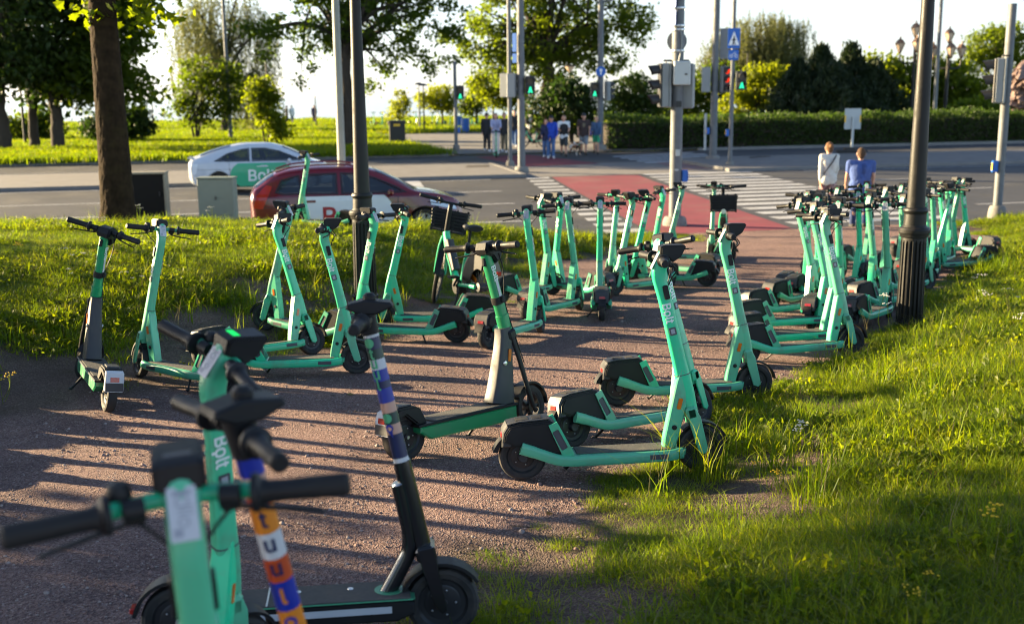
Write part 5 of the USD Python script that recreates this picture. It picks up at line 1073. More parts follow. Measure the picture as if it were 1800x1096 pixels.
def bicycle(name, steer=0.0):
    t = proto(name); wb, R = 1.08, .335; off = np.array((-wb / 2, 0, 0)); B = lambda m: moved(m, off)
    at, ad = np.array((.90, 0, .78)), np.array((-.30, 0, 1.0)); ad = ad / np.linalg.norm(ad); T = lambda m: moved(spin(m, at, ad, steer), off); Rs = trimesh.transformations.rotation_matrix(steer, ad)[:3, :3]
    spoke_wheel(t, 'rear_wheel', off + (0, 0, R), R); spoke_wheel(t, 'front_wheel', at + Rs @ (np.array((wb, 0, R)) - at) + off, R, steer=Rs)
    fr = [sweep(bez((.895, 0, .80), (.86, 0, .70), (.72, 0, .46), (.60, 0, .33), (.52, 0, .29), (.45, 0, .32), n=6), .045, .034, n=14, up=(0, 1, 0), p=2.6), sweep([(.45, 0, .29), (.40, 0, .50), (.345, 0, .70)], [.04, .036, .03], [.03, .028, .026], n=14, up=(0, 1, 0))]
    for s in (1, -1): fr.append(sweep(bez((.44, s * .045, .30), (.25, s * .06, .32), (.03, s * .065, R), n=4), .020, .014, n=10, up=(0, 1, 0)))
    obj('frame', [B(m) for m in fr], 'mint_paint', t)
    obj('battery', B(sweep([(.82, 0, .71), (.70, 0, .53), (.63, 0, .42)], [.05, .052, .045], [.042, .044, .04], n=14, up=(0, 1, 0), p=3.5)), 'grey_plastic', t)
    obj('seat_post', B(cyl((.35, 0, .68), (.31, 0, .86), .015)), 'black_plastic', t)
    sd = sweep(bez((.17, 0, .90), (.22, 0, .905), (.32, 0, .895), (.45, 0, .90), n=4), [.03] * 4 + [.035] * 4 + [.03] * 4 + [.02], np.interp(np.arange(13), [0, 4, 8, 12], [.08, .09, .045, .022]), n=14, up=(0, 1, 0))
    obj('saddle', B(sd), 'black_plastic', t)
    obj('rear_mudguard', B(prism(Polygon([((R + .045) * math.cos(a), R + (R + .045) * math.sin(a)) for a in np.linspace(-.1, 2.7, 24)] + [((R + .02) * math.cos(a), R + (R + .02) * math.sin(a)) for a in np.linspace(2.7, -.1, 24)]), .085)), 'fender_cream', t)
    obj('skirt_guard', [B(prism(Polygon([((R + .02) * math.cos(a), R + (R + .02) * math.sin(a)) for a in np.linspace(.1, 1.9, 16)] + [(R * .55 * math.cos(a), R + R * .55 * math.sin(a)) for a in np.linspace(1.9, .1, 16)]), .006, s * .045)) for s in (1, -1)], 'black_plastic', t)
    obj('front_mudguard', T(prism(Polygon([(wb + (R + .04) * math.cos(a), R + (R + .04) * math.sin(a)) for a in np.linspace(.5, 3.1, 20)] + [(wb + (R + .022) * math.cos(a), R + (R + .022) * math.sin(a)) for a in np.linspace(3.1, .5, 20)]), .065)), 'black_plastic', t)
    fk = [sweep(bez((.905, s * .03, .75), (.945, s * .05, .62), (1.02, s * .055, .42), (wb, s * .055, R), n=3), .018, .013, n=10, up=(0, 1, 0)) for s in (1, -1)]
    obj('fork', [T(m) for m in fk], 'mint_paint', t)
    obj('stem', T(sweep(bez((.895, 0, .80), (.845, 0, .96), (.825, 0, 1.05), (.85, 0, 1.10), n=3), .024, n=12, up=(0, 1, 0))), 'black_plastic', t)
    grips(t, T, 1.10, .84, .33, 'black_plastic', bend=.035, rise=.03)
    # basket: woven slats on a base
    bk = [bx(.30, .34, .012, (1.09, 0, .80), .003)]
    for z in np.arange(.83, 1.03, .035):
        w_, l_ = .17 + (z - .8) * .12, .15 + (z - .8) * .12
        for s in (1, -1): bk += [bx(2 * l_, .008, .02, (1.09, s * w_, z), .002), bx(.008, 2 * w_, .02, (1.09 + s * l_, 0, z), .002)]
    for a in (-1, -.33, .33, 1):
        for s in (1, -1): bk += [bx(.012, .01, .25, (1.09 + a * .15, s * .178, .91)), bx(.01, .012, .25, (1.09 + s * .158, a * .165, .91))]
    obj('basket', [T(m) for m in bk], 'black_plastic', t)
    obj('headlight', T(sweep([(1.25, 0, .80), (1.29, 0, .80)], [.03, .035], n=14)), 'bright_metal', t)
    obj('crank', [B(lathe([(0, -.045), (.085, -.045), (.095, 0), (.085, .045), (0, .045)], 20, 'y')) if False else moved(lathe([(0, -.06), (.085, -.055), (.095, 0), (.085, .055), (0, .06)], 20, 'y'), off + (.50, 0, .28)), B(cyl((.50, -.075, .28), (.62, -.085, .17), .012)), B(cyl((.50, .075, .28), (.38, .085, .39), .012))], 'black_plastic', t)
    obj('pedal', B(bx(.09, .10, .025, (.62, -.14, .17), .006)), 'black_plastic', t); obj('pedal', B(bx(.09, .10, .025, (.38, .14, .39), .006)), 'black_plastic', t)
    obj('kickstand', [B(cyl((.42, s * .05, .25), (.36, s * .15, .005), .011)) for s in (1, -1)], 'black_plastic', t)
    obj('rear_light', B(bx(.02, .05, .04, (-.36, 0, .52), .006)), 'tail_red', t)
    return t
BIKE = {'l': bicycle('bicycle_turned', -.55), 's0': bicycle('bicycle_straight', .05)}
def put_bike(rear, front, label, var, lean=0.0, group=None, scale=None):
    loc, rz, pitch, L = wheels_at(rear, front, 1.08); SCO.append((label, loc, L))
    return copy(BIKE[var], 'electric_bicycle', label, 'bicycle', loc, rz, group, lean=lean, pitch=pitch, scale=scale)
put_bike((842, 562), (770, 534), 'mint electric bicycle with a front basket and brown mudguards at the grass bank', 'l', .06)
put_bike((1276, 448), (1268, 478), 'mint electric bicycle facing the camera with a wide bar and front basket', 's0', .03)
loc = G(938, 259); copy(BIKE['s0'], 'electric_bicycle', 'mint bicycle parked behind the walkers at the far kerb', 'bicycle', loc, math.pi * .93, None)
# ------------------------------------------------------------------ people and dog
mat('skin', (0.46, 0.25, 0.17), 0.55, var=0.08)
CLOTH = {}
def cloth(name, col, **kw): mat(name, col, 0.9, var=kw.pop('var', .15), scale=kw.pop('scale', 14), bump=.15, **kw)
for n_, c_ in (('cardigan_white', (.52, .51, .48)), ('shirt_blue', (.045, .085, .26)), ('jeans_navy', (.015, .03, .10)), ('jeans_blue', (.05, .11, .25)), ('cloth_black', (.015, .015, .018)), ('cloth_lavender', (.30, .32, .48)), ('trousers_cream', (.60, .52, .48)),
               ('jacket_blue', (.012, .05, .38)), ('cloth_navy', (.012, .018, .06)), ('shirt_white', (.62, .64, .66)), ('shorts_grey', (.16, .19, .22)), ('shorts_dark', (.03, .04, .045)), ('shirt_brown', (.035, .022, .022)), ('denim', (.05, .10, .20)), ('shorts_green', (.03, .30, .16)), ('khaki', (.13, .11, .07)), ('hair_ginger', (.12, .055, .022)), ('hair_brown', (.055, .028, .014)), ('hair_blond', (.38, .25, .11)), ('hair_dark', (.02, .013, .010)), ('shoe_white', (.6, .6, .6)), ('shoe_dark', (.03, .028, .026)), ('cap_dark', (.02, .022, .03)), ('lips', (.35, .09, .08)), ('eye_dark', (.03, .02, .02))): cloth(n_, c_)
MATS['floral'] = usdkit.material(stage, '/World/Looks/floral', {'tc': ('texture_coordinate', {}), 'v': ('voronoi_texture', {'scale': 26.0}), 'bw': ('rgb_to_bw', {}), 'r': ('rgb_ramp', {'ramp': [(0.0, (.10, .05, .06)), (.4, (.16, .08, .09)), (.55, (.40, .25, .24)), (.8, (.10, .055, .06)), (1, (.30, .2, .2))]}), 'p': ('principled_bsdf', {'roughness': .9})}, [('tc.object', 'v.vector'), ('v.color', 'bw.color'), ('bw.val', 'r.fac'), ('r.color', 'p.base_color')], surface='p.BSDF')
def hullbone(a, b, ra, rb, n=10):
    def sp(c, r): return manifold3d.Manifold.sphere(r, n).translate(tuple(map(float, c)))
    return manifold3d.Manifold.batch_hull([sp(a, ra), sp(b, rb)])
def folded(m, seed, amt=.010):
    """cloth folds: the surface pushed in and out along its normals"""
    v = m.vertices; f = meshkit.fbm(v * (13, 13, 7) + seed, 3, seed) - .5; m.vertices = v + m.vertex_normals * (amt * 2 * f)[:, None]; return m
def blend(bones, edge=.03, it=8):
    M = manifold3d.Manifold.batch_boolean([hullbone(*b) for b in bones], manifold3d.OpType.Add).refine_to_length(edge); m = M.to_mesh(); t = tm(m.vert_properties[:, :3], m.tri_verts); t.merge_vertices()
    trimesh.smoothing.filter_taubin(t, iterations=it); return t
def person(label, p, rz, h=1.72, stride=0.2, top=('cloth_black', 'long'), legs=('jeans_blue', 'long'), shoes='shoe_dark', hair=('hair_brown', 'short'), female=False, arms=(0.1, -0.1), elbows=(0.3, 0.3), bag=None, cap=None, wide=1.0, group=None, extra=None, head_turn=0.0, look=0.0, face=True):
    """x is forward; feet at z = 0. stride: half step length; arms: forward swing of each upper arm (left, right)"""
    t = thing('person', label, 'person', p, rz, group); s = h / 1.72; w = wide
    hip, knee, ank = .90 * s, .49 * s, .08 * s; sh_z, sh_w = 1.42 * s, (.165 if female else .195) * s * w
    J = {}; hw = .085 * s * w
    for sd, sg in (('l', 1), ('r', -1)):
        f = stride * sg; foot = np.array((f, sg * .085, ank + (.05 if f < 0 and stride else 0))); hp = np.array((0, sg * hw, hip)); kn = (hp + foot) / 2 + np.array((.05 + abs(f) * .12 * (1 if f < 0 else .6), 0, .01)); J['hip' + sd], J['knee' + sd], J['ankle' + sd] = hp, kn, foot
        toe = foot + np.array((.15 * s, sg * .02, -.045 * s)); J['toe' + sd] = toe; J['heel' + sd] = foot + np.array((-.045, 0, -.04 * s))
        i = 0 if sg > 0 else 1; a = arms[i]; S_ = np.array((0, sg * sh_w, sh_z)); el = S_ + .285 * s * np.array((math.sin(a), sg * .12, -math.cos(a))); b = a + elbows[i]; wr = el + .25 * s * np.array((math.sin(b), -sg * (.05 + .25 * max(0, elbows[i] - .8)), -math.cos(b))); J['sh' + sd], J['el' + sd], J['wr' + sd] = S_, el, wr
    pel, chest, neck = np.array((0, 0, .96 * s)), np.array((-.01, 0, 1.27 * s)), np.array((0, 0, 1.48 * s)); hd = np.array((.025 + look * .04, 0, 1.615 * s))
    waist = (.115 if female else .13) * s * w
    torso = [(pel + (0, .07 * w, 0), pel + (0, -.07 * w, 0), .115 * s * w, .115 * s * w), (pel + (0, 0, .05), np.array((0, 0, 1.10 * s)), .125 * s * w, waist), (np.array((0, .05 * w, 1.10 * s)), chest + (0, .075 * w, .02), waist * .9, .115 * s * w), (np.array((0, -.05 * w, 1.10 * s)), chest + (0, -.075 * w, .02), waist * .9, .115 * s * w), (J['shl'], J['shr'], .062 * s, .062 * s), (chest + (0, .06, .04), J['shl'], .10 * s, .062 * s), (chest + (0, -.06, .04), J['shr'], .10 * s, .062 * s)]
    B = list(torso) + [(neck + (0, 0, -.07 * s), hd, .057 * s, .052 * s), (hd + (.012, 0, -.035 * s), hd + (.0, 0, .045 * s), .078 * s, .092 * s), (hd + (.055 * s, 0, -.075 * s), hd + (.02, 0, -.03 * s), .042 * s, .06 * s), (hd + (.082 * s, 0, .015), hd + (.105 * s, 0, -.025 * s), .012, .016)]
    for sg in (1, -1): B.append((hd + (0, sg * .083 * s, .02), hd + (-.008, sg * .088 * s, -.02), .018, .014))
    for sd, sg in (('l', 1), ('r', -1)):
        B += [(J['hip' + sd], J['knee' + sd], .092 * s * w, .058 * s), (J['knee' + sd], J['knee' + sd] * .55 + J['ankle' + sd] * .45 + (-.018, 0, 0), .056 * s, .058 * s), (J['knee' + sd] * .55 + J['ankle' + sd] * .45 + (-.018, 0, 0), J['ankle' + sd], .056 * s, .036 * s), (J['ankle' + sd] + (0, 0, -.02), J['toe' + sd], .04 * s, .03 * s),
              (J['sh' + sd], J['el' + sd], .052 * s * w, .041 * s), (J['el' + sd], J['wr' + sd], .041 * s, .028 * s)]
        d = J['wr' + sd] - J['el' + sd]; d /= np.linalg.norm(d); side = np.array((d[2], 0, -d[0])); side /= max(np.linalg.norm(side), 1e-6); pc = J['wr' + sd] + d * .05
        B.append((J['wr' + sd], J['wr' + sd] + d * .08, .026, .030))
        for q in range(4): 
            o = side * (.024 - .016 * q); k0 = J['wr' + sd] + d * .085 + o; L = (.068, .075, .07, .055)[q]; k1 = k0 + d * L * .5 + np.array((0, -sg * .006, 0)); k2 = k1 + d * L * .4 + np.array((0, -sg * .018, 0)); B += [(k0, k1, .0095, .0088, 6), (k1, k2, .0088, .0075, 6)]
        B += [(J['wr' + sd] + d * .03 + side * .02, J['wr' + sd] + d * .07 + side * .048, .012, .010, 6), (J['wr' + sd] + d * .07 + side * .048, J['wr' + sd] + d * .10 + side * .050, .010, .008, 6)]
    obj('body', blend(B, .030, 5), 'skin', t, smooth=True)
    inf = lambda bs, k: [(a, b, ra + k, rb + k) for a, b, ra, rb in bs]
    tb = inf(torso, .016)
    if top[1] == 'vest': tb = tb
    for sd in 'lr':
        if top[1] != 'vest': tb.append((J['sh' + sd], J['el' + sd] if top[1] == 'long' else J['sh' + sd] * .35 + J['el' + sd] * .65, .066 * s * w, .055 * s))
        if top[1] == 'long': tb.append((J['el' + sd], J['wr' + sd] * .96 + J['el' + sd] * .04, .055 * s, .042 * s))
    hem = (0, 0, (.84 if len(top) < 3 else top[2]) * s); tb += [(pel + (0, .06 * w, 0), np.array(hem) + (0, .07 * w, 0), .135 * s * w, .13 * s * w), (pel + (0, -.06 * w, 0), np.array(hem) + (0, -.07 * w, 0), .135 * s * w, .13 * s * w)]
    obj('top', folded(blend(tb, .024, 5), len(label), .012), top[0], t, smooth=True)
    lb = [(pel + (0, .06 * w, 0), pel + (0, -.06 * w, 0), .125 * s * w, .125 * s * w)]
    for sd in 'lr':
        if legs[1] == 'long': lb += [(J['hip' + sd], J['knee' + sd], .108 * s * w, .078 * s), (J['knee' + sd], J['ankle' + sd] + (0, 0, .01), .078 * s, .062 * s)]
        else:
            e = {'short': .75, 'knee': 1.0, 'crop': 1.0}[legs[1]]; kk = J['hip' + sd] * (1 - e) + J['knee' + sd] * e; lb.append((J['hip' + sd], kk, .108 * s * w, .088 * s))
            if legs[1] == 'crop': lb.append((J['knee' + sd], J['knee' + sd] * .45 + J['ankle' + sd] * .55, .080 * s, .066 * s))
    obj('trousers' if legs[1] in ('long', 'crop') else 'shorts', folded(blend(lb, .024, 5), len(label) + 3, .012), legs[0], t, smooth=True)
    for sd in 'lr': obj('shoe', blend([(J['heel' + sd], J['toe' + sd], .048 * s, .042 * s), (J['heel' + sd], J['ankle' + sd] + (.02, 0, 0), .046 * s, .048 * s)], .03, 4), shoes, t, smooth=True)
    hb = [(hd + (-.022, 0, .01), hd + (-.012, 0, .058 * s), .094 * s, .094 * s), (hd + (-.045, 0, -.04), hd + (-.03, 0, .02), .070 * s, .085 * s)]
    if hair[1] == 'long': hb += [(hd + (-.06, 0, .0), hd + (-.075, 0, -.20), .075 * s, .075), (hd + (-.02, .075, -.01), hd + (-.02, .09, -.20), .035, .035), (hd + (-.02, -.075, -.01), hd + (-.02, -.09, -.20), .035, .035)]
    if hair[1] == 'bun': hb.append((hd + (-.09, 0, .04), hd + (-.11, 0, .05), .045, .045))
    obj('hair', blend(hb, .03, 3), hair[0], t, smooth=True)
    if face:
        for sg in (1, -1): obj('eye', ball(.011, hd + (.083 * s, sg * .032 * s, .012), (.6, 1, 1), 1), 'eye_dark', t)
        obj('mouth', ball(.02, hd + (.088 * s, 0, -.058 * s), (.45, 1, .35), 1), 'lips', t)
    if cap: obj('cap', [blend([(hd + (-.01, 0, .05 * s), hd + (-.01, 0, .062 * s), .101 * s, .098 * s)], .03, 2), sweep([hd + (.06, 0, .06), hd + (.17, 0, .045)], [.012, .006], [.075, .06], n=10)], cap, t, smooth=40)
    if bag == 'strap': obj('bag_strap', sweep(bez((-.05, -.15 * s, 1.47 * s), (-.145, -.04, 1.33 * s), (-.150, .06, 1.20 * s), (-.11, .17, 1.02 * s), n=5), .006, .014, n=8), 'cloth_black', t)
    if bag == 'backpack': obj('backpack', blend([((-.20, 0, 1.12 * s), (-.19, 0, 1.36 * s), .12, .11), ((-.2, .07, 1.1 * s), (-.2, -.07, 1.1 * s), .10, .10)], .04, 3), 'cloth_black', t, smooth=True)
    if bag == 'shoulder': obj('shoulder_bag', blend([((.02, -.26, .95 * s), (.02, -.27, 1.12 * s), .085, .07), ((.10, -.26, .98 * s), (-.08, -.26, .98 * s), .06, .06)], .04, 3), 'jacket_blue', t, smooth=True)
    if extra == 'vest': obj('vest', blend(inf(torso, .024)[:4] + [(np.array((0, .1, 1.3 * s)), np.array((0, .1, 1.42 * s)), .09, .05), (np.array((0, -.1, 1.3 * s)), np.array((0, -.1, 1.42 * s)), .09, .05)], .035, 4), 'cloth_black', t, smooth=True)
    if extra == 'print': obj('shirt_print', moved(ball(.11, (0, 0, 0), (.22, .75, 1), 2), (.118, 0, 1.25 * s)), 'khaki', t)
    return t
def stand(px, py, far=True):
    """a spot on the road or pavement under a photograph point (ignoring the near banks)"""
    d = ray(px, py); k = np.arange(10, 160, .02); q = CAM + k[:, None] * d; t = q[:, :2] @ RN
    zz = road_z(t) + np.where(t > 49.5, np.where(q[:, :2] @ RE < 8.8, .12, .085), np.where((t > 37.6) & (t < 43.3) & ((q[:, :2] @ RE < ISL) | (q[:, :2] @ RE > ISR)), .11, .004))
    i = np.nonzero(q[:, 2] < zz)[0][0]; return np.array([*q[i][:2], zz[i]])
AWAY, TOWARD = math.pi / 2, -math.pi / 2
person('woman in a white cardigan and patterned cropped trousers walking away onto the zebra crossing', stand(1453, 384), AWAY + .1, 1.70, .16, ('cardigan_white', 'long', .88), ('floral', 'crop'), 'shoe_white', ('hair_ginger', 'bun'), True, (-.1, .12), (.2, .2), 'strap')
person('stocky man in a blue shirt and navy jeans walking away beside the woman in white', stand(1508, 401), AWAY - .1, 1.66, .14, ('shirt_blue', 'short', .80), ('jeans_navy', 'long'), 'shoe_dark', ('hair_brown', 'short'), False, (.25, -.1), (.45, .2), None, None, 1.22)
g_ = None
woman = stand(872, 276)
person('woman in a lavender top and cream trousers standing on a mint scooter', woman + (0, 0, .16), TOWARD + .05, 1.70, 0.05, ('cloth_lavender', 'long', .92), ('trousers_cream', 'long'), 'shoe_white', ('hair_brown', 'long'), True, (.75, .75), (.55, .55))
copy(MINT['s0'], 'electric_scooter', 'mint scooter ridden over the far crossing by the woman in lavender', 'scooter', woman + (0, -.12, .0), TOWARD + .05)
person('person all in black half behind the woman on the scooter', stand(856, 266), TOWARD + .2, 1.74, .1, ('cloth_black', 'long'), ('cloth_black', 'long'), 'shoe_white', ('hair_dark', 'short'), cap='cap_dark')
person('person in khaki trousers between the woman on the scooter and the thin median pole', stand(887, 268), TOWARD, 1.76, .12, ('cloth_black', 'short'), ('khaki', 'long'), 'shoe_white', ('hair_brown', 'short'))
person('person in a black top and blue jeans between the two median poles', stand(905, 258), TOWARD - .1, 1.80, .12, ('cloth_black', 'long'), ('jeans_blue', 'long'), 'shoe_white', ('hair_dark', 'short'))
person('person with a backpack standing behind the thick median pole by the parked bicycle', stand(931, 250), TOWARD + 2.2, 1.72, .05, ('shirt_white', 'short'), ('cloth_black', 'long'), 'shoe_dark', ('hair_dark', 'short'), bag='backpack')
person('woman with red hair in a navy jacket beside the man in the bright blue jacket', stand(960, 278), TOWARD - .1, 1.63, .12, ('cloth_navy', 'long'), ('jeans_blue', 'long'), 'shoe_white', ('hair_ginger', 'long'), True, (.1, .2), (.3, .9))
person('man in a bright blue jacket, jeans and dark cap crossing the road', stand(969, 278), TOWARD, 1.76, .14, ('jacket_blue', 'long'), ('jeans_blue', 'long'), 'shoe_white', ('hair_dark', 'short'), False, (.15, -.1), (.3, .3), cap='cap_dark')
person('young man in a white shirt, black vest and dark shorts walking towards us', stand(991, 275), TOWARD, 1.76, .16, ('shirt_white', 'short'), ('shorts_dark', 'knee'), 'shoe_dark', ('hair_brown', 'short'), False, (.3, .3), (1.1, 1.2), extra='vest')
person('bearded man in a dark printed shirt and grey shorts with a dog', stand(1026, 272), TOWARD, 1.80, .14, ('shirt_brown', 'short'), ('shorts_grey', 'knee'), 'shoe_dark', ('hair_dark', 'short'), False, (.1, -.1), (.25, .25), cap='cap_dark', wide=1.08, extra='print')
person('woman in a denim jacket and green shorts at the right of the walking group', stand(1048, 271), TOWARD - .15, 1.66, .12, ('denim', 'long', .92), ('shorts_green', 'short'), 'shoe_dark', ('hair_blond', 'short'), True, (.2, .3), (.3, .9), bag='shoulder')
def far_person(px, py, lab, tp, lg, hr): d = ray(px, py); p = CAM + d * (110 / d[1]); p[2] = float(ground(p[0], p[1])); return person(lab, p, R7.uniform(0, 6), 1.74, .12, tp, lg, 'shoe_dark', hr, face=False)
R7 = np.random.default_rng(3)
far_person(505, 221, 'distant person in dark clothes walking at the shore, left of the pair', ('cloth_black', 'long'), ('cloth_black', 'long'), ('hair_dark', 'short'))
far_person(514, 221, 'distant person in a pale top walking at the shore', ('shirt_white', 'long'), ('shorts_grey', 'long'), ('hair_dark', 'short'))
far_person(553, 219, 'distant person in dark clothes beside the thin mast at the shore', ('cloth_navy', 'long'), ('cloth_black', 'long'), ('hair_dark', 'short'))
def dog(label, p, rz, s=1.0):
    t = thing('dog', label, 'dog', p, rz, None); q = lambda *v: np.array(v) * s
    B = [(q(.20, 0, .43), q(-.02, 0, .42), .10 * s, .088 * s), (q(-.02, 0, .42), q(-.22, 0, .44), .085 * s, .078 * s), (q(.24, 0, .46), q(.36, 0, .58), .07 * s, .055 * s), (q(.36, 0, .60), q(.41, 0, .60), .062 * s, .055 * s), (q(.42, 0, .585), q(.52, 0, .56), .038 * s, .026 * s), (q(-.29, 0, .47), q(-.42, 0, .58), .024 * s, .012 * s)]
    for sg in (1, -1):
        f = .05 * sg
        B += [(q(.20, .07 * sg, .40), q(.19 + f, .075 * sg, .22), .05 * s, .03 * s), (q(.19 + f, .075 * sg, .22), q(.21 + f, .075 * sg, .04), .026 * s, .02 * s), (q(.21 + f, .075 * sg, .03), q(.25 + f, .075 * sg, .022), .024 * s, .02 * s),
              (q(-.24, .065 * sg, .41), q(-.18 - f, .075 * sg, .27), .065 * s, .038 * s), (q(-.18 - f, .075 * sg, .27), q(-.28 - f, .075 * sg, .17), .034 * s, .022 * s), (q(-.28 - f, .075 * sg, .17), q(-.26 - f, .075 * sg, .035), .021 * s, .018 * s), (q(-.26 - f, .075 * sg, .03), q(-.22 - f, .075 * sg, .022), .023 * s, .02 * s), (q(.37, .045 * sg, .645), q(.35, .06 * sg, .71), .026 * s, .010 * s)]
    obj('body', blend(B, .02, 5), 'dog_coat', t, smooth=True); obj('nose', ball(.016 * s, q(.548, 0, .566), sub=1), 'cloth_black', t); obj('collar', moved(lathe([(.072 * s, -.012), (.076 * s, 0), (.072 * s, .012)], 16), q(.285, 0, .51), rot((0, 1, 0), .7)), 'shorts_green', t)
MATS['dog_coat'] = usdkit.material(stage, '/World/Looks/dog_coat', {'tc': ('texture_coordinate', {}), 'n': ('noise_texture', {'scale': 4.5, 'detail': 1.0}), 'r': ('rgb_ramp', {'interpolate': False, 'ramp': [(0.0, (.02, .016, .014)), (.47, (.25, .11, .045)), (.55, (.6, .56, .5))]}), 'p': ('principled_bsdf', {'roughness': .9})}, [('tc.object', 'n.vector'), ('n.fac', 'r.fac'), ('r.color', 'p.base_color')], surface='p.BSDF')
dog('brown, black and white dog walking beside the bearded man', stand(1010, 273), TOWARD + .9, .95)
dog('second dog partly behind the first, close to the bearded man', stand(1014, 269), TOWARD + 2.0, .85)
# ------------------------------------------------------------------ vegetation
R8 = np.random.default_rng(11)
mat('bark', (0.024, 0.015, 0.008), 0.95, var=0.5, scale=9, bump=1.0, bscale=26, dirt=(0.045, 0.034, 0.012), dirt_scale=4, spec=0.1)
mat('dark_bark', (0.030, 0.022, 0.015), 0.95, var=0.3, scale=6, bump=0.6)
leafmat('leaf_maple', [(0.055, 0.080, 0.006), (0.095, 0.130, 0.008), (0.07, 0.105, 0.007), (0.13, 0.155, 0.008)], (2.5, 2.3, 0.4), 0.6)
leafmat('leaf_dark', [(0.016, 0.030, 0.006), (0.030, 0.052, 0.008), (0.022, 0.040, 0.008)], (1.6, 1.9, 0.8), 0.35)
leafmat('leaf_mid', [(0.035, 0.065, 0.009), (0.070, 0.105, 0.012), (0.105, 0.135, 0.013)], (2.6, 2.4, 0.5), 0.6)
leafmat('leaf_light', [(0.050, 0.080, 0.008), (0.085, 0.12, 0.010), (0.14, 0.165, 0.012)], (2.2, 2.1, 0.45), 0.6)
leafmat('leaf_willow', [(0.080, 0.098, 0.045), (0.115, 0.13, 0.055), (0.15, 0.155, 0.06)], (1.3, 1.3, 0.7), 0.45)
leafmat('leaf_conifer', [(0.012, 0.022, 0.009), (0.020, 0.036, 0.012), (0.028, 0.046, 0.014)], (1.2, 1.3, 0.8), 0.2)
leafmat('leaf_hedge', [(0.035, 0.062, 0.014), (0.060, 0.10, 0.020), (0.085, 0.125, 0.026)], (1.7, 1.8, 0.7), 0.45)
leafmat('grass', [(0.060, 0.105, 0.005), (0.10, 0.165, 0.006), (0.14, 0.20, 0.006), (0.19, 0.22, 0.010)], (2.1, 1.9, 0.25), 0.55, 0.5)
leafmat('dry_stem', [(0.16, 0.14, 0.06), (0.20, 0.18, 0.09)], (1.2, 1.2, 0.8), 0.3)
leafmat('flower_white', [(0.55, 0.55, 0.50), (0.70, 0.70, 0.66)], (1.0, 1.0, 1.0), 0.3)
leafmat('flower_yellow', [(0.65, 0.45, 0.02), (0.75, 0.55, 0.03)], (1.0, 1.0, 0.8), 0.3)

def leaves(C, size, aspect=0.6, up=0.25, down=None, lobed=False):
    """one leaf per centre: a folded rhombus, or a lobed leaf of eight points"""
    n = len(C); d = R8.normal(size=(n, 3)); d[:, 2] -= up if down is None else down; d /= np.linalg.norm(d, axis=1, keepdims=True)
    r = R8.normal(size=(n, 3)); w = np.cross(d, r); w /= np.linalg.norm(w, axis=1, keepdims=True); nn = np.cross(d, w)
    s = (np.broadcast_to(size, (n,)) * R8.uniform(.65, 1.3, n))[:, None]
    if lobed:
        sh = [(0, 0), (.18, .30), (.02, .55), (.35, .42), (.50, .62), (.62, .30), (1.0, 0), (.62, -.30), (.50, -.62), (.35, -.42), (.02, -.55), (.18, -.30)]
        V = np.stack([C + d * s * (a - .5) + w * s * b * aspect * 1.3 + nn * s * abs(b) * .25 for a, b in sh], 1).reshape(-1, 3); k = len(sh)
        f = np.array([(0, i, i + 1) for i in range(1, k - 1)] ); F = (np.arange(n)[:, None, None] * k + f[None]).reshape(-1, 3)
    else:
        V = np.stack([C - d * s * .5, C + w * s * aspect * .5 + nn * s * .1, C + d * s * .5, C - w * s * aspect * .5 + nn * s * .1], 1).reshape(-1, 3)
        F = (np.arange(n)[:, None, None] * 4 + np.array([(0, 1, 2), (0, 2, 3)])[None]).reshape(-1, 3)
    return tm(V, F)
def blob_points(blobs, n, hollow=0.55):
    """cluster centres spread through ellipsoids (centre, radii), thinner inside"""
    vol = np.array([np.prod(b[1]) ** .75 for b in blobs]); pick = R8.choice(len(blobs), n, p=vol / vol.sum()); out = []
    for i in pick:
        c, r = blobs[i]; v = R8.normal(size=3); v /= np.linalg.norm(v); out.append(np.array(c) + v * np.array(r) * (R8.uniform(0, 1) ** (1 / 3) * (1 - hollow) + hollow * R8.uniform(.6, 1.05)))
    return np.array(out)
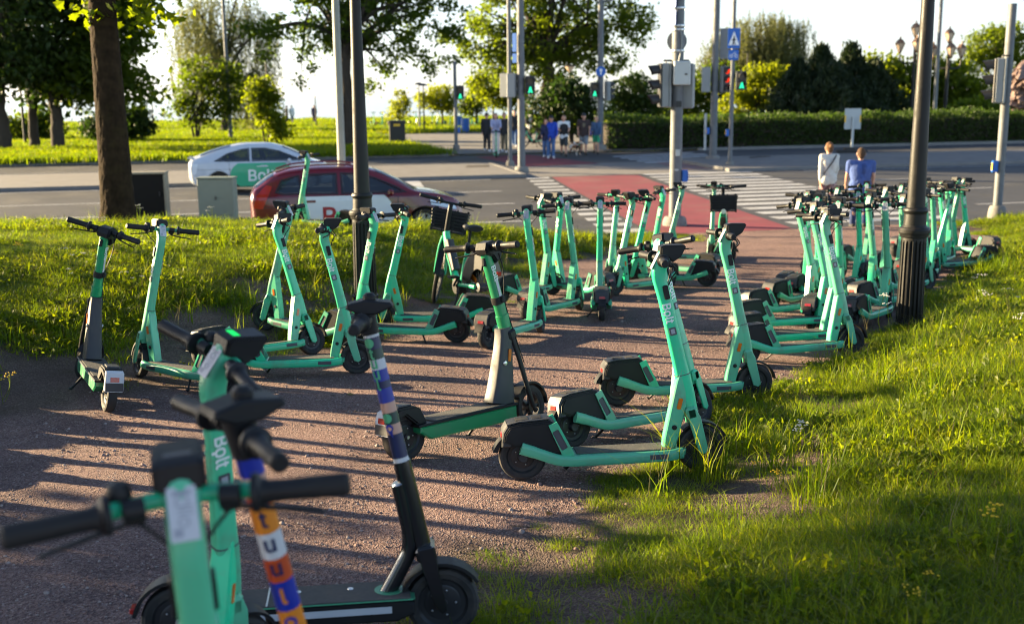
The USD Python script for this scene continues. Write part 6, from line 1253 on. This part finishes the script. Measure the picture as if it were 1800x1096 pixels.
def tree(name, label, base, trunk_r, trunk_top, blobs, ncl, per, leaf, m, spread, catg='tree', bark='dark_bark', stems=None, droop=None, group=None, limbs=14, aspect=.6, lobed=False, lean=(0, 0), hollow=.55, keep=None):
    """blobs in world coordinates relative to the base"""
    p = np.asarray(base, float); t = thing(name, label, catg, p, 0, group); top = np.array((lean[0], lean[1], trunk_top))
    C = blob_points(blobs, ncl, hollow)
    if keep is not None: C = C[keep(C)]
    wood = []
    st0 = stems or [(0, 0)]
    for sx, sy in st0:
        path = bez((sx * .3, sy * .3, -.3), (sx * .5 + top[0] * .3, sy * .5 + top[1] * .3, trunk_top * .35), (sx + top[0], sy + top[1], trunk_top), n=6)
        path[1:-1, :2] += R8.normal(size=(len(path) - 2, 2)) * trunk_r * .12
        wood.append(sweep(path, trunk_r * np.interp(np.linspace(0, 1, len(path)), [0, .08, .5, 1], [1.35, 1.05, .9, .72]), n=12))
    order = R8.permutation(len(C))[:limbs]
    for i in order:
        c = C[i]; s = st0[i % len(st0)]; z0 = trunk_top * R8.uniform(.72, 1.0); a = np.array((s[0] + top[0] * z0 / trunk_top, s[1] + top[1] * z0 / trunk_top, z0)); mid = (a + c) / 2 + (0, 0, np.linalg.norm(c - a) * .14)
        w_ = bez(a, mid, c, n=5); wood.append(sweep(w_, np.linspace(trunk_r * .42, .015, len(w_)), n=6))
        for j in R8.permutation(len(C))[:3]:
            q = C[j]
            if np.linalg.norm(q - mid) < np.linalg.norm(c - a) * .8: wood.append(sweep(bez(mid, (mid + q) / 2 + (0, 0, .2), q, n=3), np.linspace(trunk_r * .2, .01, 7), n=5))
    if bark == 'bark':
        zz = np.linspace(-.3, trunk_top, 150); w_ = sweep(np.stack([0 * zz, 0 * zz, zz], 1), trunk_r * np.interp(zz, [-.3, .0, .35, 1.5, trunk_top], [1.9, 1.45, 1.12, 1.0, .80]), n=72); v = w_.vertices; a_ = np.arctan2(v[:, 1], v[:, 0])
        q_ = np.stack([np.cos(a_) * 5.5, np.sin(a_) * 5.5, v[:, 2] * 3.0], 1); rg = 1 - abs(meshkit.fbm(q_ * 1.5, 3, 4) * 2 - 1); v[:, :2] *= (.93 + .15 * rg + .05 * (meshkit.fbm(q_ * .35, 2, 9) - .5))[:, None]
        w_.vertices = v; wood[0] = w_
    obj('trunk', wood, bark, t, smooth=60)
    if droop:
        P = []
        for c in C:
            for _ in range(max(1, per // 26)):
                a = c + R8.normal(size=3) * spread * (1, 1, .5); L = R8.uniform(.4, 1.0) * droop; k = np.linspace(0, 1, 26)[:, None]; sw = R8.normal(size=2) * .25
                P.append(a + k * np.array((sw[0], sw[1], -L)) + R8.normal(size=(26, 3)) * .07)
        P = np.vstack(P); obj('crown', leaves(P, leaf, aspect, down=1.6), m, t, smooth=False)
    else:
        sz = R8.uniform(.6, 1.25, len(C)); P = np.vstack([c + R8.normal(size=(int(per * s), 3)) * spread * s * (1, 1, .75) for c, s in zip(C, sz)])
        P = P[P[:, 2] > .15]
        obj('crown', leaves(P, leaf, aspect, lobed=lobed), m, t, smooth=False)
    return t
def px_blobs(p, lst, depth=.8):
    """ellipsoids given by photograph position and size at the depth of p"""
    out = []
    for cx, cy, rx, ry in lst:
        q = at_depth(cx, cy, p[1]) - p; k = ppm(p); out.append((q + (0, R8.uniform(-.3, .3) * rx / k, 0), np.array((rx / k, rx / k * depth, ry / k))))
    return out
def based(px, py, y):
    q = at_depth(px, py, y); q[2] = float(ground(q[0], q[1])) if y < 130 else q[2]; return q
def px_tree(name, label, px, py, y, r_px, top_py, blobs, ncl, per, leaf_px, m, spread_px, **kw):
    p = based(px, py, y); k = ppm(p); return tree(name, label, p, r_px / k, max(.6, row_z(p, top_py)), px_blobs(p, blobs), ncl, per, leaf_px / k, m, spread_px / k, **kw)

# near street tree on the bank: trunk in view, crown mostly above the frame
p = G(210, 397); k = ppm(p)
tree('maple_tree', 'rough barked tree on the left bank with bright yellow green maple leaves', p, 24 / k, 4.2,
     [((-.1, 0, 6.2), (2.6, 2.6, 2.2)), ((.7, .4, 4.8), (1.7, 1.5, 1.0)), ((-1.2, -.2, 4.9), (1.5, 1.5, 1.0))] + [(at_depth(a, b, p[1] - .2) - p, np.array((c / k, .25, d / k))) for a, b, c, d in ((150, 28, 48, 22), (118, 22, 30, 20), (200, 55, 14, 22), (235, 55, 14, 18), (186, 8, 40, 14), (240, 15, 22, 14))],
     190, 60, .125, 'leaf_maple', .20, bark='bark', lobed=True, aspect=.75, limbs=26, hollow=.3)
# dark trees on the far lawn, left
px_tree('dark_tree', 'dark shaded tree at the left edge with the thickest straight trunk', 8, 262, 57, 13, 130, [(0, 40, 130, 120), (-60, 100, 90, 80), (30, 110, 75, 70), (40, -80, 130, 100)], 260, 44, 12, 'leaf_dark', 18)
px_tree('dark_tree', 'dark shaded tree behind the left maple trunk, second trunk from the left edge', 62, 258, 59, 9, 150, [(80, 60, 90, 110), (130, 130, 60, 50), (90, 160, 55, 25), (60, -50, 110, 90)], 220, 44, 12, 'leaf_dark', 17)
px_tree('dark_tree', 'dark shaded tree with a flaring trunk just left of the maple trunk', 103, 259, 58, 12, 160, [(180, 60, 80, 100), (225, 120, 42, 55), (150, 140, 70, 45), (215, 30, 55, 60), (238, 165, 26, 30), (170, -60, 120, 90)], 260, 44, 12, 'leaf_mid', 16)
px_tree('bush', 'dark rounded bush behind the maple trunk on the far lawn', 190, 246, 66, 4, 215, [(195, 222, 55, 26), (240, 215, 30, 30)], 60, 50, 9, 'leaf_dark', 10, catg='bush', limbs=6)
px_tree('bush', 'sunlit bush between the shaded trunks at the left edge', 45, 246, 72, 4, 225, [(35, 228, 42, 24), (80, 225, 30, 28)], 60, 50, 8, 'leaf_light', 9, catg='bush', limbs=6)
# willow and yellow bushes behind the silver car
px_tree('willow_tree', 'tall grey green willow behind the yellow bush on the left', 400, 238, 86, 9, 120, [(360, 60, 70, 65), (425, 75, 65, 80), (330, 90, 40, 60), (440, 150, 45, 50), (385, 10, 80, 50), (395, 120, 60, 50)], 300, 120, 5.5, 'leaf_willow', 10, droop=3.4, aspect=.30, hollow=.7)
px_tree('yellow_bush', 'sunlit yellow green tree with several thin stems left of the tall pale pole', 345, 248, 69, 2.2, 205, [(345, 130, 30, 30), (320, 165, 24, 24), (375, 150, 26, 30), (395, 185, 24, 34), (345, 205, 30, 20), (400, 125, 18, 20), (310, 200, 18, 16), (425, 160, 20, 30)], 105, 40, 7, 'leaf_light', 8, stems=[(-.35, 0), (.0, .2), (.4, 0), (.2, -.2)], limbs=20)
px_tree('yellow_bush', 'sunlit yellow green bush right of the tall pale pole', 468, 247, 58, 2, 215, [(470, 195, 26, 38), (482, 225, 20, 22), (455, 170, 22, 30)], 75, 44, 7.5, 'leaf_light', 8, stems=[(-.2, 0), (.2, 0.1)], limbs=10)
# large ragged tree behind the fluted post
px_tree('park_tree', 'large ragged tree with hanging branches above the two cars', 614, 256, 57, 12, 60, [(540, 40, 100, 55), (480, 70, 55, 45), (640, 30, 110, 60), (720, 70, 85, 45), (760, 115, 50, 34), (650, 130, 40, 26), (540, 130, 34, 30), (790, 30, 45, 50), (600, -70, 170, 80), (720, -50, 110, 70)], 270, 60, 8, 'leaf_mid', 9.5, limbs=34, hollow=.65)
# big central tree
px_tree('park_tree', 'large sunlit tree behind the signal poles in the middle', 958, 222, 74, 12, 70, [(900, 30, 80, 60), (970, 60, 90, 60), (1050, 40, 75, 55), (860, 85, 60, 34), (1050, 100, 60, 30), (930, 120, 80, 40), (815, 55, 40, 34), (1108, 35, 36, 34), (1120, 70, 22, 18), (960, -70, 150, 80)], 350, 72, 7.5, 'leaf_mid', 9.5, limbs=34, lean=(.3, 0), hollow=.65)
px_tree('bush', 'sunlit yellow bush under the central tree, left of the median poles', 895, 205, 88, 3, 180, [(885, 165, 45, 24), (850, 150, 34, 24), (915, 185, 30, 16)], 70, 46, 7, 'leaf_light', 8, catg='bush', limbs=8)
px_tree('bush', 'dark green shrub behind the walkers under the central tree', 1005, 245, 62, 4, 210, [(1000, 185, 46, 46), (960, 200, 34, 36), (1030, 205, 30, 34)], 110, 50, 8, 'leaf_dark', 10, catg='bush', limbs=10)
px_tree('bush', 'rounded dark bush right of the round blue sign', 1093, 222, 75, 4, 205, [(1093, 192, 34, 30), (1110, 160, 40, 30), (1135, 190, 30, 28)], 100, 50, 7, 'leaf_hedge', 8, catg='bush', limbs=8)
px_tree('sapling', 'thin pale sapling on the promenade left of the thin lamp posts', 703, 212, 95, 1.6, 180, [(703, 182, 15, 24), (700, 200, 18, 10)], 34, 36, 5, 'leaf_light', 5, stems=[(0, 0)], limbs=10)
px_tree('sapling', 'sunlit young tree on the promenade behind the short signal pole', 778, 214, 100, 2, 190, [(770, 172, 26, 26), (795, 178, 22, 20), (745, 178, 18, 18)], 66, 40, 5.5, 'leaf_light', 6, limbs=10)
px_tree('sapling', 'young tree on the promenade left of the tall median pole', 838, 212, 98, 2, 190, [(838, 168, 22, 26), (828, 190, 22, 14)], 50, 40, 5.5, 'leaf_light', 6, limbs=8)
# right hand background
px_tree('willow_tree', 'pale willow crown rising behind the pedestrian crossing sign', 1335, 205, 118, 8, 130, [(1335, 62, 70, 40), (1285, 85, 42, 34), (1390, 70, 34, 40), (1340, 110, 60, 30), (1250, 120, 26, 26)], 330, 140, 5, 'leaf_willow', 9, droop=3.6, aspect=.3, hollow=.6)
px_tree('bush', 'sunlit yellow green bush right of the crossing sign', 1330, 212, 78, 4, 185, [(1335, 135, 30, 22), (1370, 130, 26, 20), (1395, 150, 26, 28), (1305, 160, 26, 30), (1350, 170, 50, 30), (1290, 185, 30, 26), (1380, 185, 40, 26)], 190, 44, 7, 'leaf_light', 7.5, catg='bush', limbs=16)
px_tree('bush', 'orange tinged bush hidden behind the island signal poles', 1285, 212, 84, 3, 185, [(1262, 160, 34, 50), (1225, 170, 34, 40), (1180, 185, 40, 30)], 110, 50, 7.5, 'leaf_mid', 9, catg='bush', limbs=10)
def conifer(label, px, y, top_py, half_px, n):
    p = based(px, 212, y); k = ppm(p); h = row_z(p, top_py); r = half_px / k; t = thing('juniper_tree', label, 'conifer', p, 0, 'dark junipers behind the hedge')
    obj('trunk', sweep([(0, 0, -.2), (0, 0, h * .5), (0, 0, h * .93)], [.14, .09, .02], n=8), 'dark_bark', t)
    z = h * R8.uniform(0, 1, n) ** 1.25; a = R8.uniform(0, 2 * np.pi, n); lob = 1 + .26 * np.sin(a * 5 + z * 1.1 + px) + .22 * np.sin(a * 8 - z * 2.3) + .2 * np.sin(z * 5 + a * 3); rr = r * np.clip(1.05 - (z / h) ** 1.35, .03, 1) * lob * R8.uniform(.72, 1.04, n)
    P = np.stack([rr * np.cos(a), rr * np.sin(a), z], 1) + R8.normal(size=(n, 3)) * .13
    obj('crown', leaves(P, 11 / k, .30, down=-1.9), 'leaf_conifer', t, smooth=False)
for lb, px, y, tp, hw, n in (('dark juniper with the tallest spire, left of the middle of the dark clump', 1440, 72, 84, 62, 8500), ('dark juniper with a sharp spire right of the tallest one', 1492, 73, 80, 56, 8000), ('low dark juniper at the left flank of the dark clump', 1400, 71, 108, 58, 7000), ('wide dark juniper in front of the two spires', 1465, 69, 118, 80, 9000), ('dark juniper at the right flank of the dark clump', 1535, 72, 112, 62, 7000)): conifer(lb, px, y, tp, hw, n)
px_tree('bush', 'dark green bush left of the right fluted post, beyond the junipers', 1560, 212, 80, 4, 180, [(1550, 130, 45, 36), (1590, 150, 40, 44), (1570, 180, 50, 30)], 150, 50, 8, 'leaf_mid', 9, catg='bush', limbs=10)
px_tree('bush', 'dark green bush right of the right fluted post, below the copper lanterns', 1660, 212, 80, 4, 180, [(1640, 140, 42, 38), (1680, 150, 42, 42), (1650, 180, 60, 30), (1715, 165, 30, 36)], 170, 50, 8, 'leaf_mid', 9, catg='bush', limbs=10)
px_tree('bush', 'lone pale tree crown at the upper right edge', 1750, 205, 112, 5, 140, [(1740, 85, 48, 30), (1790, 95, 44, 36), (1720, 110, 34, 22), (1770, 60, 34, 20)], 150, 46, 6, 'leaf_light', 8, catg='tree', limbs=14)
px_tree('bush', 'low sunlit shrub behind the hedge near the right edge', 1720, 206, 70, 3, 192, [(1720, 192, 44, 14), (1690, 195, 26, 10)], 60, 44, 6, 'leaf_light', 7, catg='bush', limbs=6)
# hedge along the far kerb
def hedge(label, s0, s1, t0, w, h, n):
    c = np.array([*st((s0 + s1) / 2, t0 + w / 2), 0]); c[2] = float(road_z(t0)) + .12; t = thing('hedge', label, 'hedge', c, RA); L = s1 - s0
    core = bx(L - .2, w - .3, h - .25, (0, 0, (h - .25) / 2)); obj('inner_branches', core, 'dark_bark', t)
    u = R8.uniform(-.5, .5, n) * L; k = R8.uniform(0, 1, n); top = k > .62; hh = h * (1 + .13 * (meshkit.noise(np.stack([u * .9, 0 * u, 0 * u], -1), 4) - .5) * 2)
    v = np.where(top, R8.uniform(-.5, .5, n), np.where(R8.uniform(0, 1, n) < .8, -.5, .5)) * w; z = np.where(top, hh, R8.uniform(0, 1, n) * hh)
    P = np.stack([u, v, z], 1) + R8.normal(size=(n, 3)) * (.08, .12, .10)
    obj('leafage', leaves(P, .15, .55), 'leaf_hedge', t, smooth=False)
s_h = on_road(1066, 258, 50.6); hedge('long clipped green hedge along the far kerb on the right', s_h, s_h + 46, 50.4, 2.0, 1.40, 40000)
# boulder monument at the right edge
p = based(1796, 212, 84); k = ppm(p)
m = trimesh.creation.icosphere(4, 1.0); m.vertices *= np.array((30 / k, 26 / k, 1)); v = m.vertices
m.vertices[:, 2] = (v[:, 2] * .5 + .5) * row_z(p, 106); v = m.vertices; m.vertices += (meshkit.fbm(v * 1.3, 5, 2)[:, None] - .5) * np.array((1.9, 1.9, .9)) + (abs(meshkit.fbm(v * 3.1, 3, 7)[:, None] - .5)) * np.array((1.2, 1.2, .5)); m.vertices[:, :2] *= (1.15 - .35 * (v[:, 2:3] / v[:, 2].max()))
mat('pink_granite', (0.19, 0.13, 0.115), 0.9, var=0.35, scale=1.6, bump=0.7, bscale=6)
t = thing('granite_rock', 'pinkish granite rock standing above the hedge at the right edge', 'rock', p); obj('boulder', m, 'pink_granite', t, smooth=25)
# street trees out of view to the left whose crowns shade the foreground
mk = lambda c, s, z: np.array((-math.cos(math.radians(20)) * s + math.sin(math.radians(20)) * c, math.sin(math.radians(20)) * s + math.cos(math.radians(20)) * c, z))
def shade_tree(label, s, c, blobs, ncl):
    b = mk(c, s, 0); b[2] = float(ground(b[0], b[1])) if b[0] > -18.5 else -.2
    tree('street_tree', label, b, .2, 2.6, [(mk(c + dc, s + ds, z) - b, r) for dc, ds, z, r in blobs], ncl, 42, .24, 'leaf_mid', .30, limbs=24, hollow=.35)
shade_tree('street tree standing out of view to the left, nearest the camera', 17, 2.3, [(-.1, 0, 4.2, (1.8, 1.9, 1.5)), (.3, 0, 3.0, (1.2, 1.4, .9)), (-1.5, 0, 3.2, (1.2, 1.2, 1.1)), (-.2, 0, 5.8, (1.7, 1.7, 1.2)), (1.0, 0, 4.4, (.8, 1.0, .9)), (2.0, 0, 4.6, (.7, .8, .9))], 260)

b = mk(8.2, 14, -.1)
tree('street_shrub', 'loose shrub standing out of view to the left of the grass bank', b, .05, .9, [(mk(8.2 + dc, 14 + ds, z) - b, r) for dc, ds, z, r in ((0, 0, .9, (1.0, 1.0, .75)), (-1.3, .3, .8, (.8, .8, .6)), (1.2, -.2, 1.0, (.8, .8, .7)))], 70, 30, .16, 'leaf_mid', .22, 'bush', limbs=12, hollow=.35)

# ------------------------------------------------------------------ grass and flowers
def blade_patch(n, size, hmin, hmax, width, seed, lean=.5):
    r = np.random.default_rng(seed); V, F = [], []
    for i in range(n):
        b = np.array((*(r.normal(size=2) * size * .42), -.02)); a = r.uniform(0, 2 * np.pi); h = r.uniform(hmin, hmax); d = np.array((math.cos(a), math.sin(a), 0)); w = np.array((-math.sin(a), math.cos(a), 0)) * width * r.uniform(.7, 1.3); le = abs(r.normal()) * lean * h
        q = len(V)
        for k, (u, ww) in enumerate(((0, 1), (.4, .85), (.75, .55))): c = b + np.array((0, 0, h * u * (1 - .12 * u * lean))) + d * le * u * u; V += [c - w * ww, c + w * ww]
        V.append(b + np.array((0, 0, h * (1 - .25 * min(lean, 1) * .5))) + d * le * 1.15)
        F += [(q, q + 1, q + 3), (q, q + 3, q + 2), (q + 2, q + 3, q + 5), (q + 2, q + 5, q + 4), (q + 4, q + 5, q + 6)]
    return tm(V, F)
def broad_patch(n, seed):
    r = np.random.default_rng(seed); out = []
    C = np.column_stack([r.normal(size=(n, 2)) * .07, r.uniform(.02, .10, n)]); return leaves(C, .035, .7, up=-.3)
def umbel(seed, h, stems=3):
    """a flowering weed: thin stem, side stems, flat flower heads"""
    r = np.random.default_rng(seed); sm, hd = [], []
    for _ in range(stems):
        b = np.array((*r.normal(size=2) * .03, -.02)); tp = b + np.array((*r.normal(size=2) * .06, h * r.uniform(.7, 1.1))); mid = (b + tp) / 2 + np.array((*r.normal(size=2) * .02, 0)); sm.append(sweep(bez(b, mid, tp, n=3), .0022, n=4))
        for _ in range(9): hd.append(ball(.0072, tp + np.array((*r.normal(size=2) * .021, r.normal() * .004)), (1, 1, .6), 0))
        for _ in range(4): hd_l = mid + r.normal(size=3) * .02
    return cat(sm), cat(hd)
def instancer(name, protos_, pos, idx, yaw, scl, normal=None, **d):
    pi = UsdGeom.PointInstancer.Define(stage, f'/World/{numbered("/World", name)}'); pp = str(pi.GetPath()); paths = []
    for i, parts in enumerate(protos_):
        x = UsdGeom.Xform.Define(stage, f'{pp}/pattern_{i:03d}')
        for nm, m, mt in parts: usdkit.mesh(stage, f'{pp}/pattern_{i:03d}/{nm}', m, MATS[mt])
        paths.append(x.GetPath())
    pi.CreatePrototypesRel().SetTargets(paths)
    pi.CreatePositionsAttr(Vt.Vec3fArray.FromNumpy(pos.astype(np.float32))); pi.CreateProtoIndicesAttr(Vt.IntArray.FromNumpy(idx.astype(np.int32)))
    q = np.zeros((len(pos), 4)); q[:, 0] = np.cos(yaw / 2); q[:, 3] = np.sin(yaw / 2)
    pi.CreateOrientationsAttr(Vt.QuathArray([Gf.Quath(float(a[0]), 0, 0, float(a[3])) for a in q]))
    pi.CreateScalesAttr(Vt.Vec3fArray.FromNumpy((np.asarray(scl)[:, None] * np.ones((1, 3))).astype(np.float32) if np.ndim(scl) == 1 else np.asarray(scl).astype(np.float32)))
    return setd(pi.GetPrim(), **d)
def scatter(n, x0, x1, y0, y1, dens):
    """points of the near ground, kept with probability dens(x, y, edge)"""
    x, y = R8.uniform(x0, x1, n), R8.uniform(y0, y1, n); t = -x * math.sin(RA) + y * math.cos(RA)
    e = np.maximum(left_x(y) - x, x - right_x(y)) + (meshkit.fbm(np.stack([x * 1.1, y * 1.1, 0 * x], -1), 4, 3) - .5) * 1.5
    view = (abs(x) < .50 * y + 1.2) & (t < KERB_T - .15); k = view & (R8.uniform(0, 1, n) < dens(x, y, e)); x, y = x[k], y[k]
    return np.stack([x, y, ground(x, y)], 1), e[k]
bare = lambda x, y: S(.40, .58, meshkit.fbm(np.stack([x * .75, y * .75, 0 * x + 9], -1), 4, 21))
def dens_short(x, y, e):
    left = x < (left_x(y) + right_x(y)) / 2
    slope_bare = np.where(left, S(2.3, 1.2, e) * S(.52, .40, meshkit.fbm(np.stack([x * .6, y * .6, 0 * x], -1), 3, 5)) * .8, S(1.3, .5, e) * .5)
    return S(-.12, .30, e) * (.45 + .55 * bare(x, y)) * (1 - slope_bare) * (1 - .93 * bare_spots(x, y))
PB = [[('blades', blade_patch(100, .20, .04, .13, .0023, 100 + i, .8), 'grass'), ('dry_blades', blade_patch(14, .20, .03, .12, .0022, 130 + i, 1.1), 'dry_stem')] for i in range(4)] + [[('blades', blade_patch(80, .20, .06, .19, .0028, 200 + i, .7), 'grass'), ('dry_blades', blade_patch(7, .20, .05, .20, .0022, 230 + i, .9), 'dry_stem')] for i in range(3)] + [[('blades', blade_patch(30, .16, .03, .10, .0026, 300, .8), 'grass'), ('broad_leaves', broad_patch(40, 7), 'leaf_light')], [('broad_leaves', broad_patch(55, 8), 'leaf_maple')]]
def lush(pos): return meshkit.fbm(pos * (.9, .9, 0) + 3, 3, 31)
# close to the camera, dense; farther off, larger and fewer
parts_ = []
for n, y0, y1, sc in ((52000, 1.2, 8.0, .9), (42000, 8.0, 14.0, 1.15), (32000, 14.0, 24.0, 1.5)):
    pos, e = scatter(n, -12, 12, y0, y1, dens_short); parts_.append((pos, np.full(len(pos), sc), e))
pos = np.vstack([a[0] for a in parts_]); sc = np.concatenate([a[1] for a in parts_]); e = np.concatenate([a[2] for a in parts_])
lu = lush(pos); idx = np.where(R8.uniform(0, 1, len(pos)) < S(.38, .60, lu), R8.integers(4, 9, len(pos)), R8.integers(0, 4, len(pos)))
sz = sc * R8.uniform(.7, 1.15, len(pos)) * (.7 + .6 * lu) * (.55 + .45 * S(0, .8, e))
instancer('grass', PB, pos, idx, R8.uniform(0, 6.28, len(pos)), np.stack([sz, sz, sz * R8.uniform(.65, 1.15, len(pos)) * np.where(pos[:, 0] < (left_x(pos[:, 1]) + right_x(pos[:, 1])) / 2, .72, 1.0)], 1), kind='stuff', label='sunlit green grass growing on the two banks beside the path', cat='grass')
# tall weeds along the bank tops and path edges
TALL = [[('blades', blade_patch(9, .10, .22, .45, .0030, 400 + i, .5), 'grass')] for i in range(3)] + [[('blades', blade_patch(3, .06, .30, .55, .0018, 410, .3), 'dry_stem')]]
pos, e = scatter(4200, -12, 12, 2.0, 23.5, lambda x, y, e: S(.05, .35, e) * (.06 + .5 * S(.55, .72, meshkit.fbm(np.stack([x * .8, y * .8, 0 * x + 2], -1), 3, 77))))
extra = np.array([G(px + R8.normal() * 9, py + R8.normal() * 4) for px, py in ((1190, 822), (1205, 815), (1232, 826), (1262, 818), (1182, 838), (1290, 800), (1352, 838), (1375, 832), (1425, 905), (1440, 880), (1240, 845), (1150, 880), (1480, 850), (1560, 690), (1640, 600), (1470, 640), (300, 430), (285, 470), (330, 470), (395, 450), (250, 440), (260, 360), (235, 372), (560, 520), (690, 590), (505, 480)) for _ in range(3)])
pos = np.vstack([pos, extra])
instancer('tall_grass', TALL, pos, R8.integers(0, 4, len(pos)), R8.uniform(0, 6.28, len(pos)), R8.uniform(.5, 1.0, len(pos)), kind='stuff', label='tall thin grass stalks and weeds along the bank edges', cat='weeds')
UM = []
for i in range(4):
    a, b = umbel(500 + i, .26 if i < 3 else .42); UM.append([('stems', a, 'grass'), ('heads', b, 'flower_white' if i != 2 else 'flower_yellow')])
pos, e = scatter(1150, -12, 12, 2.5, 17, lambda x, y, e: S(.35, .9, e) * (.05 + .5 * S(.56, .70, meshkit.fbm(np.stack([x * .7, y * .7, 0 * x + 5], -1), 3, 51))))
instancer('wild_flowers', UM, pos, R8.integers(0, 4, len(pos)), R8.uniform(0, 6.28, len(pos)), R8.uniform(.55, 1.1, len(pos)), kind='stuff', label='small white and yellow wild flowers in the bank grass', cat='wild flowers')
# far lawns: coarser tufts
def lawn_tufts(n, s0, s1, t0, t1, sc, name, label, dz=.12):
    s, t = R8.uniform(s0, s1, n), R8.uniform(0, 1, n) ** 1.6 * (t1 - t0) + t0; P = s[:, None] * RE + t[:, None] * RN; z = road_z(t) + dz
    p = np.column_stack([P, z]); k = ((p - CAM) @ CR) / ((p - CAM) @ _F); p = p[abs(k) < .52]
    instancer(name, FB, p, R8.integers(0, len(FB), len(p)), R8.uniform(0, 6.28, len(p)), R8.uniform(.7, 1.3, len(p)) * sc, kind='stuff', label=label, cat='grass')
FB = [[('blades', blade_patch(46, .75, .10, .30, .016, 600 + i, .7), 'grass')] for i in range(3)]
lawn_tufts(14000, -45, 8.6, 49.6, 78, 1.0, 'lawn_grass', 'rough grass on the far lawn beyond the road on the left')
lawn_tufts(2500, -60, 30, 78, 96, 1.2, 'lawn_grass', 'thin grass on the lawn before the promenade')
lawn_tufts(5000, -80, 60, 101, 133, 1.3, 'lawn_grass', 'grass strip between the promenade and the shore')
# loose stones on the path
ST = [[('stone', (lambda m: tm(m.vertices * (1, .8, .6) + (meshkit.noise(m.vertices * 1.7, 60 + i)[:, None] - .5) * .5, m.faces))(trimesh.creation.icosphere(1, 1.0)), f'grit_{i % 3}')] for i in range(6)]
for i, c in enumerate(((0.20, 0.125, 0.112), (0.11, 0.075, 0.070), (0.27, 0.215, 0.195))): mat(f'grit_{i}', c, 0.85, var=0.25, scale=1.0)
pos, e = scatter(90000, -8, 6, 2.2, 11, lambda x, y, e: S(.4, -.1, e) * np.clip(5.5 / y, .15, 1) ** 1.5)
instancer('loose_grit', ST, pos + (0, 0, .001), R8.integers(0, 6, len(pos)), R8.uniform(0, 6.28, len(pos)), np.exp(R8.normal(size=len(pos)) * .42) * .0042, kind='stuff', label='loose reddish grit scattered over the path', cat='grit')

# fallen leaves and twigs
leafmat('dead_leaf', [(0.10, 0.05, 0.015), (0.20, 0.12, 0.03), (0.24, 0.18, 0.05), (0.07, 0.05, 0.02)], (1.2, 1.1, 0.6), 0.25)
LT = []
for i in range(4):
    m = leaves(np.zeros((1, 3)), .05, .8, lobed=True); m.vertices[:, 2] *= .25; LT.append([('leaf', m, 'dead_leaf')])
r_ = np.random.default_rng(77)
for i in range(2): LT.append([('twig', sweep(bez((0, 0, .004), (.05, r_.normal() * .015, .010), (.12, r_.normal() * .02, .005), n=3), np.linspace(.003, .0015, 7), n=5), 'dark_bark')])
pos, e = scatter(1500, -9, 9, 2.0, 20, lambda x, y, e: .10 + .5 * S(-.6, .1, e) * S(.8, 0, e))
instancer('fallen_leaves', LT, pos + (0, 0, .006), R8.integers(0, 6, len(pos)), R8.uniform(0, 6.28, len(pos)), R8.uniform(.6, 1.2, len(pos)), kind='stuff', label='a few dry fallen leaves and twigs along the path edges', cat='litter')
